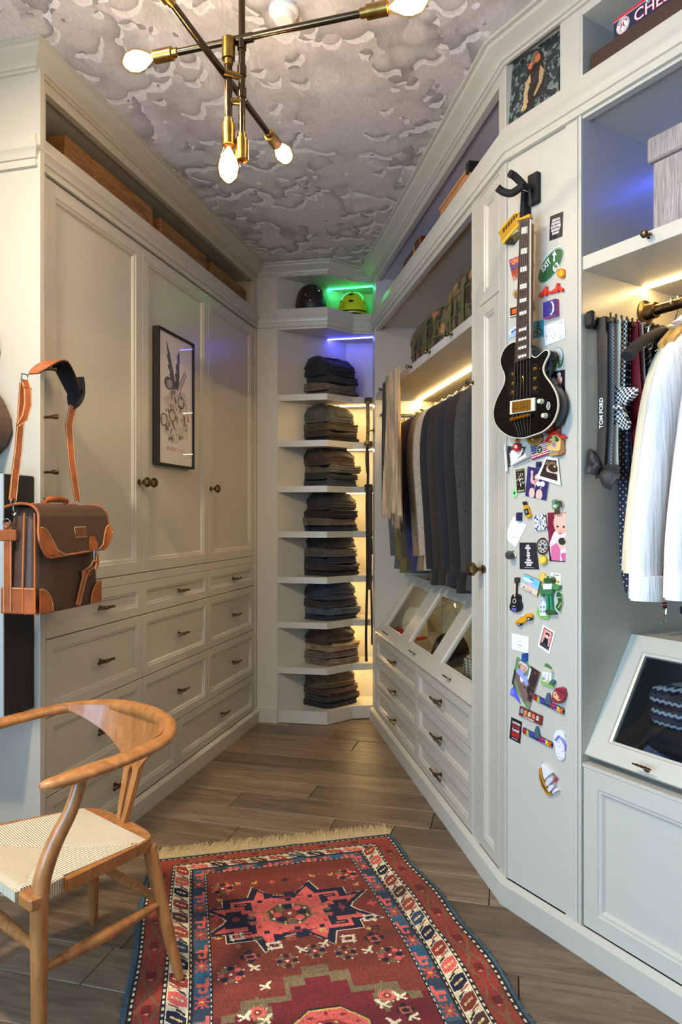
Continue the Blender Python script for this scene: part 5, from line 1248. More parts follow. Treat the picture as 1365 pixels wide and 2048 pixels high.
for u0, u1, zt, lab in ((.80, 1.385, 2.205, 'camouflage travel bag on the upper shelf above the suits, farther one with strap'), (.345, .785, 2.235, 'camouflage travel bag on the upper shelf above the suits, nearer one')):
    t = thing('camouflage_bag', lab, 'bag', R((u0+u1)/2, -.28, 1.996), 'camouflage bags')
    q, rg = soft_box(R, u0, u1, -.50, -.055, 1.9962, zt, seed=u0*9); q.build('body', CAMO, t, smooth=60)
    for k in (6, 3): q = MB(R); q.tube(rg[k]+rg[k][:1], .0042, 6); q.build('zip_piping', PIPE, t)
    for uu in (u0+(u1-u0)*.33, u0+(u1-u0)*.68):
        q = MB(R); q.tube([(uu, -.050, 2.0), (uu, -.047, 2.08), (uu, -.050, 2.16), (uu, -.075, zt-.004), (uu, -.18, zt+.003), (uu, -.30, zt+.003)], .009, 6, flat=.35, up=(0, 1, 0)); q.build('webbing', PIPE, t)

# ------------------------------------------------------------------ things in the niche above the suits
zb = 2.505
t = thing('memory_box', 'pale wooden box frame with dark top corner in the niche above the suits', 'box', R(.62, -.15, zb))
q = MB(R); q.box(.43, .80, -.19, -.055, zb, zb+.093, bev=.003); q.build('body', wood('maple', (176, 118, 70), (214, 156, 100), scale=5, stretch=(6, 1, 6), rough=.45), t, smooth=20)
q = MB(R); q.box(.425, .805, -.195, -.050, zb+.0935, zb+.104, bev=.002); q.build('lid', pbr('maple_lid', (206, 150, 96), .5), t, smooth=20)
q = MB(R); q.box(.42, .452, -.12, -.046, zb+.075, zb+.118, bev=.002); q.build('corner', BLACK, t, smooth=20, label='dark corner')
t = thing('glass_ornament', 'small clear glass ornament beside the pale wooden box in the niche', 'ornament', R(.835, -.08, zb))
q = MB(R); q.lathe([(.018, 0), (.018, .006), (.006, .014), (.006, .04), (.020, .062), (.024, .082), (.014, .100), (.002, .104)], (.835, -.075, zb+.0005), (0, 0, 1), 14); q.build('body', glass('ornament_glass', (.96, .97, 1.0)), t)
q = MB(R); q.lathe([(.021, 0), (.021, .004), (.002, .005)], (.835, -.075, zb+.0002), (0, 0, 1), 14); q.build('foot', CHROME, t)
t = thing('gilt_tray', 'low gilded wooden tray leaning in the niche above the suits', 'tray', R(.98, -.08, zb))
q = MB(R); q.box(.875, 1.055, -.16, -.04, zb+.0005, zb+.012, bev=.003); q.build('base', wood('gilt_wood', (178, 108, 34), (226, 158, 62), scale=8, rough=.35), t)
for u in (.885, .945, 1.0): q = MB(R); q.lathe([(.008, 0), (.010, .008), (.004, .016), (.001, .018)], (u, -.055, zb+.0125), (0, 0, 1), 10); q.build('stud', GOLD, t)
DRED = pbr('dark_red_lacquer', (96, 24, 20), .35)
for nm, lab, u0, u1, h in (('red_box', 'dark red lacquer box with gilt edges in the niche, nearer of two', 1.10, 1.20, .105), ('red_case', 'dark red case with gilt trim in the niche, beside the gold ornaments', 1.215, 1.42, .088)):
    t = thing(nm, lab, 'box', R((u0+u1)/2, -.12, zb))
    q = MB(R); q.box(u0, u1, -.19, -.052, zb, zb+h, bev=.004); q.build('body', DRED, t, smooth=20)
    q = MB(R)
    for a, b_, c in ((u0, u0, (zb+.004, zb+h-.002)), (u1, u1, (zb+.004, zb+h-.002))): q.tube([(a, -.0515, c[0]), (b_, -.0515, c[1])], .0022, 6)
    q.tube([(u0, -.0515, zb+h-.004), (u1, -.0515, zb+h-.004)], .0022, 6); q.tube([(u0, -.0515, zb+h*.6), (u1, -.0515, zb+h*.6)], .0016, 6); q.build('gilt_trim', GOLD, t)
for u, h, lab in ((1.47, .050, 'little gold figurine beside the red case in the niche'), (1.585, .062, 'gold figurine farthest along the niche, near the corner'), (1.525, .046, 'squat gold figurine between two others in the niche')):
    t = thing('gold_figurine', lab, 'figurine', R(u, -.07, zb), 'gold figurines in the niche')
    q = MB(R); q.lathe([(.016, 0), (.018, .006), (.012, .012), (.014, h*.4), (.010, h*.55)], (u, -.06, zb+.0003), (0, 0, 1), 14); q.build('base', BRASS, t)
    q = MB(R); q.lathe([(.004, h*.52), (.014, h*.66), (.016, h*.8), (.010, h*.95), (.001, h)], (u, -.06, zb), (0, 0, 1), 14); q.build('top', GOLD, t)

# ------------------------------------------------------------------ hanging clothes
def hanger(fr, u, nmid, zr, label, mat, group, rr=.0165, hw=.20, drop=.085, n_front=None):
    t = thing('coat_hanger', label, 'hanger', fr(u, nmid, zr), group)
    q = MB(fr); pts = [(u, nmid+.004-(rr+.004)*math.cos(R_(a)), zr+(rr+.004)*math.sin(R_(a))) for a in range(-30, 181, 21)]+[(u, nmid+.012, zr-.034), (u, nmid, zr-.05), (u, nmid, zr-.064)]
    q.tube(pts, .0019, 6); q.build('hook', CHROME, t)
    q = MB(fr); q.tube(smoothpts([(u, nmid-hw, zr-.064-drop), (u, nmid-hw*.6, zr-.060-drop*.45), (u, nmid-.03, zr-.058), (u, nmid+.03, zr-.058), (u, nmid+hw*.6, zr-.060-drop*.45), (u, nmid+hw, zr-.064-drop)], 4), smoothval([.010, .011, .008, .008, .011, .010], 4), 8, flat=1.3); q.build('shoulder_bar', mat, t, smooth=60); return t
HWOOD = wood('hanger_maple', (186, 134, 66), (226, 180, 104), scale=7, stretch=(6, 6, 6), rough=.35, bmp=0)
def garment(fr, u, nmid, zr, zhem, mat, name, label, cat, group, th=.035, hw=.225, seed=0, sleeve=True, sl_z=None, shz=.118, cuff=None, buttons=None, collar=None, fold=.008, lean=0.0, slr=.046, droop=None):
    t = thing(name, label, cat, fr(u, nmid, zhem), group); q_ = random.Random(seed)
    ztop = zr-.045; zs = zr-shz-.03
    lv = []
    for i in range(15):
        k = i/14; z = ztop-(ztop-zhem)*k
        if z > zs: f = (ztop-z)/(ztop-zs); wdt = .055+(hw-.03-.055)*f**.85; tk = .012+th*.8*f
        else: f = (zs-z)/(zs-zhem); wdt = hw-.02-.020*math.sin(f*2.6)+.015*f; tk = th*(.85+.25*f)
        lv.append((z, wdt, tk))
    lv.insert(1, (ztop-.02, .085, .02)); lv.insert(2, (ztop-.045, .13, .028)); lv.sort(reverse=True)
    rings = []
    for z, wdt, tk in lv:
        f = (ztop-z)/(ztop-zhem); r = []
        for j in range(36):
            a = 2*math.pi*j/36; c, s_ = math.cos(a), math.sin(a)
            x = math.copysign(abs(c)**.75, c)*wdt; y = math.copysign(abs(s_)**.8, s_)*tk+fold*f*math.sin(a*3+seed+z*3)+fold*.6*math.sin(a*7+seed*2)
            r.append((u+y+lean*f, nmid+x, z))
        rings.append(r)
    q = MB(fr); q.loft(rings); q.build('body', mat, t, smooth=60)
    if sleeve:
        sl_z = sl_z or (zhem+.10)
        for s_ in (1, -1):
            n0 = nmid+s_*(hw-.045); q = MB(fr)
            P = [(u, nmid+s_*a_, b_) for a_, b_ in droop] if droop else [(u, n0-s_*.045, zs+.035), (u+.004, n0-s_*.004, zs+.008), (u+.006+lean*.2, n0+s_*.020, zs-.06), (u+.010+lean*.4, n0+s_*.030, zs-.20), (u+.012+lean*.7, n0+s_*.020, (zs+sl_z)/2-.05), (u+.012+lean, n0+s_*.004, sl_z)]
            rad = [.030, slr, slr*1.04, slr*.98, slr*.90, slr*.84]
            q.tube(smoothpts(P, 4), smoothval(rad, 4), 16, flat=.62, up=(1, 0, 0)); so = q.build('sleeve', mat, t, smooth=70)
            if droop: n0 = nmid+s_*droop[-1][0]; 
            if s_ == 1 and cuff:
                q = MB(fr); q.tube([(u+.012+lean, n0-.004, sl_z+.064), (u+.012+lean, n0-.004, sl_z+.060), (u+.013+lean, n0, sl_z-.004)], [slr*.55, slr*.94, slr*1.0], 18, flat=.6, up=(1, 0, 0)); q.build('cuff', cuff, so, smooth=60)
            if s_ == 1 and buttons:
                for k in range(3):
                    q = MB(fr); q.lathe([(.006, 0), (.006, .002), (.002, .003)], (u+.012+lean-slr*.52, n0+.012, sl_z+.018+.018*k), (-1, .6, 0), 8); q.build('button', buttons, so)
    if collar:
        q = MB(fr); q.tube(smoothpts([(u-.02, nmid+.055, ztop-.02), (u-.01, nmid+.02, ztop+.012), (u+.0, nmid-.04, ztop+.016), (u+.02, nmid-.055, ztop-.015)], 4), .014, 8, flat=.5, up=(0, 0, 1)); q.build('collar', collar, t, smooth=60)
    return t
WOOL = lambda n, c, v=.10, vs=90: pbr('wool_'+n, c, .9, var=v, vscale=vs, bmp=.25, bscale=700, sheen=.1)
JACK = [ # u, colour, label, hem, lean
 (.405, WOOL('charcoal', (33, 31, 34)), 'charcoal suit jacket, nearest the magnet board', .985, 'charcoal'), (.53, WOOL('grey', (52, 49, 48), .2), 'dark grey jacket, second from the magnet board', .955, 'dark grey'), (.66, WOOL('blackbrown', (27, 22, 22)), 'very dark brown jacket between the dark grey and navy black ones', .93, 'very dark brown'),
 (.785, WOOL('navyblack', (24, 24, 32)), 'navy black jacket near the middle of the rail', .95, 'navy black'), (.905, WOOL('darkbrown', (42, 31, 23)), 'dark brown jacket left of the navy black one', .94, 'dark brown'), (1.02, WOOL('black', (26, 24, 25)), 'black suit jacket with silver sleeve buttons next to the tweed', .93, 'black'),
 (1.14, WOOL('tweed', (156, 142, 124), .3, 260), 'light grey tweed jacket in the middle of the suits', .99, 'grey tweed'), (1.25, WOOL('tan', (116, 98, 70)), 'tan jacket showing a sliver beside the tweed', .98, 'tan'), (1.36, WOOL('navy', (44, 46, 84)), 'bright navy blue blazer beside the tan jacket', .965, 'navy blue'),
 (1.48, WOOL('umber', (70, 58, 44)), 'grey brown jacket behind the scarf', .96, 'grey brown'), (1.60, WOOL('green', (98, 90, 46)), 'olive green field jacket behind the scarf', .94, 'olive green'), (1.73, WOOL('bluegrey', (78, 80, 76)), 'grey blue denim jacket at the far end behind the scarf', .955, 'grey blue')]
for i, (u, m_, lab, hem, nm) in enumerate(JACK):
    hanger(R, u, -.30, 1.872, 'honey wooden hanger with chrome hook under the %s jacket' % nm, HWOOD, 'wooden hangers under the suits', hw=.19)
    garment(R, u, -.30, 1.872, hem, m_, 'jacket', lab, 'jacket', 'jackets on the suit rail', th=.042, hw=.235, seed=i*3+1, sl_z=hem+.075, buttons=CHROME if i in (5,) else BLACK, collar=m_, lean=.0, slr=.052)
def scarf(name, label, fr, u0, u1, ztop, zbot, n, mat, seed, fringe=.035, group=None):
    t = thing(name, label, 'scarf', fr((u0+u1)/2, n, zbot), group)
    def fn(a, b):
        x = (a-.5); w_ = (u1-u0)*(1-.12*math.sin(b*3.0))
        return ((u0+u1)/2+x*w_+.006*math.sin(b*6+seed), n+.012*math.sin(a*11+seed+b*1.5)*(.35+.65*b)+.006*math.sin(a*23+b*4), ztop-(ztop-zbot)*b-.012*math.sin(a*5+seed)*b)
    q = MB(fr); q.grid(fn, 30, 40, lambda a, b: (0, -.004, 0)); q.build('cloth', mat, t, smooth=70)
    q = MB(fr); rr = random.Random(seed)
    for i in range(46):
        x, y, z = fn((i+.5)/46, 1); q.tube([(x, y-.002, z+.002), (x+rr.uniform(-.004, .004), y, z-fringe*rr.uniform(.5, 1))], [.0013, .0006], 4)
    q.build('fringe', mat, t, smooth=0, stuff=True, fix=False)
    return t
LINEN = pbr('scarf_linen', (164, 142, 112), .9, var=.25, vscale=9, stretch=(5, 5, .6), bmp=.3, bscale=300)
LINEN2 = pbr('scarf_linen_dark', (124, 104, 78), .9, var=.25, vscale=9, stretch=(5, 5, .6), bmp=.3, bscale=300)
scarf('linen_scarf', 'long beige linen scarf with frayed ends hanging from a knob before the suits', R, 1.10, 1.425, 1.985, 1.262, .046, LINEN, 2)
t2 = scarf('dark_scarf', 'narrow dark grey scarf hanging behind the beige linen scarf', R, 1.425, 1.50, 1.968, 1.30, .036, pbr('scarf_dark', (50, 44, 42), .9, var=.5, vscale=60), 5)
scarf('linen_scarf_end', 'second frayed end of a beige scarf hanging lower behind the first', R, 1.16, 1.29, 1.90, 1.20, .030, LINEN2, 7)
ballknob(R, 1.43, 1.981, -.02, sh, 1.0)
# small rack with hooks on the far side wall of the suit bay
t = thing('hook_rack', 'dark metal hook rack on the far side wall behind the suits', 'rack', R(UF-.02, -.14, 1.83))
q = MB(R); q.box(UF-.012, UF-.0005, -.27, -.05, 1.858, 1.876, bev=.002); q.build('bar', BLACK, t)
for n in (-.07, -.11, -.15, -.19, -.23):
    q = MB(R); q.tube([(UF-.012, n, 1.864), (UF-.030, n, 1.855), (UF-.034, n, 1.84), (UF-.028, n, 1.832), (UF-.020, n, 1.838)], .003, 6); q.build('hook', BRONZE, t)
for n, c, lab in ((-.08, 0, 'black belt on the hook rack behind the scarf'), (-.16, 1, 'brown belt on the hook rack behind the scarf')):
    t = thing('belt', lab, 'belt', R(UF-.03, n, 1.60), 'belts on the hook rack'); q = MB(R); q.tube([(UF-.027, n-.014+.014*math.cos(R_(a)), 1.82+.014*math.sin(R_(a))) for a in range(0, 361, 30)], .0025, 6); q.build('buckle', GOLD, t)
    q = MB(R); q.box(UF-.030, UF-.026, n-.030, n, 1.45, 1.81); q.build('strap', BELTM[2 if c == 0 else 3], t)

# ------------------------------------------------------------------ hats in the glass cases
def cap(name, label, fr, u, n, z, face, crown, brim, r=.085, h=.11, panelm=None, txt=None):
    t = thing(name, label, 'hat', fr(u, n, z)); c = Vector(fr(u, n, z)); f = Vector(face).normalized(); sd = Vector((-f.y, f.x, 0))
    rings = []
    for i in range(11):
        k = i/10; an = k*math.pi/2*.99; rr = r*math.cos(an)**.7; zz = c.z+.004+h*math.sin(an)
        rings.append([(c.x+f.x*rr*1.15*math.cos(a)+sd.x*rr*math.sin(a), c.y+f.y*rr*1.15*math.cos(a)+sd.y*rr*math.sin(a), zz) for a in [2*math.pi*j/28 for j in range(28)]])
    q = MB(); q.loft(rings); q.build('crown', crown, t, smooth=60)
    def br(a, b):
        an = R_(-75+150*a); r0 = r*1.0; ext = .075*math.cos(an*.8)
        rr = r0+ext*b; p = c+f*(rr*1.12*math.cos(an))+sd*(rr*math.sin(an)); return (p.x, p.y, c.z+.010-.012*b*abs(math.sin(an))-.004*b)
    q = MB(); q.grid(br, 16, 5, lambda a, b: (0, 0, -.0025)); q.build('brim', brim, t, smooth=60)
    if panelm:
        q = MB(); rings2 = []
        for i in range(8):
            k = i/8; an = k*math.pi/2*.9; rr = r*math.cos(an)**.7+.0012; zz = c.z+.004+h*math.sin(an)+.001
            rings2.append([(c.x+f.x*rr*1.15*math.cos(a)+sd.x*rr*math.sin(a), c.y+f.y*rr*1.15*math.cos(a)+sd.y*rr*math.sin(a), zz) for a in [R_(-112+45*j/6) for j in range(7)]])
        q.loft(rings2, closed=False); q.build('panel', panelm, t, smooth=60)
    if txt: text_mesh(txt, .034, c+f*(r*1.20)+Vector((0, 0, .046)), sd, (f*-.25+Vector((0, 0, 1))), pbr('orange_thread', (214, 92, 40), .6), t, bold=.001, depth=.002)
    q = MB(); q.lathe([(.007, 0), (.006, .004), (.001, .005)], (c.x, c.y, c.z+.003+h), (0, 0, 1), 8); q.build('button', brim, t)
    return t
REDF = pbr('red_cotton', (196, 52, 32), .8); WHITEF = pbr('white_cotton', (226, 218, 196), .8); BLKF = pbr('black_cotton', (30, 24, 22), .85)
cap('white_baseball_hat', 'white cap with a red panel inside the farthest glass case', R, 1.815, -.225, .5465, (-.55, -.83, 0), WHITEF, REDF, r=.078, h=.17, panelm=REDF)
cap('red_baseball_hat', 'red cap lying at the front of the farthest glass case', R, 1.79, -.120, .5465, (.2, -.98, 0), REDF, REDF, r=.046, h=.05)
cap('black_baseball_hat', 'black cap with orange lettering inside the middle glass case', R, 1.10, -.205, .5465, (-.80, -.60, 0), BLKF, BLKF, r=.088, h=.135, txt='UTS')
def plaid():
    m, nt, b = new_mat('plaid_cloth'); tc = nd(nt, 'ShaderNodeTexCoord'); outs = []
    for ax in ('X', 'Y', 'Z'):
        wt = nd(nt, 'ShaderNodeTexWave', bands_direction=ax); wt.inputs['Scale'].default_value = 26; nt.links.new(tc.outputs['Object'], wt.inputs['Vector']); outs.append(wt.outputs['Fac'])
    mm = nd(nt, 'ShaderNodeMath', operation='MULTIPLY'); nt.links.new(outs[0], mm.inputs[0]); nt.links.new(outs[2], mm.inputs[1])
    r = ramp(nt, mm.outputs[0], [(0, (92, 90, 86)), (.3, (190, 186, 178)), (.8, (226, 222, 212))]); nt.links.new(r.outputs['Color'], b.inputs['Base Color']); b.inputs['Roughness'].default_value = .8; return m
t = thing('plaid_hat', 'grey plaid trilby hat inside the nearest glass case of the suit wardrobe', 'hat', R(.72, -.21, .5465))
q = MB(R); q.lathe([(.145, 0), (.146, .004), (.10, .008), (.085, .010), (.082, .05), (.078, .085), (.060, .105), (.025, .098), (.001, .094)], (.715, -.215, .547), (0, 0, 1), 30); q.build('body', plaid(), t, smooth=50)
q = MB(R); q.lathe([(.0865, .011), (.0865, .030), (.083, .031), (.083, .011)], (.715, -.215, .547), (0, 0, 1), 30); q.build('band', pbr('grey_ribbon', (110, 110, 112), .6), t)
# ------------------------------------------------------------------ shirt bay of the angled wardrobe
def gvec(nt):
    tc = nd(nt, 'ShaderNodeTexCoord'); mp = nd(nt, 'ShaderNodeMapping'); mp.inputs['Rotation'].default_value = (0, 0, -math.atan2(G.u[1], G.u[0]))
    nt.links.new(tc.outputs['Object'], mp.inputs['Vector']); return mp.outputs['Vector']   # x along u, y along n, z up
def pat(name, kind, a, b_, size, rough=.6):
    if name in MATS: return MATS[name]
    m, nt, b = new_mat(name); v = gvec(nt)
    if kind == 'stripe' or kind == 'lines':
        mp = nd(nt, 'ShaderNodeMapping'); mp.inputs['Rotation'].default_value = (0, .62 if kind == 'stripe' else 0, 0); nt.links.new(v, mp.inputs['Vector'])
        wt = nd(nt, 'ShaderNodeTexWave', bands_direction='Z'); wt.inputs['Scale'].default_value = size; nt.links.new(mp.outputs['Vector'], wt.inputs['Vector'])
        r = ramp(nt, wt.outputs['Fac'], [(.90, a), (.94, b_)])
    elif kind == 'dots':
        mp = nd(nt, 'ShaderNodeMapping'); mp.inputs['Scale'].default_value = (1, 0, 1); mp.inputs['Rotation'].default_value = (0, .78, 0); nt.links.new(v, mp.inputs['Vector'])
        vo = nd(nt, 'ShaderNodeTexVoronoi'); vo.inputs['Scale'].default_value = size; vo.inputs['Randomness'].default_value = 0; nt.links.new(mp.outputs['Vector'], vo.inputs['Vector'])
        r = ramp(nt, vo.outputs['Distance'], [(.13, b_), (.17, a)])
    else:
        mp = nd(nt, 'ShaderNodeMapping'); mp.inputs['Location'].default_value = (.013, 0, .007); mp.inputs['Scale'].default_value = (1, 0 if kind == 'check' else .3, 1); nt.links.new(v, mp.inputs['Vector'])
        ck = nd(nt, 'ShaderNodeTexChecker'); ck.inputs['Scale'].default_value = size; ck.inputs['Color1'].default_value = rgb(a); ck.inputs['Color2'].default_value = rgb(b_); nt.links.new(mp.outputs['Vector'], ck.inputs['Vector'])
        r = ck
    nt.links.new(r.outputs['Color'], b.inputs['Base Color']); b.inputs['Roughness'].default_value = rough; MATS[name] = m; return m
# tie rack on the side wall of the bay
t = thing('tie_rack', 'black tie rack with many pegs along the inside wall of the shirt bay', 'rack', G(.315, -.22, 1.80))
q = MB(G); q.box(.3045, .318, -.455, -.030, 1.792, 1.828, bev=.003); q.build('rail', BLACK, t)
q = MB(G); q.box(.3042, .336, -.044, -.022, 1.788, 1.838, bev=.008); q.build('end_cap', BLACK, t, smooth=40)
PEG0, PEGS = -.060, .0245
for k in range(16):
    n = PEG0-PEGS*k; q = MB(G); q.box(.318, .368, n-.004, n+.002, 1.800, 1.812, bev=.001); q.box(.364, .369, n-.004, n+.002, 1.812, 1.826, bev=.001); q.build('peg', BLACK, t)
SILKR = pbr('burgundy_silk', (122, 22, 36), .42, bmp=.1, bscale=500); IVORY = pbr('ivory_silk', (222, 214, 196), .5); SILV = pbr('silver_silk', (158, 152, 142), .4); DARKTIE = pbr('dark_ribbon', (44, 38, 36), .6)
HOUND = pat('white_black_check', 'check', (232, 230, 224), (30, 30, 40), 150); NDOT = pat('navy_dots', 'dots', (26, 28, 46), (206, 206, 206), 70)
BSTR = pat('black_stripe', 'stripe', (30, 26, 26), (170, 156, 130), 22); BCHK = pat('black_silver_pattern', 'stripe', (42, 38, 36), (166, 150, 120), 60); BLK2 = pat('black_rib', 'stripe', (26, 24, 26), (70, 64, 60), 90); WINE = pat('wine_pattern', 'dots', (96, 40, 40), (170, 110, 100), 120); GLEN = pat('grey_check_ribbon', 'check3', (120, 116, 116), (52, 48, 50), 190)
def tie(k, wtop, wbot, zbot, mat, label, ztail=None, group='ties on the rack', name='tie', u0=.322, tip=True, curve=0.0):
    n = PEG0-PEGS*k; t = thing(name, label, 'tie', G(u0+.02, n, zbot), group)
    def strip(nm, nn, z1, w0, w1, N=16):
        q = MB(G); rings = []
        for i in range(N+1):
            f = i/N; z = 1.8150-(1.8150-z1)*f; w_ = w0+(w1-w0)*min(1, f*1.15); c = u0+.022+.004*math.sin(f*4+k)+curve*f
            th = .0022; d = .0035*math.sin(f*7+k)*f
            if tip and i == N: rings.append([(c-.001, nn+d-th, z-.030), (c+.001, nn+d-th, z-.030), (c+.001, nn+d+th, z-.030), (c-.001, nn+d+th, z-.030)])
            else: rings.append([(c-w_/2, nn+d-th*.4, z), (c-w_*.2, nn+d-th, z), (c+w_*.2, nn+d-th, z), (c+w_/2, nn+d-th*.4, z), (c+w_/2, nn+d+th*.4, z), (c+w_*.2, nn+d+th, z), (c-w_*.2, nn+d+th, z), (c-w_/2, nn+d+th*.4, z)])
        if tip: rings[-1] = [rings[-1][0], rings[-1][0], rings[-1][1], rings[-1][1], rings[-1][2], rings[-1][2], rings[-1][3], rings[-1][3]]
        q.loft(rings); return q.build(nm, mat, t, smooth=50)
    strip('front_blade', n+.006, zbot, wtop, wbot)
    if ztail: strip('tail', n-.007, ztail, wtop, wtop*1.2)
    q = MB(G); q.tube([(u0+.002, n-.006, 1.8155), (u0+.002, n, 1.8185), (u0+.002, n+.006, 1.8155)], .002, 6); q.box(u0+.022-wtop/2, u0+.022+wtop/2, n-.008, n+.008, 1.8145, 1.8185, bev=.001); q.build('fold', mat, t); return t
def bow(t, c, mat, w_=.058, h=.036, rot=0.0, lining=None):
    """butterfly bow: two flared wings and a knot, hanging edge up"""
    for s_ in (-1, 1):
        def wing(a, b):
            y = s_*(.006+a*(w_-.006)); hh = (.012+(h-.012)*min(1, a*1.5)**.8)*(1-.12*max(0, a-.85)*6*0)
            x = (b-.5)*2*hh; bulge = .010*math.sin(math.pi*min(1, a*1.1))+.003*math.sin(b*9+s_)
            ca, sa = math.cos(rot), math.sin(rot)
            return (c[0]+x*ca-y*sa, c[1]+bulge, c[2]+x*sa+y*ca)
        q = MB(G); q.grid(wing, 12, 10, lambda a, b: (0, -.016*math.sin(math.pi*min(1, a*1.05))-.002, 0)); q.build('bow_wing', mat, t, smooth=60)
    q = MB(G); ca, sa = math.cos(rot), math.sin(rot)
    q.tube([(c[0]-.015*ca, c[1]+.010, c[2]-.015*sa), (c[0], c[1]+.017, c[2]), (c[0]+.015*ca, c[1]+.010, c[2]+.015*sa)], .0115, 10, flat=.6); q.build('knot', mat, t, smooth=60)
t = tie(0, .030, .028, 1.36, DARKTIE, 'dark ribbon bow tie hanging first on the tie rack, nearest the magnet board', name='bow_tie', tip=False, u0=.318, group=None)
nn = PEG0+.02; bow(t, (.345, nn, 1.385), DARKTIE, .062, .036, rot=1.05)
cG = G(.344, PEG0+.0092, 1.545); text_mesh('TOM FORD', .017, cG, (0, 0, 1), (-G.u[0], -G.u[1], 0), pbr('white_thread', (226, 226, 222), .6), t, depth=.0006, bold=.0004)
tie(1, .022, .024, 1.375, GLEN, 'grey checked ribbon bow tie strap second on the tie rack', tip=False, curve=.004, u0=.328)
t = tie(2, .036, .036, 1.36, IVORY, 'ivory silk tie hanging third on the tie rack', tip=False, u0=.326)
t = tie(3, .030, .026, 1.50, HOUND, 'black and white checked bow tie on the tie rack', name='bow_tie', tip=False, u0=.334, group=None)
bow(t, (.368, PEG0-PEGS*3+.030, 1.562), HOUND, .058, .042, rot=-.22)
tie(4, .030, .040, 1.06, NDOT, 'navy tie with white dots, longest tie on the rack', ztail=1.2, u0=.322)
tie(5, .034, .062, 1.215, SILKR, 'burgundy silk tie in the middle of the rack', ztail=1.26, u0=.334, curve=.018)
tie(6, .034, .058, 1.10, SILV, 'silver grey silk tie right of the burgundy one', u0=.334, curve=.012)
tie(7, .034, .060, 1.12, BSTR, 'black tie with thin diagonal pale stripes', u0=.338, curve=.006)
tie(8, .032, .056, 1.16, BLK2, 'plain ribbed black tie behind the striped one', u0=.338)
tie(9, .034, .058, 1.12, BCHK, 'black tie with fine silver gold pattern', u0=.340)
tie(11, .034, .060, 1.15, BLK2, 'black ribbed tie deep on the rack behind the chrome hooks', u0=.340)
tie(12, .034, .058, 1.2, WINE, 'wine red spotted tie deep on the rack behind the chrome hooks', u0=.340)
tie(14, .034, .058, 1.2, BSTR, 'black striped tie at the back end of the rack', u0=.340)
# shirts on the rail
SHIRTW = pbr('white_shirting', (230, 228, 226), .8, bmp=.55, bscale=7, stretch=(7, 7, .5), bdist=.012); SHIRTC = pbr('cream_shirting', (222, 208, 178), .8, bmp=.5, bscale=7, stretch=(7, 7, .5), bdist=.012); STRIPESH = pat('fine_striped_shirting', 'lines', (224, 216, 200), (196, 184, 160), 40)
for i, (u, m_, lab, hem, sl, hw, nmid) in enumerate(((.445, SHIRTC, 'cream shirt behind the white shirts in the open bay', 1.08, 1.10, .225, -.335), (.488, SHIRTW, 'white shirt with button cuff, nearest the tie rack', 1.10, 1.033, .262, -.305), (.590, SHIRTW, 'white shirt at the right edge of the photo, second from the ties', 1.02, 1.045, .262, -.300), (.69, STRIPESH, 'finely striped pale shirt beyond the white shirts', 1.04, 1.06, .25, -.305))):
    hanger(G, u, -.308 if i else -.33, 1.879, ('maple hanger holding the cream shirt', 'maple hanger holding the white shirt nearest the ties', 'maple hanger holding the second white shirt', 'maple hanger holding the striped shirt')[i], HWOOD, 'wooden hangers under the shirts', hw=.155)
    garment(G, u, nmid, 1.879, hem, m_, 'shirt', lab, 'shirt', 'shirts on the rail', th=.030, hw=.185, seed=i*5+2, sl_z=sl, cuff=m_, collar=m_, fold=.010, slr=.062, shz=.24, droop=[(.05, 1.765), (.105, 1.69), (.160, 1.585), (.205, 1.42), (.252, 1.20), (.266, sl)])
t = thing('padded_hanger', 'black padded hanger in front of the white shirts', 'hanger', G(.425, -.28, 1.76))
q = MB(G); q.tube([(.425, -.300+.0195*math.cos(R_(a)), 1.879+.0195*math.sin(R_(a))) for a in range(0, 200, 20)]+[(.425, -.316, 1.84), (.425, -.308, 1.80)], .002, 6); q.build('hook', CHROME, t)
q = MB(G); q.tube(smoothpts([(.425, -.34, 1.800), (.424, -.30, 1.802), (.42, -.20, 1.776), (.415, -.12, 1.735), (.41, -.075, 1.695)], 4), smoothval([.012, .014, .018, .020, .021], 4), 12, flat=.8); q.build('padding', pbr('black_padding', (34, 30, 30), .9), t, smooth=60)
t = thing('belt_hanger', 'chrome multi hook hanger beside the tie rack', 'hanger', G(.395, -.25, 1.78))
q = MB(G); q.tube([(.40, -.308+.0195*math.cos(R_(a)), 1.879+.0195*math.sin(R_(a))) for a in range(0, 181, 20)]+[(.40, -.328, 1.86), (.40, -.31, 1.83), (.40, -.31, 1.792)], .0018, 6); q.tube([(.40, -.36, 1.792), (.40, -.17, 1.792)], .0036, 8); q.build('bar', CHROME, t)
for k in range(5):
    n = -.185-.030*k; q = MB(G); q.tube([(.399, n, 1.797), (.404, n+.004, 1.790), (.398, n+.002, 1.765), (.392, n, 1.742), (.384, n+.004, 1.736), (.380, n+.008, 1.746)], .0020, 6); q.build('hook', CHROME, t)
t = thing('braces', 'dotted red braces with chrome clips hanging under the white shirt cuff', 'braces', G(.49, -.12, .965))
q = MB(G); q.box(.488, .490, -.135, -.115, 1.0, 1.45); q.build('strap', pat('red_dotted_ribbon', 'dots', (150, 20, 34), (226, 200, 200), 90), t, smooth=0)
q = MB(G); q.tube([(.489, -.118, 1.004), (.489, -.132, 1.002), (.489, -.130, .985), (.489, -.120, .985), (.489, -.118, 1.004)], .0022, 6); q.tube([(.489, -.125, .985), (.489, -.128, .972), (.489, -.118, .962), (.489, -.110, .970)], .0022, 6); q.build('clip', CHROME, t)
t = thing('navy_trousers', 'dark navy trousers hem showing behind the white shirt cuff', 'trousers', G(.53, -.20, .99))
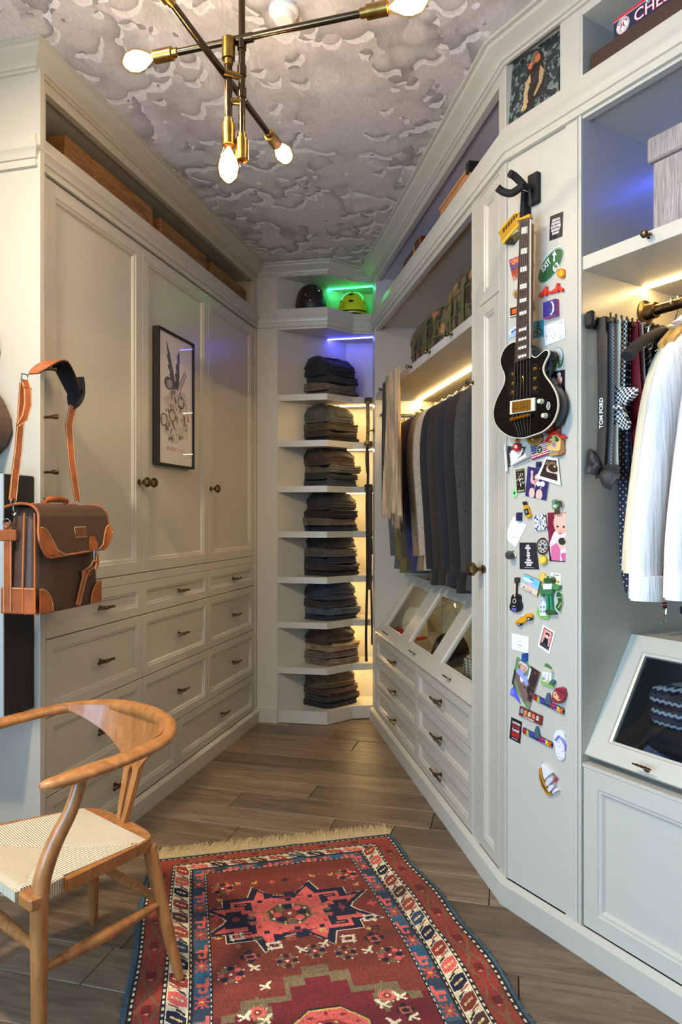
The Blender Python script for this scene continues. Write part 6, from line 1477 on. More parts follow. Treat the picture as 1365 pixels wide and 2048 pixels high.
q, _ = soft_box(G, .530, .565, -.34, -.13, 1.0, 1.30, e=3, seed=4); q.build('legs', pbr('navy_wool', (26, 28, 40), .9), t, smooth=60)
q = MB(G); q.box(.529, .566, -.342, -.128, .992, 1.012, bev=.003); q.build('hem', pbr('navy_wool', (26, 28, 40), .9), t)
# grey linen box
def linen():
    m, nt, b = new_mat('grey_linen'); v = gvec(nt)
    n = noise_tex(nt, 60, 4, .7, vec=v, stretch=(6, 6, .25)); r = ramp(nt, n.outputs['Fac'], [(.3, (112, 102, 100)), (.7, (190, 178, 172))])
    nt.links.new(r.outputs['Color'], b.inputs['Base Color']); b.inputs['Roughness'].default_value = .85; bump(nt, b, n.outputs['Fac'], .3); return m
LIN = linen()
t = thing('linen_box', 'grey linen storage box with lid on the shelf above the shirts', 'box', G(.66, -.25, 1.996))
q = MB(G); q.box(.478, .84, -.40, -.088, 1.9962, 2.205, bev=.004); q.build('body', LIN, t, smooth=20)
q = MB(G); q.box(.467, .851, -.411, -.077, 2.2055, 2.272, bev=.005); q.build('lid', LIN, t, smooth=20)
q = MB(G); q.box(.60, .70, -.0876, -.083, 2.12, 2.16, bev=.002); q.build('label_holder', BRONZE, t)
# games in the upper niche
zb = 2.505
t = thing('brown_game_box', 'flat dark brown box under the navy chess box in the upper right niche', 'box', G(.55, -.14, zb))
q = MB(G); q.box(.314, .79, -.26, -.040, zb, zb+.0695, bev=.002); q.build('body', pbr('brown_card', (66, 42, 30), .5), t, smooth=20)
q = MB(G); q.box(.316, .788, -.258, -.0385, zb+.001, zb+.003); q.build('base_edge', BRASS, t, smooth=0)
t = thing('chess_box', 'navy chess set box with red edge and round team emblem in the upper right niche', 'box', G(.6, -.14, zb+.07))
c0, c1, d0, d1 = .3875, .80, zb+.070, zb+.1255
NAVYC = pbr('navy_card', (28, 34, 66), .4); REDC = pbr('red_card', (190, 44, 62), .4); WHC = pbr('white_card', (236, 228, 222), .5)
q = MB(G); q.box(c0, c1, -.24, -.046, d0, d1, bev=.0015); q.build('body', NAVYC, t, smooth=20)
q = MB(G); q.box(c0, c1, -.0462, -.0452, d1-.009, d1-.001); q.box(c0, c1, -.0456, -.0450, d1-.0102, d1-.0092, 1); q.build('edge_band', [REDC, WHC], t, smooth=0)
q = MB(G); q.prism([(c0+.07, -.10), (c0+.16, -.06), (c0+.25, -.06), (c0+.25, -.14)], d1, d1+.004); q.build('top_print', WHC, t, smooth=0)
Gu3 = (G.u[0], G.u[1], 0)
def gtext(s_, size, u, n, z, mat, par, xd=None, yd=(0, 0, 1), **kw): return text_mesh(s_, size, G(u, n, z), xd or Gu3, yd, mat, par, **kw)
def disc(name, u, z, ru, rz, n0, n1, mat, par, seg=28):
    q = MB(G); pts = [(u+ru*math.cos(2*math.pi*k/seg), z+rz*math.sin(2*math.pi*k/seg)) for k in range(seg)]
    q.loft([[(a, n0, b) for a, b in pts], [(a, n1, b) for a, b in pts]]); return q.build(name, mat, par, smooth=0)
ez = (d0+d1-.009)/2
disc('emblem_ring', c0+.030, ez, .0205, .0215, -.0459, -.0450, WHC, t); disc('emblem_ring', c0+.030, ez, .0192, .0202, -.0450, -.0447, REDC, t); disc('emblem_disc', c0+.030, ez, .0178, .0188, -.0447, -.0444, WHC, t)
for i, ch_ in enumerate('BOSTON'):
    a = R_(150-24*i); u, z = c0+.030+.0138*math.cos(a), ez+.0142*math.sin(a)
    gtext(ch_, .0078, u, -.0443, z, NAVYC, t, xd=tuple(Vector(Gu3)*math.sin(a)+Vector((0, 0, -math.cos(a)))), yd=tuple(Vector(Gu3)*math.cos(a)+Vector((0, 0, math.sin(a)))), depth=.0002, bold=.0003)
for i, ch_ in enumerate('RED SOX'):
    a = R_(-142+17.5*i); u, z = c0+.030+.0138*math.cos(a), ez+.0142*math.sin(a)
    if ch_ != ' ': gtext(ch_, .0062, u, -.0443, z, NAVYC, t, xd=tuple(Vector(Gu3)*-math.sin(a)+Vector((0, 0, math.cos(a)))), yd=tuple(Vector(Gu3)*-math.cos(a)+Vector((0, 0, -math.sin(a)))), depth=.0002)
for s_ in (-1, 1):
    q = MB(G); pts = [(0, .008), (.004, .008), (.0042, 0), (.0075, -.004), (.006, -.0072), (.0015, -.0045), (-.0005, 0)]
    pts = [(c0+.030+s_*.0002+s_*x*.9-.0012*(s_ < 0)*2, ez+z+.0005) for x, z in pts]
    q.loft([[(a, -.0445, b) for a, b in pts], [(a, -.0441, b) for a, b in pts]]); q.build('emblem_sock', REDC, t, smooth=0)
gtext('CHESS', .044, c0+.064, -.0449, d0+.0215, REDC, t, bold=.0016, align='LEFT', depth=.0003, name='lettering'); gtext('CHESS', .044, c0+.064, -.0445, d0+.0215, WHC, t, align='LEFT', depth=.0003)
gtext('RIVALRY', .015, c0+.10, -.0448, d1-.0165, WHC, t, align='LEFT', depth=.0003)
# sweaters inside the sloped case
def fairisle():
    m, nt, b = new_mat('fair_isle_knit'); v = gvec(nt); sx = nd(nt, 'ShaderNodeSeparateXYZ'); nt.links.new(v, sx.inputs[0])
    def M(op, a, c):
        n = nd(nt, 'ShaderNodeMath', operation=op)
        for i, x in enumerate((a, c)):
            if isinstance(x, (int, float)): n.inputs[i].default_value = x
            elif x is not None: nt.links.new(x, n.inputs[i])
        return n.outputs[0]
    zig = M('ABSOLUTE', M('SUBTRACT', M('FRACT', M('MULTIPLY', sx.outputs['X'], 55), None), .5), None)
    h = M('FRACT', M('ADD', M('MULTIPLY', sx.outputs['Z'], 16.5), M('MULTIPLY', zig, .16)), None)
    r = ramp(nt, h, [(0, (36, 34, 44)), (.12, (36, 34, 44)), (.15, (214, 212, 206)), (.24, (214, 212, 206)), (.27, (66, 64, 70)), (.44, (92, 88, 90)), (.48, (40, 42, 58)), (.60, (40, 42, 58)), (.64, (226, 224, 218)), (.72, (226, 224, 218)), (.75, (58, 76, 84)), (.88, (58, 76, 84)), (.92, (36, 34, 44))])
    nt.links.new(r.outputs['Color'], b.inputs['Base Color']); b.inputs['Roughness'].default_value = .95
    n = noise_tex(nt, 260, 2); bump(nt, b, n.outputs['Fac'], .5); return m
Gn2 = Vector(G.n); Gu2 = Vector(G.u)
def gs_fold(u0, u1, n0, n1, z, h, mat, name, lab, seed, layers=2, dome=.006):
    c = Vector(G(u0, n0, 0)[:2]); return folded(c, Vector(G(u1, n0, 0)[:2])-c, Vector(G(u0, n1, 0)[:2])-c, z, h, mat, name, lab, seed, layers, dome, group='folded sweaters in the glass case')
gs_fold(.400, .79, -.120, -.46, .5468, .048, pbr('blue_melange_knit', (124, 138, 156), .95, var=.5, vscale=180, bmp=.5, bscale=300), 'folded_sweater', 'blue grey melange knit sweater lowest in the sloped glass case', 2)
gs_fold(.402, .80, -.140, -.46, .598, .062, pbr('brown_black_knit', (56, 46, 44), .95, var=.2, vscale=40, bmp=.5, bscale=300), 'folded_sweater', 'dark brown sweater in the middle of the stack in the glass case', 5)
gs_fold(.396, .80, -.160, -.46, .664, .092, fairisle(), 'folded_sweater', 'black and white patterned knit sweater on top in the glass case', 8, dome=.008)

# ------------------------------------------------------------------ painting in the recess
cv = Canvas(90, 90, (64, 74, 72)); cv.blot(260, (86, 100, 96), .07, None, 1); cv.blot(200, (44, 52, 54), .06, None, 2); cv.blot(120, (112, 124, 116), .035, None, 3); cv.blot(80, (34, 38, 40), .04, None, 4)
cv.poly([(.36, .30), (.44, .10), (.58, .07), (.66, .16), (.68, .34), (.76, .50), (.70, .72), (.52, .86), (.34, .92), (.26, .84), (.36, .60)], (40, 30, 26))
cv.poly([(.34, .46), (.42, .38), (.44, .52), (.38, .66), (.40, .82), (.30, .84), (.30, .62)], (186, 158, 118)); cv.poly([(.62, .34), (.70, .46), (.66, .64), (.54, .78), (.50, .76), (.60, .60), (.60, .44)], (172, 146, 104)); cv.ell(.32, .86, .06, .05, (196, 170, 110))
cv.ell(.50, .16, .085, .10, (120, 96, 72)); cv.ell(.42, .25, .05, .055, (206, 118, 74)); cv.ell(.56, .20, .055, .06, (206, 118, 74))
for k in range(4): cv.line([(.38, .23+.018*k), (.46, .22+.018*k)], .006, (150, 70, 48)); cv.line([(.51, .18+.018*k), (.61, .165+.018*k)], .006, (150, 70, 48))
cv.ell(.49, .31, .05, .05, (30, 24, 24)); cv.poly([(.44, .38), (.58, .34), (.60, .52), (.46, .58)], (38, 30, 32)); cv.line([(.46, .50), (.58, .42)], .008, (120, 110, 100)); cv.line([(.47, .56), (.58, .49)], .008, (120, 110, 100)); cv.line([(.68, .30), (.72, .50), (.64, .66)], .008, (150, 130, 96))
cv.blot(60, (70, 54, 40), .02, cv.inside([(.3, .4), (.7, .3), (.7, .8), (.3, .9)]), 6)
pt_ = thing('canvas_painting', 'dark green canvas painting of a goggled figure leaning in the recess above the guitar', 'painting', G(.11, -.035, 2.51))
PA_ = lambda s, t, d=0: G(.0075+.2035*s, -.0275+d-.013*(1-t), 2.711-.196*t+.010*(1-s)*(1-t)-.010*s*0)
print_slab(cv, lambda s, t: PA_(s, t), lambda s, t: PA_(s, t, -.0035), edge=(40, 44, 42)).build('canvas', print_mat('oil_paint', .45, .3, 160), pt_, smooth=0)

# ------------------------------------------------------------------ travel guitar on its wall hanger
t = thing('guitar_hanger', 'black yoke guitar hanger screwed to the magnet board', 'hanger', G(.09, PN, 2.20))
def gz(zm, x, y, d): return G.hit(zm[0]+x/6.4, zm[1]+y/6.4, d)
ZA, ZB, ZC, ZD, ZE = (960, 300), (960, 600), (960, 860), (960, 1120), (960, 1300)
ua, za = gz(ZA, 607, 330, PN+.018); ub, zb_ = gz(ZA, 725, 640, PN+.018)
q = MB(G); q.box(ua, ub+.003, PN+.0003, PN+.018, zb_-.005, za-.0, bev=.003); q.build('plate', BLACKMAT, t, smooth=20)
q = MB(G); uc, zc_ = (ua+ub)/2+.002, (za+zb_)/2-.004
q.tube([(uc, PN+.018, zc_), (uc-.001, PN+.060, zc_)], .010, 10); q.build('stem', BLACKMAT, t)
FOAM = pbr('foam_black', (24, 21, 20), .85)
ny = PN+.062
y1 = [gz(ZA, x, y, d) + (d,) for x, y, d in ((560, 450, ny), (515, 400, ny+.008), (440, 330, ny+.026), (385, 300, ny+.042))]
q = MB(G); q.tube(smoothpts([(u, d, z) for u, z, d in y1], 4), .0115, 12); q.build('arm', FOAM, t, smooth=60)
y2 = [gz(ZA, x, y, d) + (d,) for x, y, d in ((560, 450, ny), (490, 505, ny+.004), (400, 555, ny+.012), (300, 535, ny+.024), (225, 480, ny+.040))]
q = MB(G); q.tube(smoothpts([(u, d, z) for u, z, d in y2], 4), .0115, 12); q.build('arm', FOAM, t, smooth=60)

gt2 = thing('travel_guitar', 'black headless electric travel guitar with cream binding hanging on the magnet board', 'guitar', G(.09, .02, 1.36))
NF = .036; NB = -.006
BODY = [(455, 530), (400, 545), (330, 600), (280, 690), (262, 780), (275, 860), (305, 930), (320, 1000), (305, 1080), (255, 1180), (205, 1290), (175, 1400), (175, 1500), (200, 1590), (260, 1670), (340, 1730), (430, 1765), (560, 1770), (680, 1735), (800, 1690), (900, 1610), (960, 1520), (1000, 1400), (1003, 1290), (975, 1180), (915, 1070), (850, 980), (820, 920), (815, 860), (840, 790), (875, 720), (888, 665), (862, 636), (820, 645), (780, 680), (730, 722), (685, 722), (650, 690), (640, 600), (560, 545)]
def gpoly(zm, pts, d): return [gz(zm, x, y, d) for x, y in pts]
def closed_smooth(P, n=4):
    m = len(P); out = []
    for i in range(m):
        p0, p1, p2, p3 = (Vector(P[(i+k) % m]) for k in (-1, 0, 1, 2))
        for k in range(n):
            t_ = k/n; out.append(tuple(.5*((2*p1)+(p2-p0)*t_+(2*p0-5*p1+4*p2-p3)*t_*t_+(3*p1-p0-3*p2+p3)*t_**3)))
    return out
bo = closed_smooth(gpoly(ZB, BODY, NF), 3); cu = sum(p[0] for p in bo)/len(bo); cz2 = sum(p[1] for p in bo)/len(bo)
def off(P, k):   # inset toward the inside along the normals
    n = len(P); out = []
    for i in range(n):
        a = Vector(P[i-1]); b_ = Vector(P[(i+1) % n]); d = (b_-a).normalized(); out.append((P[i][0]-d.y*k, P[i][1]+d.x*k))
    return out
area2 = sum(bo[i-1][0]*bo[i][1]-bo[i][0]*bo[i-1][1] for i in range(len(bo))); sg_ = 1 if area2 > 0 else -1
LAC = pbr('black_lacquer', (10, 8, 9), .12); LAC.node_tree.nodes['Principled BSDF'].inputs['Specular IOR Level'].default_value = .22; BIND = pbr('cream_binding', (226, 216, 190), .35)
q = MB(G); i1 = off(bo, .004*sg_)
q.loft([[(a, n, b_) for a, b_ in p] for p, n in ((i1, NB), (bo, NB+.004), (bo, NF-.0065))]); q.build('body', LAC, gt2, smooth=45)
q = MB(G); q.loft([[(a, n, b_) for a, b_ in p] for p, n in ((bo, NF-.006), (bo, NF-.0006), (off(bo, .0025*sg_), NF), (off(bo, .0030*sg_), NF-.001))], cap=False); q.build('binding', BIND, gt2, smooth=45)
q = MB(G); q.loft([[(a, n, b_) for a, b_ in p] for p, n in ((off(bo, .0024*sg_), NF-.004), (off(bo, .0026*sg_), NF-.0002))]); q.build('top', LAC, gt2, smooth=30)
NK = NF+.0075
tl, tr, br_, bl = (gz(ZA, 512, 912, NK), gz(ZA, 640, 885, NK), gz(ZB, 632, 745, NK), gz(ZB, 457, 795, NK))
def nk(s, t_): return tuple(mix3(mix3(tl, tr, s), mix3(bl, br_, s), t_))
q = MB(G); q.loft([[(nk(0, k)[0], NK, nk(0, k)[1]), (nk(1, k)[0], NK, nk(1, k)[1]), (nk(1, k)[0], NF+.0005, nk(1, k)[1]), (nk(0, k)[0], NF+.0005, nk(0, k)[1])] for k in (0, 1)]); fb_ = q.build('fretboard', pbr('rosewood', (58, 38, 30), .45, var=.2, vscale=60), gt2, smooth=0)
q = MB(G)
for s in (0, 1): q.tube([(nk(s, 0)[0]+.0008*(1 if s else -1), NK-.003, nk(s, 0)[1]), (nk(s, 1)[0]+.0008*(1 if s else -1), NK-.003, nk(s, 1)[1])], .0028 if s else .0016, 6)
q.build('fretboard_binding', BIND, fb_)
q = MB(G); back_ = gz(ZB, 690, 640, NF-.012)
q.loft([[(nk(.06, k)[0], NF+.0005, nk(0, k)[1]), (nk(.95, k)[0], NF+.0005, nk(1, k)[1]), (nk(.80, k)[0], NF-.020, nk(1, k)[1]), (nk(.25, k)[0], NF-.020, nk(0, k)[1])] for k in (0.02, .90)]); q.build('neck', wood('neck_mahogany', (122, 66, 36), (160, 96, 58), scale=8, stretch=(6, 6, 1), rough=.4, bmp=0), gt2, smooth=30)
fy_ = [(960, 'A'), (1105, 'A'), (1235, 'A'), (1355, 'A'), (1470, 'A'), (1580, 'A'), (1690, 'A'), (1795, 'A'), (1880, 'A'), (1960, 'A'), (45, 'B'), (130, 'B'), (205, 'B'), (280, 'B'), (345, 'B'), (410, 'B'), (470, 'B'), (525, 'B'), (580, 'B'), (635, 'B'), (690, 'B'), (745, 'B')]
ft = []
for y, zz in fy_:
    u_, z_ = gz(ZA if zz == 'A' else ZB, 560 if zz == 'A' else 545, y, NK); ft.append((tl[1]+ (tr[1]-tl[1])*.5-z_)/((tl[1]+tr[1])/2-(bl[1]+br_[1])/2))
for k in ft:
    q = MB(G); a, b_ = nk(.01, k), nk(.99, k); q.tube([(a[0], NK+.0002, a[1]), (b_[0], NK+.0002, b_[1])], .0009, 6); q.build('fret', CHROME, fb_)
PEARL = pbr('pearl_inlay', (232, 224, 206), .25, var=.08, vscale=200)
for k in (0, 2, 4, 6, 8, 11, 14, 16, 18, 20):
    if k+1 >= len(ft): continue
    q = MB(G); a0, a1 = ft[k]+.22*(ft[k+1]-ft[k]), ft[k]+.80*(ft[k+1]-ft[k])
    P = [nk(.20, a0), nk(.80, a0), nk(.80, a1), nk(.20, a1)]; q.loft([[(u_, NK-.0003, z_) for u_, z_ in P], [(u_, NK+.0004, z_) for u_, z_ in P]]); q.build('inlay', PEARL, fb_, smooth=0)
SB = [gz(ZB, 430+i*45, 1500, NK+.001) for i in range(6)]
for i in range(6):
    a = nk(.10+.16*i, 0); q = MB(G); q.tube([(a[0], NK+.0028, a[1]), (SB[i][0], NK+.0030, SB[i][1])], .00055, 5); q.build('string', CHROME, gt2)
    e = gz(ZB, 500+i*28, 1740, NF+.004); q = MB(G); q.tube([(SB[i][0], NK+.0030, SB[i][1]), (e[0], NF+.003, e[1])], .0005, 5); q.build('string', CHROME, gt2)
q = MB(G); hp = gpoly(ZA, [(480, 915), (510, 880), (640, 822), (652, 838), (648, 862), (505, 905)], NK); q.loft([[(a, NF, b_) for a, b_ in hp], [(a, NK+.003, b_) for a, b_ in hp]]); q.build('headpiece', pbr('orange_cap', (216, 150, 34), .4), gt2, smooth=0)
# tuners sunk in two long windows of the body
for zx, pts in (('l', [(400, 880), (440, 885), (462, 915), (460, 1215), (430, 1250), (385, 1245), (362, 1200), (362, 925)]), ('r', [(690, 812), (735, 820), (765, 860), (760, 1170), (735, 1205), (680, 1200), (645, 1160), (650, 850)])):
    P = closed_smooth(gpoly(ZB, pts, NF), 3); q = MB(G); q.loft([[(a, NF-.0001, b_) for a, b_ in P], [(a, NF+.0012, b_) for a, b_ in P], [(a, NF+.0012, b_) for a, b_ in off(P, .0015*sg_)], [(a, NF+.0002, b_) for a, b_ in off(P, .0018*sg_)]]); q.build('tuner_window', pbr('window_black', (10, 9, 9), .15), gt2, smooth=20)
for x, y in ((428, 950), (430, 1068), (425, 1185), (712, 880), (712, 1005), (712, 1130)):
    u_, z_ = gz(ZB, x, y, NF+.006); q = MB(G); q.lathe([(.0052, -.004), (.0062, -.002), (.0062, .003), (.0045, .005)], (u_, NF+.0055, z_), (.3, .2, 1), 12); q.lathe([(.003, -.010), (.003, 0)], (u_, NF+.0045, z_), (0, 1, 0), 8); q.build('tuner', GOLD, gt2)
P = gpoly(ZB, [(388, 1295), (705, 1247), (705, 1415), (385, 1465)], NF+.006); q = MB(G); q.loft([[(a, NF, b_) for a, b_ in P], [(a, NF+.006, b_) for a, b_ in P]]); q.build('pickup_ring', BIND, gt2, smooth=0)
P = gpoly(ZB, [(418, 1308), (650, 1272), (648, 1408), (416, 1445)], NF+.008); q = MB(G); q.loft([[(a, NF+.006, b_) for a, b_ in P], [(a, NF+.0095, b_) for a, b_ in P]]); pk = q.build('pickup', GOLD, gt2, smooth=0)
for i in range(6):
    u_, z_ = gz(ZB, 445+i*33, 1390-i*5, NF+.0095); q = MB(G); q.lathe([(.0022, 0), (.0022, .001), (.0003, .0013)], (u_, NF+.0095, z_), (0, 1, 0), 8); q.build('pole_screw', BRASS, pk)
a = gz(ZB, 398, 1535, NF+.008); b_ = gz(ZB, 650, 1470, NF+.008); q = MB(G); q.tube([(a[0], NF+.008, a[1]), (b_[0], NF+.008, b_[1])], .0055, 10); bd = q.build('bridge', GOLD, gt2)
for i in range(6):
    k = (i+.5)/6; q = MB(G); q.lathe([(.0068, -.0025), (.0068, .0025)], (a[0]+(b_[0]-a[0])*k, NF+.009, a[1]+(b_[1]-a[1])*k), (b_[0]-a[0], 0, b_[1]-a[1]), 10); q.build('saddle', GOLD, bd)
for x, y in ((762, 1295), (812, 1478)):
    u_, z_ = gz(ZB, x, y, NF+.012); q = MB(G); q.lathe([(.0085, 0), (.0085, .003), (.0068, .006), (.0068, .013), (.0055, .0145), (.0005, .0148)], (u_, NF+.0001, z_), (0, 1, 0), 18); q.build('control_knob', pbr('pearl_knob', (220, 214, 180), .2), gt2)
u_, z_ = gz(ZB, 882, 1355, NF); disc('sticker', u_, z_, .0078, .0125, NF+.0001, NF+.0006, pbr('sticker_black', (40, 40, 42), .4), gt2); disc('sticker', u_, z_, .0070, .0115, NF+.0006, NF+.0008, WHC, gt2); disc('sticker', u_, z_, .0054, .0094, NF+.0008, NF+.0010, pbr('sticker_black', (40, 40, 42), .4), gt2)
q = MB(G); q.tube(smoothpts([(u_-.004, NF+.0012, z_), (u_, NF+.0012, z_+.006), (u_+.003, NF+.0012, z_-.001), (u_, NF+.0012, z_-.006), (u_-.004, NF+.0012, z_)]), .0006, 5); q.build('sticker_mark', WHC, gt2)
q = MB(G); e = [gz(ZB, x, y, NF+.0006) for x, y in ((530, 1130), (532, 1010), (545, 970), (560, 1000), (562, 1130))]; q.tube([(u_, NF+.0006, z_) for u_, z_ in e], .0007, 5); q.build('emblem', GOLD, gt2)
# ------------------------------------------------------------------ magnets, photographs and notes on the board
MG = 'souvenir magnets on the board'
CM = {}
def cm(c, rough=.4):
    k = tuple(c)
    if k not in CM: CM[k] = pbr('enamel_%d_%d_%d' % k, c, rough)
    return CM[k]
def quad_pts(zm, quad, d): return [Vector((*gz(zm, x, y, d), 0)) for x, y in quad]
def card(name, label, cat, zm, quad, cv, th=.0016, off_=0.0004, mat=None, curl=0.0, edge=(226, 224, 218), parent=None):
    d = PN+off_+th; a, b, c, e = quad_pts(zm, quad, d)
    def P(s, t):
        p = (a*(1-s)+b*s)*(1-t)+(e*(1-s)+c*s)*t; return G(p.x, d+curl*(max(0, s-.4)/.6)**2*(.4+.6*t), p.y)
    def Bk(s, t):
        p = (a*(1-s)+b*s)*(1-t)+(e*(1-s)+c*s)*t; return G(p.x, d-th+curl*(max(0, s-.4)/.6)**2*(.4+.6*t), p.y)
    q = print_slab(cv, P, Bk, edge)
    o = q.build(name, mat or PRINT, parent, smooth=0)
    if parent is None: tag(o, label, cat, None)
    o_frame[o.name] = (a, b, c, e, d)
    return o
o_frame = {}
def ctext(o, s_, x, y, h, mat, sq=1.0, bold=0.0):
    """lettering on a card: x, y in its own 0..1 frame, h as a share of its height"""
    a, b, c, e, d = o_frame[o.name]
    p = (a*(1-x)+b*x)*(1-y)+(e*(1-x)+c*x)*y; xd = (b-a); yd = (a-e); H = yd.length
    X3 = Vector(G.u+(0,))*xd.x+Vector((0, 0, xd.y)); Y3 = Vector(G.u+(0,))*yd.x+Vector((0, 0, yd.y))
    t = text_mesh(s_, H*h, G(p.x, d+.0003, p.y), X3, Y3-X3*(Y3.dot(X3)/X3.dot(X3)), mat, o, depth=.0002, bold=bold, squeeze=sq); return t
def shape(name, label, zm, layers, cat='magnet', base=PN):
    """layers: (part, outline in the photograph's crop, colour or material, thickness)"""
    cx = sum(p[0] for p in layers[0][1])/len(layers[0][1]); cy = sum(p[1] for p in layers[0][1])/len(layers[0][1])
    u, z = gz(zm, cx, cy, base); t = thing(name, label, cat, G(u, base, z))
    for nm, pts, c, th in layers:
        P = gpoly(zm, pts, base+th); q = MB(G); k = min(.0012, th*.3)
        ar_ = sum(P[i-1][0]*P[i][1]-P[i][0]*P[i-1][1] for i in range(len(P))); s = 1 if ar_ > 0 else -1
        if len(P) > 5: q.loft([[(a, base+.0003, b) for a, b in P], [(a, base+th-k, b) for a, b in P], [(a, base+th, b) for a, b in off(P, k*.8*s)]])
        else: q.loft([[(a, base+.0003, b) for a, b in P], [(a, base+th, b) for a, b in P]])
        q.build(nm, cm(c) if isinstance(c, tuple) else c, t, smooth=25)
    return t
def el(cx, cy, rx, ry, n=20, rot=0): return [(cx+rx*math.cos(2*math.pi*k/n)*math.cos(rot)-ry*math.sin(2*math.pi*k/n)*math.sin(rot), cy+rx*math.cos(2*math.pi*k/n)*math.sin(rot)+ry*math.sin(2*math.pi*k/n)*math.cos(rot)) for k in range(n)]
def qd(x0, y0, x1, y1): return [(x0, y0), (x1, y0), (x1, y1), (x0, y1)]
# cable car
wins = [('window', [(300+i*32, 1010-i*38), (322+i*32, 985-i*38), (322+i*32, 1040-i*38), (300+i*32, 1062-i*38)], (60, 42, 20), .0205) for i in range(6)]
shape('cable_car_magnet', 'yellow cable car magnet beside the top of the guitar neck', ZA, [('body', [(235, 1060), (440, 815), (505, 800), (515, 860), (500, 960), (300, 1190), (275, 1180), (270, 1120)], (196, 144, 28), .020), ('roof', [(232, 1058), (285, 970), (450, 795), (510, 792), (508, 812), (440, 822), (240, 1068)], (216, 168, 50), .023), ('sill', [(275, 1175), (490, 930), (500, 965), (300, 1200)], (222, 176, 60), .023),
  ('sign', [(380, 1080), (480, 1005), (490, 1035), (390, 1110)], (196, 190, 160), .018), ('wheel', el(365, 1160, 52, 45), (34, 28, 24), .018), ('truck', [(300, 1195), (500, 1000), (500, 1090), (420, 1195), (330, 1210)], (92, 80, 36), .012)]+wins)
# strap of the hanger and loose strings by the head
shape('hanger_strap', 'black strap hanging from the guitar hanger yoke', ZA, [('strap', [(530, 520), (575, 520), (565, 850), (512, 860)], FOAM, .030)], cat='strap')
q = MB(G); e = [gz(ZA, x, y, PN+.034) for x, y in ((625, 425), (640, 520), (650, 640), (655, 760), (660, 860), (668, 890))]; q.tube([(u, PN+.034, z) for u, z in e], [.0032, .0034, .0030, .0016, .0014, .0030], 8)
tag(q.build('beaded_cord', pbr('beaded_black', (38, 34, 32), .5, var=.6, vscale=300)), 'thin beaded black cord hanging from the guitar hanger plate', 'cord')
# black text card
cv = Canvas(20, 34, (40, 34, 36)); o = card('text_card', 'black card with white hand lettering above the green exit sign', 'card', ZA, [(903, 850), (1070, 785), (1058, 1105), (890, 1165)], cv)
for i, s_ in enumerate(('LIFE IS FOR', 'DEEP KISSES,', 'ADVENTURES,', 'MIDNIGHT', 'SWIMS')): ctext(o, s_, .48, .23+.135*i, .135, WHC, (.62, .62, .62, .70, .85)[i], .0004)
# green exit oval
t = shape('exit_sign_magnet', 'oval green exit 63 magnet with white arrow', ZA, [('rim', el(908, 1478, 280, 120, 36, R_(-58)), (232, 234, 226), .0022), ('field', el(908, 1478, 268, 110, 36, R_(-58)), (40, 92, 52), .0026), ('line', el(908, 1478, 258, 102, 36, R_(-58)), (210, 220, 206), .0028), ('field', el(908, 1478, 252, 97, 36, R_(-58)), (40, 92, 52), .0031),
   ('arrow', [(925, 1350), (958, 1288), (990, 1345), (965, 1345), (962, 1428), (938, 1428), (945, 1350)], (240, 240, 236), .0035)])
def ztext(zm, s_, x0, y0, x1, y1, hgt, par, mat, d, sq=1.0, bold=0.0):
    a = Vector((*gz(zm, x0, y0, d), 0)); b = Vector((*gz(zm, x1, y1, d), 0)); h0 = gz(zm, x0, y0, d)[1]-gz(zm, x0, y0+hgt, d)[1]; X = (b-a); c = (a+b)/2
    X3 = Vector(G.u+(0,))*X.x+Vector((0, 0, X.y)); Y3 = Vector(G.u+(0,))*-X.y+Vector((0, 0, X.x)); return text_mesh(s_, h0*1.35, G(c.x, d, c.y), X3, Y3, mat, par, depth=.0002, bold=bold, squeeze=sq)
ztext(ZA, 'EXIT', 795, 1545, 905, 1408, 82, t, WHC, PN+.0033, .72, .0007); ztext(ZA, '63', 935, 1545, 1020, 1455, 92, t, WHC, PN+.0033, .85, .0008)
shape('sunflower_magnet', 'round orange magnet on the edge of the exit sign', ZA, [('disc', el(1035, 1575, 54, 62), (214, 128, 20), .010), ('centre', el(1035, 1578, 34, 40), (240, 164, 30), .013)])
BR = [(748, 1878), (765, 1835), (805, 1800), (838, 1748), (852, 1795), (905, 1808), (958, 1772), (985, 1705), (1018, 1748), (1060, 1770), (1064, 1806), (1035, 1812), (1010, 1790), (985, 1815), (900, 1838), (855, 1840), (835, 1868), (800, 1862), (785, 1888)]
shape('bridge_magnet', 'bright red suspension bridge magnet under the exit sign', ZA, [('deck', BR, (214, 52, 36), .009), ('tower', [(836, 1742), (850, 1742), (846, 1860), (832, 1864)], (226, 70, 48), .012), ('tower', [(983, 1700), (1000, 1700), (994, 1815), (978, 1820)], (226, 70, 48), .012)])
cv = Canvas(30, 26, (150, 84, 110)); cv.rect(0, .0, 1, .3, (198, 96, 100)); cv.rect(0, .3, 1, .55, (104, 76, 128)); cv.rect(0, .55, 1, .8, (150, 66, 44)); cv.rect(0, .8, 1, 1, (206, 120, 96)); cv.ell(.2, .2, .16, .12, (230, 130, 60)); cv.blot(40, (90, 60, 90), .05, None, 2)
card('sunset_card', 'tilted pink and purple sunset postcard magnet behind the guitar neck', 'magnet', ZA, [(370, 1410), (655, 1285), (690, 1480), (430, 1680)], cv, th=.003)
shape('shell_magnet', 'small tan shell magnet left of the guitar neck', ZA, [('shell', el(458, 1842, 36, 56), (170, 140, 90), .008), ('rib', el(458, 1850, 12, 40), (120, 92, 50), .010)])
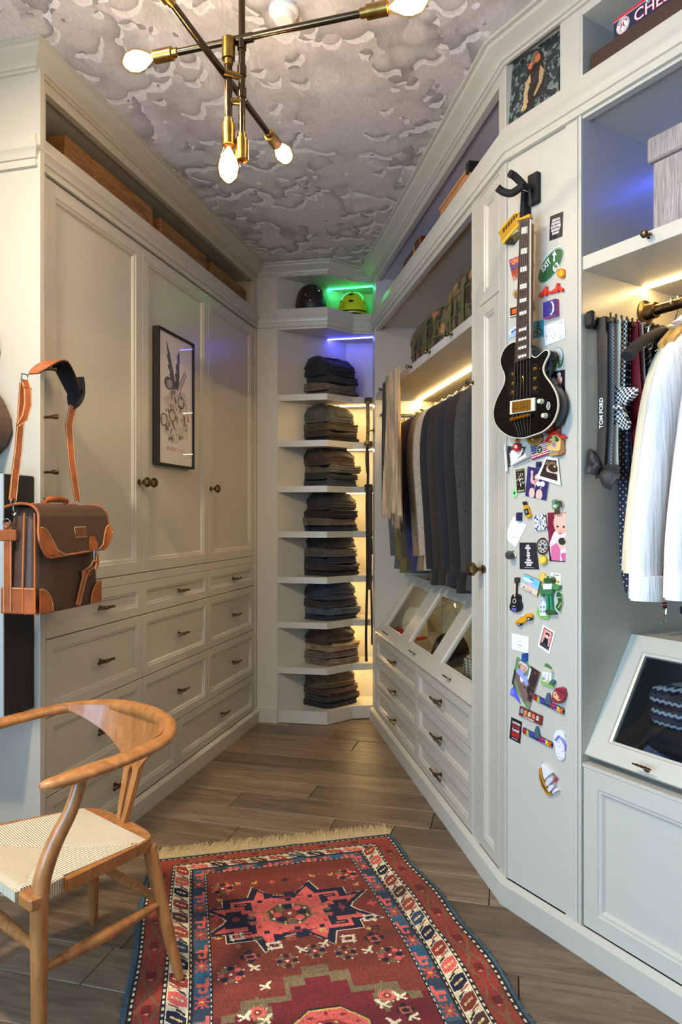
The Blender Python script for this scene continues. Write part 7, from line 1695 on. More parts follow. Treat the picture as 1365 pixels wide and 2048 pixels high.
cv = Canvas(30, 34, (48, 38, 110)); cv.ell(.62, .48, .28, .40, (226, 216, 206)); cv.ell(.50, .46, .27, .38, (50, 44, 120)); cv.blot(20, (80, 60, 150), .05, None, 4); cv.rect(0, .93, 1, 1, (150, 50, 120))
card('moon_box', 'small purple box magnet with a crescent moon', 'magnet', ZB, [(812, 33), (968, -18), (975, 195), (812, 243)], cv, th=.016, edge=(150, 50, 120))
cv = Canvas(20, 22, (60, 30, 24)); cv.rect(.18, .2, .95, .66, (206, 96, 34)); cv.rect(0, .82, 1, .92, (230, 226, 214)); card('orange_picture_magnet', 'dark framed orange picture magnet left of the guitar neck', 'magnet', ZB, [(390, 105), (500, 75), (500, 200), (392, 230)], cv, th=.004)
cv = Canvas(16, 20, (52, 40, 42)); cv.rect(.3, .2, .8, .55, (180, 176, 176)); cv.rect(.2, .75, .8, .85, (220, 216, 212)); card('dark_picture_magnet', 'dark framed picture magnet just right of the guitar neck', 'magnet', ZB, [(560, 20), (690, 8), (690, 130), (560, 160)], cv, th=.004)
cv = Canvas(30, 22, (226, 226, 232)); cv.rect(0, .6, 1, 1, (150, 190, 220)); cv.blot(14, (190, 214, 232), .08, None, 3); o = card('beach_town_magnet', 'pale blue town magnet half hidden by the guitar neck', 'magnet', ZB, [(378, 385), (500, 310), (500, 440), (370, 495)], cv, th=.003)
ctext(o, 'NEWPORT', .60, .42, .42, cm((40, 60, 140)), .55, .0004)
cv = Canvas(34, 40, (30, 142, 164)); cv.poly([(.40, .30), (.62, .22), (.70, .35), (.62, .60), (.46, .56)], (30, 50, 60)); cv.ell(.60, .14, .10, .08, (60, 60, 60)); cv.ring(.72, .70, .20, .20, .3, (24, 26, 34)); cv.ring(.34, .78, .20, .20, .3, (24, 26, 34)); cv.poly([(.30, .62), (.66, .55), (.80, .62), (.60, .76), (.34, .76)], (40, 40, 52)); cv.rect(.26, .66, .40, .72, (190, 40, 50)); cv.ell(.62, .62, .06, .05, (180, 176, 176)); cv.ell(.55, .40, .10, .06, (26, 120, 140))
card('motorcycle_card', 'teal card showing a motorcycle rider beside the guitar neck', 'card', ZB, [(640, 287), (822, 250), (822, 468), (655, 490)], cv)
cv = Canvas(50, 44, (236, 232, 230)); q_ = np.random.default_rng(4)
for _ in range(46):
    x, y = .06+.88*q_.random(2); col = [(90, 100, 110), (180, 90, 80), (110, 150, 110), (120, 120, 120), (150, 170, 200)][q_.integers(5)]; cv.line([(x, y), (x+q_.uniform(-.05, .05), y+q_.uniform(-.06, .06))], .018, col)
cv.ell(.10, .55, .05, .03, (190, 70, 60)); cv.rect(.60, .06, .92, .09, (140, 140, 150)); cv.rect(.72, .78, .90, .90, (190, 214, 232)); card('drawing_card', 'white card with small colourful drawings under the moon box', 'card', ZB, [(820, 335), (1085, 237), (1098, 488), (838, 585)], cv)
shape('landscape_magnet', 'oval landscape magnet peeking from behind the guitar horn', ZB, [('rim', el(1003, 735, 62, 132), (74, 84, 76), .004), ('sky', el(1003, 715, 56, 108), (190, 208, 214), .0048), ('hill', [(950, 780), (985, 740), (1050, 760), (1052, 800), (1020, 852), (985, 855), (960, 820)], (124, 150, 96), .0052), ('tower', [(985, 690), (1005, 690), (1030, 840), (1010, 845)], (70, 60, 60), .0056)])
cv = Canvas(30, 60, (38, 30, 40)); cv.ell(.5, .16, .16, .09, (226, 190, 170)); cv.ell(.5, .38, .26, .16, (214, 170, 160)); cv.poly([(.3, .5), (.7, .5), (.62, .72), (.42, .72)], (196, 120, 90)); card('child_photo', 'dark snapshot of a child behind the guitar body', 'photograph', ZB, [(945, 915), (1092, 890), (1092, 1205), (945, 1240)], cv, mat=PRINTGLOSS)
# below the guitar
cv = Canvas(40, 44, (44, 34, 36)); cv.blot(30, (90, 76, 70), .06, None, 1); cv.ell(.55, .45, .18, .2, (150, 130, 110)); cv.ell(.75, .55, .14, .2, (204, 192, 170)); cv.line([(.1, .95), (.35, .05)], .03, (70, 64, 64))
o = card('curled_photo', 'curled old black and white photograph under the guitar', 'photograph', ZC, [(345, 205), (600, 215), (560, 330), (372, 480)], cv, curl=.012, th=.0012, mat=PRINTGLOSS)
a_, z_a = gz(ZC, 323, 190, PN+.01); b_, z_b = gz(ZC, 345, 530, PN+.01)
q = MB(G); q.tube([(a_, PN+.0085, z_a), (b_, PN+.0085, z_b)], .0055, 10, flat=.6); q.build('curled_edge', WHC, o, smooth=60, label='curled white edge')
a1 = gz(ZC, 600, 320, PN+.02); a2 = gz(ZC, 400, 445, PN+.012); q = MB(G); q.tube([(a1[0], PN+.014, a1[1]), (a2[0], PN+.008, a2[1])], [.009, .004], 10); q.build('curled_corner', WHC, o, smooth=60, label='curled white corner')
shape('key_fob', 'red key fob hanging on a chain from the guitar strings', ZC, [('fob', [(440, 170), (462, 160), (482, 175), (497, 225), (490, 265), (455, 278), (425, 250), (422, 205)], (178, 40, 40), .020), ('mark', el(460, 212, 20, 24, 12), (226, 190, 180), .022), ('ring', el(462, 135, 14, 18, 12), GOLD, .018), ('chain', [(459, 30), (466, 30), (467, 130), (460, 130)], GOLD, .018)], cat='key fob')
shape('bottle_cap_magnet', 'round gold brown magnet tucked under the guitar body', ZC, [('disc', el(692, 110, 98, 92, 28), (150, 116, 56), .012), ('face', el(690, 100, 78, 74, 28), (132, 84, 34), .014), ('mark', [(640, 95), (655, 85), (672, 120), (690, 85), (700, 92), (675, 140)], (236, 196, 150), .015)])
t = shape('house_magnet', 'yellow house magnet with bright red roof', ZC, [('wall', [(862, 165), (920, 70), (990, 55), (1040, 110), (1030, 250), (1000, 275), (865, 255)], (222, 184, 110), .014), ('roof', [(820, 138), (865, 70), (905, 15), (960, 5), (1010, 45), (1095, 85), (1085, 108), (1035, 110), (975, 55), (925, 60), (880, 100), (840, 150)], (214, 44, 34), .019), ('chimney', [(975, -25), (1010, -20), (1005, 40), (980, 30)], (150, 70, 50), .015),
   ('tree_trunk', [(1030, 120), (1075, 130), (1090, 260), (1085, 290), (1000, 340), (880, 330), (900, 290), (1010, 280)], (150, 104, 66), .012), ('shutter', qd(900, 85, 925, 108), (70, 90, 50), .0152), ('shutter', qd(960, 78, 985, 105), (70, 90, 50), .0152), ('window', el(950, 190, 24, 28, 14), (150, 120, 170), .0152), ('window', qd(872, 135, 915, 165), (180, 80, 60), .0152), ('bush', el(985, 125, 22, 26, 12), (60, 84, 40), .016), ('steps', [(890, 300), (1000, 280), (1010, 320), (900, 335)], (190, 140, 84), .016)])
cv = Canvas(40, 34, (232, 226, 222))
for k in range(7): cv.rect(.0, k/7, 1, k/7+.075, (176, 40, 52))
cv.rect(0, 0, .40, .62, (40, 50, 110))
for i in range(5):
    for j in range(4): cv.ell(.05+.08*i, .08+.14*j, .018, .03, (220, 220, 230))
cv.ell(.50, .46, .18, .30, (214, 190, 80)); cv.ell(.50, .46, .15, .25, (34, 54, 70)); cv.ell(.50, .48, .05, .14, (190, 180, 150)); cv.rect(.4, .38, .6, .44, (190, 180, 150)); cv.rect(0, .88, 1, 1, (130, 40, 90)); cv.rect(0, 0, .03, 1, (110, 50, 120))
o = card('flag_magnet', 'stars and stripes flag magnet with a round eagle seal', 'magnet', ZC, [(650, 195), (878, 140), (885, 315), (670, 390)], cv, th=.004, off_=.002)
cv = Canvas(44, 60, (236, 226, 214)); cv.rect(.12, .10, .88, .86, (52, 36, 34)); cv.ell(.60, .40, .34, .26, (120, 92, 76)); cv.ell(.66, .50, .34, .20, (214, 198, 178)); cv.ell(.66, .42, .28, .16, (60, 42, 36)); cv.rect(.70, .30, .80, .38, (220, 200, 110)); cv.line([(.2, .3), (.28, .16)], .03, (190, 170, 130)); cv.rect(.12, .62, .88, .86, (56, 38, 38))
card('scan_photo', 'white bordered brown scan print hanging tilted under the house magnet', 'photograph', ZC, [(850, 345), (1000, 358), (1038, 712), (718, 612)], cv, off_=.0045, mat=PRINTGLOSS)
cv = Canvas(44, 60, (50, 48, 96)); cv.poly([(.16, .12), (.26, .10), (.30, .42), (.44, .46), (.46, .60), (.36, .56), (.20, .52)], (222, 176, 166)); cv.ell(.48, .30, .12, .10, (226, 180, 168)); cv.ell(.46, .46, .12, .09, (206, 140, 134)); cv.ell(.56, .50, .10, .08, (232, 226, 226)); cv.ell(.74, .48, .10, .09, (232, 226, 226)); cv.ell(.30, .86, .13, .18, (226, 186, 176)); cv.ell(.64, .86, .15, .18, (226, 186, 176)); cv.poly([(.40, .58), (.44, .58), (.42, .74)], (222, 176, 166)); cv.poly([(.66, .58), (.72, .58), (.66, .74)], (222, 176, 166)); cv.blot(14, (36, 34, 76), .05, cv.Y < .1, 2)
card('baby_blue_photo', 'navy blue snapshot of a sitting baby, clipped under the flag magnet', 'photograph', ZC, [(615, 465), (905, 522), (852, 905), (583, 842)], cv, off_=.002, mat=PRINTGLOSS)
def clip(label, zm, quad, col):
    t = shape('paper_clip', label, zm, [('jaw', quad, col, .012), ('handle', [(quad[0][0]+8, quad[0][1]-10), (quad[1][0]-8, quad[1][1]-10), (quad[1][0]-10, quad[1][1]+28), (quad[0][0]+10, quad[0][1]+28)], col, .016)], cat='clip'); return t
clip('navy magnetic clip holding the navy baby snapshot', ZC, qd(718, 415, 760, 485), (38, 40, 90))
cv = Canvas(26, 52, (30, 26, 24)); q_ = np.random.default_rng(8)
for _ in range(26):
    x, y = .1+.75*q_.random(), .14+.7*q_.random(); cv.line([(x, y), (x+q_.uniform(-.12, .12), y+q_.uniform(-.1, .1))], .03, (226, 216, 200) if q_.random() < .75 else (170, 110, 80))
cv.rect(.05, .03, .95, .07, (150, 140, 80)); cv.rect(.1, .91, .9, .96, (190, 176, 110)); card('band_magnet', 'black magnet card with white musician figures', 'magnet', ZC, [(460, 510), (572, 490), (582, 790), (478, 805)], cv, th=.004)
shape('green_tag', 'translucent green tag beside the black musician card', ZC, [('disc', el(446, 808, 36, 62), (150, 206, 150), .003), ('mark', el(444, 806, 16, 22, 12), (50, 110, 60), .0035)])
shape('bottle_magnet', 'tiny yellow bottle magnet with black label', ZC, [('bottle', [(545, 925), (575, 915), (592, 960), (620, 990), (650, 1105), (640, 1118), (605, 1128), (585, 1112), (556, 1005), (560, 965)], (214, 156, 30), .010), ('cap', [(543, 925), (574, 913), (588, 950), (562, 966)], (30, 26, 24), .012), ('label', [(562, 1020), (612, 1000), (634, 1075), (584, 1095)], (34, 30, 28), .0115), ('mark', [(582, 1035), (604, 1027), (612, 1058), (592, 1066)], (150, 146, 140), .012)])
shape('frog_clip', 'silver clip with a small green frog above the baby portrait', ZC, [('clip', [(955, 1005), (1028, 985), (1032, 1072), (958, 1080)], CHROME, .012), ('pearl', el(1022, 945, 38, 46), CHROME, .010), ('frog', [(918, 905), (950, 888), (972, 915), (965, 945), (1000, 940), (1005, 975), (985, 1015), (940, 1018), (918, 985), (925, 950)], (104, 140, 104), .016), ('belly', el(960, 975, 24, 18, 12), (206, 214, 196), .018)], cat='clip')
cv = Canvas(40, 60, (232, 230, 230)); cv.blot(8, (236, 214, 216), .05, None, 5); cv.ring(.62, .70, .07, .05, .4, (214, 170, 176)); cv.line([(.2, .6), (.4, .55)], .01, (220, 190, 194)); card('paper_note', 'tilted white paper note with faint pink drawing', 'note', ZC, [(430, 1105), (602, 1220), (460, 1505), (315, 1372)], cv)
clip('navy magnetic clip holding the white paper note', ZC, qd(466, 1065, 514, 1165), (38, 40, 90))
cv = Canvas(48, 48, (236, 236, 232)); BLU = (44, 58, 120)
for sx_ in (0, 1):
    for sy_ in (0, 1): cv.ell(sx_, sy_, .24, .22, BLU); cv.ell(sx_, sy_, .10, .09, (236, 236, 232)); cv.ell(.5+(sx_-.5)*.5, .5+(sy_-.5)*.5, .10, .07, BLU, .8 if sx_ == sy_ else -.8)
for k in range(4): cv.ell(.5+.42*math.cos(k*math.pi/2), .5+.42*math.sin(k*math.pi/2), .10, .10, BLU); cv.ell(.5+.42*math.cos(k*math.pi/2), .5+.42*math.sin(k*math.pi/2), .05, .05, (236, 236, 232))
cv.ring(.5, .5, .22, .20, .22, BLU); cv.ell(.5, .5, .10, .11, BLU); cv.ell(.5, .5, .05, .055, (222, 196, 110)); card('tile_magnet', 'small blue and white patterned tile magnet', 'magnet', ZC, [(697, 1102), (838, 1075), (862, 1275), (713, 1288)], cv, th=.006, edge=(150, 110, 70))
cv = Canvas(64, 120, (122, 34, 58)); cv.rect(0, .78, 1, 1, (60, 24, 50)); cv.poly([(.05, .62), (.25, .40), (.40, .34), (.74, .36), (.90, .46), (.98, .74), (.80, .84), (.60, .98), (.10, .98), (.06, .78)], (226, 214, 224)); cv.poly([(.10, .70), (.34, .62), (.50, .70), (.46, .98), (.10, .98)], (214, 110, 150)); cv.poly([(.50, .84), (.86, .80), (.92, .98), (.55, .98)], (206, 100, 150))
cv.ell(.55, .22, .31, .225, (232, 178, 156)); cv.ell(.55, .08, .28, .09, (206, 150, 120)); cv.ell(.56, .15, .27, .14, (236, 186, 166)); cv.ell(.84, .30, .05, .05, (226, 160, 140)); cv.ell(.40, .29, .05, .022, (60, 44, 44)); cv.ell(.66, .295, .05, .022, (60, 44, 44)); cv.line([(.52, .30), (.50, .37)], .008, (206, 146, 126)); cv.ell(.50, .38, .05, .016, (214, 146, 130)); cv.ell(.50, .43, .08, .018, (190, 90, 90)); cv.ell(.58, .66, .17, .09, (234, 186, 170)); cv.ell(.57, .59, .16, .075, (52, 58, 46)); cv.ell(.72, .54, .05, .04, (222, 150, 140))
card('baby_portrait_photo', 'large photograph of a baby in pink on a dark red ground', 'photograph', ZC, [(870, 1057), (1182, 1048), (1197, 1692), (892, 1678)], cv, mat=PRINTGLOSS, off_=.001)
t = shape('silver_medallion', 'round silver relief medallion magnet', ZC, [('disc', el(803, 1490, 82, 112, 28), CHROME, .006), ('relief', el(803, 1490, 62, 86, 24), (176, 174, 170), .0075), ('boss', el(803, 1490, 20, 26, 14), CHROME, .010)]+[('leaf', el(803+46*math.cos(k), 1490+62*math.sin(k), 12, 14, 8), CHROME, .009) for k in [i*.785 for i in range(8)]])
cv = Canvas(30, 40, (38, 38, 44)); o = card('quote_card', 'square black card with white capital lettering below the silver medallion', 'card', ZC, [(508, 1440), (722, 1440), (764, 1785), (513, 1780)], cv)
for i, s_ in enumerate(('LIFE', 'BEGINS', 'AT', 'THE', 'END', 'OF', 'YOUR', 'COMFORT', 'ZONE.')): ctext(o, s_, .50, .125+.09*i, .085, WHC, .95, .0006)
ctext(o, 'NEALE DONALD WALSCH', .50, .94, .042, WHC, .9)
shape('yellow_button', 'round yellow magnet under the silver medallion', ZC, [('disc', el(800, 1668, 52, 60), (206, 178, 60), .010), ('face', el(798, 1665, 36, 42), (226, 204, 90), .012)])
t = thing('glass_knob_magnet', 'clear glass knob magnet at the left edge of the board', 'magnet', G(*[gz(ZC, 430, 1600, PN)[0], PN, gz(ZC, 430, 1600, PN)[1]]))
u_, z_ = gz(ZC, 425, 1600, PN+.004); q = MB(G); q.lathe([(.013, 0), (.013, .004), (.008, .007), (.008, .010)], (u_, PN+.0003, z_), (0, 1, 0), 18); q.build('base', CHROME, t)
q = MB(G); q.lathe([(.008, .010), (.0135, .014), (.0145, .020), (.012, .026), (.005, .029), (.0005, .0295)], (u_, PN, z_), (0, 1, 0), 18); q.build('knob', pbr('smoked_glass', (90, 96, 96), .08, metal=.6), t)
# lower group
GU_ = [(440, 230), (470, 222), (495, 235), (490, 280), (470, 300), (462, 430), (505, 450), (518, 480), (512, 520), (530, 570), (532, 620), (510, 655), (470, 668), (420, 660), (385, 640), (377, 590), (395, 540), (398, 480), (415, 445), (440, 435), (448, 300), (440, 270)]
t = shape('mini_guitar_magnet', 'miniature black acoustic guitar magnet', ZD, [('body', GU_, (26, 24, 28), .010), ('neck', [(448, 300), (463, 300), (455, 470), (438, 470)], (214, 188, 150), .0115), ('head', [(440, 228), (492, 228), (486, 285), (450, 290)], (60, 46, 40), .0115), ('sound_ring', el(442, 525, 24, 32, 16), (200, 190, 160), .0112), ('sound_hole', el(442, 525, 17, 24, 14), (30, 26, 24), .0116), ('badge', [(412, 610), (470, 620), (465, 655), (408, 642)], (90, 96, 160), .0112), ('bridge', [(418, 585), (455, 588), (455, 596), (418, 593)], (200, 200, 200), .0113)])
cv = Canvas(44, 40, (150, 206, 230)); cv.rect(0, .0, 1, .45, (110, 190, 226)); cv.ell(.3, .3, .3, .12, (214, 232, 240)); cv.rect(0, .52, 1, .66, (170, 170, 206)); cv.poly([(.35, .62), (.46, .34), (.58, .42), (.62, .62)], (206, 170, 214)); cv.rect(0, .66, 1, 1, (226, 206, 170)); cv.blot(10, (206, 110, 120), .05, cv.Y > .7, 1); cv.blot(8, (60, 90, 130), .05, cv.Y > .7, 2); cv.rect(.40, .12, .64, .17, (40, 90, 160))
card('beach_magnet', 'tilted beach scene magnet with blue sky', 'magnet', ZD, [(562, 175), (775, 268), (730, 465), (523, 342)], cv, th=.008, edge=(150, 110, 60))
shape('gold_coin_magnet', 'gold coin magnet behind the green frog figure', ZD, [('disc', el(802, 222, 42, 62), (214, 180, 60), .006), ('face', el(800, 220, 28, 44), (232, 200, 90), .0075)])
GRN = (58, 122, 74); DGR = (52, 84, 48)
shape('frog_figure_magnet', 'green frog figure magnet in a white shirt', ZD, [('body', [(800, 300), (920, 290), (938, 330), (935, 410), (905, 452), (840, 455), (805, 425), (800, 360)], GRN, .014), ('shirt', [(806, 306), (925, 300), (922, 372), (815, 378)], (232, 232, 228), .0165), ('head', [(818, 245), (850, 208), (905, 212), (928, 250), (918, 290), (870, 300), (826, 290)], DGR, .020), ('eye', el(845, 222, 12, 14, 10), (200, 206, 170), .022), ('eye', el(895, 222, 12, 14, 10), (200, 206, 170), .022), ('arm', [(805, 310), (780, 340), (765, 420), (785, 470), (810, 462), (812, 380)], GRN, .012), ('arm', [(920, 295), (960, 310), (1020, 330), (1015, 378), (975, 395), (945, 375), (930, 345)], (80, 136, 70), .013), ('leg', [(850, 450), (880, 450), (885, 640), (870, 690), (850, 640)], (46, 140, 100), .012), ('leg', [(890, 450), (915, 445), (925, 620), (960, 690), (930, 700), (900, 640)], (46, 140, 100), .012), ('foot', [(835, 650), (880, 620), (925, 660), (900, 705), (850, 690)], DGR, .014), ('foot', [(915, 630), (968, 690), (950, 702), (915, 690)], DGR, .014)])
cv = Canvas(24, 26, (236, 234, 226)); cv.rect(.25, .12, .85, .18, (90, 90, 96)); cv.poly([(.1, .68), (.4, .5), (.9, .62), (.9, .78), (.1, .8)], (214, 166, 40)); cv.ell(.3, .8, .06, .06, (40, 40, 40)); cv.ell(.75, .76, .06, .06, (40, 40, 40)); card('taxi_card', 'small white card with a yellow taxi behind the frog figure', 'card', ZD, [(905, 160), (1042, 180), (1040, 330), (905, 320)], cv)
NJ = [(985, 405), (1010, 395), (1050, 425), (1055, 480), (1062, 540), (1050, 600), (1025, 672), (1005, 665), (968, 625), (965, 590), (1000, 540), (985, 490), (970, 440)]
shape('state_map_magnet', 'green state map outline magnet right of the frog figure', ZD, [('rim', NJ, (214, 214, 180), .006), ('land', [(1010+(x-1010)*.86, 530+(y-530)*.93) for x, y in NJ], (28, 96, 62), .0075), ('road', [(985, 480), (1040, 470), (1040, 482), (985, 492)], (200, 190, 90), .008), ('road', [(1000, 610), (1040, 540), (1048, 548), (1008, 618)], (200, 190, 90), .008)])
shape('green_house_magnet', 'pale green and white house magnet at the frog figure feet', ZD, [('lawn', [(725, 690), (740, 600), (870, 620), (885, 750), (850, 760), (760, 740)], (128, 190, 90), .006), ('wall', [(755, 560), (790, 490), (815, 475), (855, 560), (850, 720), (770, 715)], (226, 232, 232), .010), ('roof', [(750, 565), (805, 470), (860, 560), (845, 570), (805, 510), (765, 575)], (176, 186, 210), .012)]+[('window', qd(772+i*40, 585+j*55, 795+i*40, 620+j*55), (130, 150, 180), .0105) for i in range(2) for j in range(2)])
t = shape('taxi_magnet', 'yellow taxi cab magnet', ZD, [('body', [(447, 790), (470, 768), (505, 750), (590, 690), (640, 682), (668, 712), (655, 745), (560, 800), (470, 832), (450, 822)], (226, 156, 24), .012), ('window', [(500, 742), (520, 712), (560, 690), (592, 690), (560, 716)], (206, 214, 206), .013), ('wheel', el(495, 822, 24, 22, 16), (30, 28, 28), .013), ('wheel', el(625, 752, 30, 26, 16), (30, 28, 28), .013), ('hub', el(495, 822, 12, 11, 12), (230, 226, 220), .014), ('hub', el(622, 754, 14, 12, 12), (230, 226, 220), .014)])
cv = Canvas(30, 34, (238, 238, 236))
for k in range(14): cv.ell(.5+.26*math.cos(k*.449), .48+.30*math.sin(k*.449), .018, .016, (180, 190, 150))
cv.rect(.36, .62, .64, .66, (120, 120, 120)); cv.rect(.46, .36, .54, .40, (200, 190, 120)); card('wreath_card', 'plain white card with a faint ring of marks', 'card', ZD, [(408, 937), (630, 985), (622, 1197), (410, 1142)], cv)
cv = Canvas(40, 56, (236, 232, 230)); cv.rect(.12, .08, .88, .78, (40, 34, 44)); cv.rect(.18, .11, .82, .74, (228, 150, 136))
for k in range(9): cv.line([(.5, .45), (.5+.4*math.cos(k*.7+.2), .45+.36*math.sin(k*.7+.2))], .02, (238, 196, 184))
cv.ell(.5, .28, .16, .07, (30, 26, 34)); cv.ell(.5, .36, .09, .07, (228, 200, 184)); cv.poly([(.36, .44), (.64, .44), (.72, .74), (.28, .74)], (34, 30, 42)); cv.rect(.12, .76, .88, .90, (60, 56, 66)); cv.blot(10, (150, 146, 150), .05, cv.Y > .78, 3); cv.rect(.0, .92, 1, 1, (236, 232, 230)); cv.rect(0, 0, .1, 1, (236, 232, 230)); cv.rect(.9, 0, 1, 1, (236, 232, 230))
card('portrait_card', 'tilted white bordered card with a pink sunburst portrait', 'card', ZD, [(810, 828), (968, 927), (893, 1205), (742, 1102)], cv)
cv = Canvas(60, 96, (110, 140, 100)); cv.poly([(.62, 0), (1, 0), (1, .8), (.7, .8)], (60, 44, 44)); cv.blot(30, (96, 70, 64), .05, cv.X > .7, 2); cv.rect(.60, .06, .66, .38, (226, 226, 236)); cv.ell(.33, .12, .20, .08, (222, 206, 196)); cv.ell(.33, .165, .22, .03, (206, 186, 174)); cv.rect(.16, .13, .50, .15, (130, 60, 50)); cv.ell(.34, .22, .14, .085, (222, 170, 150)); cv.poly([(.16, .18), (.22, .18), (.24, .30), (.16, .28)], (150, 90, 50)); cv.ell(.40, .24, .05, .02, (190, 110, 100)); cv.poly([(.12, .34), (.32, .29), (.58, .34), (.72, .50), (.62, .56), (.30, .52), (.10, .50)], (150, 160, 226)); cv.poly([(.40, .33), (.50, .32), (.48, .38)], (40, 44, 80)); cv.poly([(.06, .50), (.30, .50), (.60, .58), (.84, .74), (.78, .98), (.36, .86), (.10, .70)], (126, 96, 92)); cv.line([(.3, .6), (.7, .92)], .01, (96, 70, 70)); cv.line([(.42, .56), (.78, .86)], .01, (150, 120, 114)); cv.poly([(.30, .50), (.48, .50), (.44, .62), (.34, .60)], (232, 230, 232)); cv.poly([(0, .45), (.1, .5), (.1, .9), (.3, 1), (0, 1)], (46, 50, 54)); cv.ell(.60, .64, .05, .025, (40, 40, 50))
card('boy_photo', 'photograph of a child in a straw hat and blue shirt', 'photograph', ZD, [(475, 1235), (775, 1435), (622, 1930), (410, 1575)], cv, mat=PRINTGLOSS, off_=.004)
clip('bright blue magnetic clip on the photo of the child in a hat', ZD, qd(537, 1205, 588, 1300), (30, 80, 160))
shape('white_house_magnet', 'white house magnet with green palms', ZD, [('lawn', [(782, 1590), (800, 1480), (920, 1540), (950, 1640), (870, 1620)], (140, 186, 90), .006), ('wall', [(800, 1415), (920, 1440), (915, 1580), (810, 1550)], (230, 230, 220), .010), ('roof', [(795, 1412), (845, 1370), (905, 1400), (925, 1445)], (200, 196, 170), .012), ('palm', [(835, 1325), (860, 1340), (900, 1380), (915, 1410), (880, 1395), (850, 1375), (825, 1360)], (84, 116, 60), .009), ('bush', el(920, 1570, 30, 34, 12), (50, 110, 96), .012), ('door', [(855, 1530), (885, 1538), (880, 1590), (852, 1580)], (206, 170, 120), .0105), ('column', [(835, 1450), (845, 1452), (842, 1545), (832, 1542)], (190, 190, 180), .0105), ('column', [(880, 1455), (890, 1458), (885, 1550), (876, 1548)], (190, 190, 180), .0105), ('window', [(810, 1500), (828, 1504), (826, 1535), (810, 1530)], (110, 110, 140), .0105)])
shape('hooded_head_magnet', 'dark red hooded head magnet with eyes showing', ZD, [('hood', [(920, 1770), (930, 1700), (965, 1645), (1020, 1630), (1080, 1650), (1097, 1720), (1080, 1790), (1020, 1840), (950, 1830), (915, 1800)], (146, 46, 58), .018), ('face', [(945, 1695), (965, 1680), (1035, 1795), (1000, 1805), (940, 1750)], (226, 180, 130), .020), ('eye', el(965, 1725, 8, 9, 10), (60, 70, 40), .022), ('eye', el(1010, 1775, 8, 9, 10), (60, 70, 40), .022), ('fold', [(1000, 1650), (1085, 1700), (1080, 1715), (990, 1665)], (120, 34, 48), .020)])
def newyork(label, zm, x0, y0, x1, y1):
    dx, dy = x1-x0, y1-y0; L_ = math.hypot(dx, dy); ux, uy = dx/L_, dy/L_
    def at(a, b): return (x0+dx*a-uy*0+0*b, y0+dy*a+b)
    t = shape('new_york_magnet', label, zm, [('bar', [at(0, -30), at(.36, -30), at(.44, -30), at(1, -30), at(1.03, 0), at(1, 45), at(0, 45), at(-.02, 10)], (40, 54, 84), .007), ('statue', [at(.38, 20), at(.40, -60), at(.45, -128), at(.49, -135), at(.53, -110), at(.57, -40), at(.58, 10)], (74, 92, 112), .009)])
    cols_ = [(196, 40, 44), (176, 206, 60), (74, 74, 176), None, None, (196, 40, 60), (176, 60, 160), (226, 206, 50), (222, 110, 40)]
    for i, ch_ in enumerate('NEW  YORK'):
        if ch_ == ' ': continue
        a = .06+.112*i; p0 = at(a-.05, 8); p1 = at(a+.05, 8); ztext(zm, ch_, p0[0], p0[1], p1[0], p1[1], 62, t, cm(cols_[i]), PN+.0082, 1.0, .0012)
    return t
newyork('colourful lettered city magnet below the dark red hooded head', ZD, 690, 1745, 1065, 1935)
newyork('colourful lettered city magnet lower down, beside the black and red card', ZE, 552, 1022, 915, 1212)
shape('blue_flower_magnet', 'blue flower magnet under the photo of the child in a hat', ZE, [('petals', [(385, 575), (400, 500), (430, 470), (460, 520), (500, 620), (520, 690), (480, 650), (440, 600)], (92, 96, 206), .0035), ('petal', el(412, 545, 26, 40, 12), (120, 124, 226), .0045)])
cv = Canvas(56, 40, (130, 48, 40)); cv.rect(0, 0, 1, .06, (90, 36, 30)); cv.rect(0, .70, 1, 1, (122, 44, 36))
for x, c_ in ((.06, (120, 160, 190)), (.22, (222, 150, 90)), (.40, (214, 206, 150)), (.58, (226, 130, 100)), (.76, (190, 206, 216))): cv.poly([(x, .66), (x, .28), (x+.06, .12), (x+.12, .28), (x+.12, .66)], c_); cv.rect(x+.03, .36, x+.05, .48, (60, 50, 60)); cv.rect(x+.08, .36, x+.10, .48, (60, 50, 60))
cv.blot(14, (226, 200, 180), .02, (cv.Y > .5) & (cv.Y < .7), 1); o = card('gables_magnet', 'dark red magnet of colourful gabled houses with script lettering', 'magnet', ZE, [(515, 718), (800, 850), (785, 968), (500, 832)], cv, th=.006, edge=(110, 50, 24))
ctext(o, 'Curacao', .45, .85, .32, cm((232, 196, 184)), 1.35, .0003)
cv = Canvas(26, 48, (34, 28, 34)); cv.rect(.14, .30, .86, .42, (150, 36, 42)); cv.poly([(.14, .62), (.9, .58), (.8, .84), (.2, .84)], (170, 36, 42)); cv.rect(.25, .90, .75, .925, (220, 216, 212)); o = card('red_black_card', 'small black card with red and white lettering at the lower left of the board', 'card', ZE, [(405, 855), (545, 920), (520, 1202), (378, 1127)], cv)
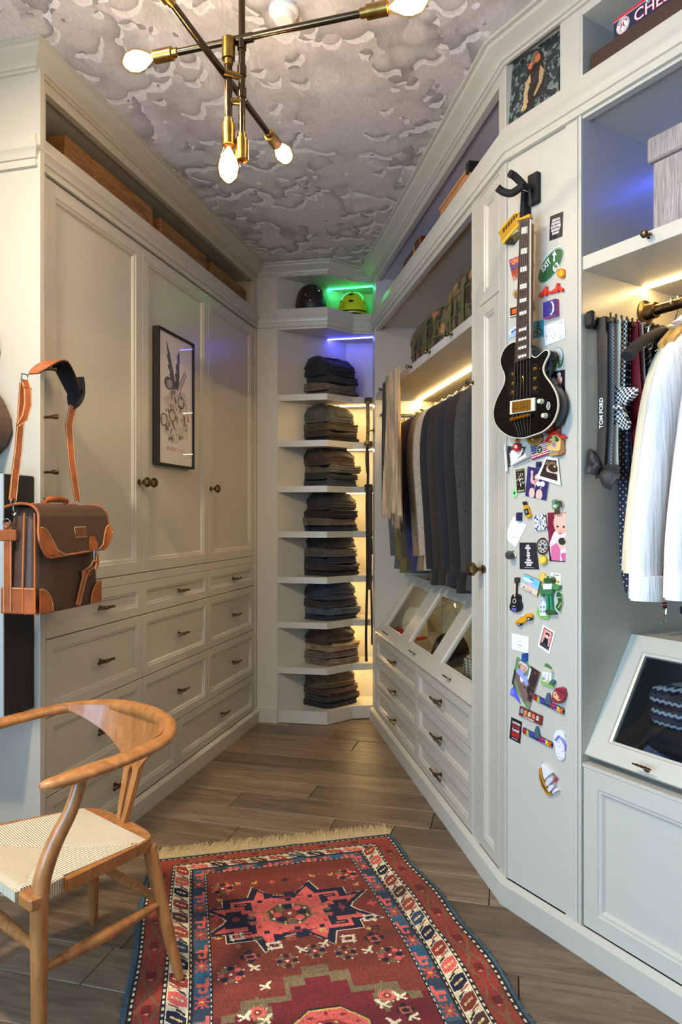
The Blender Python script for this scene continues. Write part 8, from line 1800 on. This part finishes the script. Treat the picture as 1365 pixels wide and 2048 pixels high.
ctext(o, 'THE BITTERN', .5, .20, .13, WHC, .62, .0003); ctext(o, 'Cocktail', .5, .51, .17, WHC, .72, .0004)
shape('flip_flop_magnet', 'white flip flop sandal magnet with violet straps', ZE, [('sole', [(950, 1080), (975, 1035), (1030, 1030), (1080, 1075), (1098, 1150), (1095, 1290), (1085, 1385), (1050, 1422), (1005, 1400), (975, 1330), (965, 1230), (940, 1170)], (226, 226, 236), .006), ('strap', [(955, 1150), (1000, 1095), (1015, 1105), (965, 1165)], (120, 116, 190), .012), ('strap', [(1000, 1100), (1060, 1140), (1098, 1210), (1090, 1300), (1078, 1230), (1040, 1150)], (140, 136, 206), .012)]+[('dot', el(x, y, 8, 10, 8), c_, .0066) for x, y, c_ in ((1012, 1180, (190, 60, 70)), (1018, 1235, (90, 80, 160)), (1055, 1240, (206, 190, 120)), (1065, 1295, (80, 80, 190)), (1000, 1325, (170, 210, 200)), (1012, 1372, (190, 40, 70)), (1042, 1388, (110, 90, 150)), (1040, 1210, (220, 180, 180)))])
shape('ship_magnet', 'sailing ship magnet with white sails, lowest on the board', ZE, [('hull', [(752, 1545), (765, 1510), (785, 1530), (800, 1640), (850, 1760), (915, 1855), (905, 1870), (850, 1850), (790, 1760), (755, 1640)], (184, 128, 44), .010), ('stripe', [(760, 1600), (768, 1598), (810, 1720), (880, 1830), (872, 1838), (800, 1740)], (60, 40, 30), .0112), ('sail', [(785, 1465), (800, 1450), (915, 1580), (880, 1610), (830, 1660), (810, 1620)], (226, 222, 226), .012), ('sail', [(835, 1700), (870, 1640), (930, 1625), (935, 1670), (880, 1735), (850, 1745)], (206, 204, 212), .015), ('sail', [(865, 1790), (900, 1730), (950, 1715), (945, 1760), (890, 1820)], (214, 212, 218), .015), ('sail', [(920, 1840), (1000, 1800), (960, 1770)], (222, 220, 224), .012), ('flag', [(940, 1640), (965, 1650), (970, 1690), (950, 1695), (935, 1665)], (206, 60, 56), .010), ('mast', [(785, 1450), (792, 1445), (1000, 1650), (995, 1660)], (120, 96, 90), .006)])
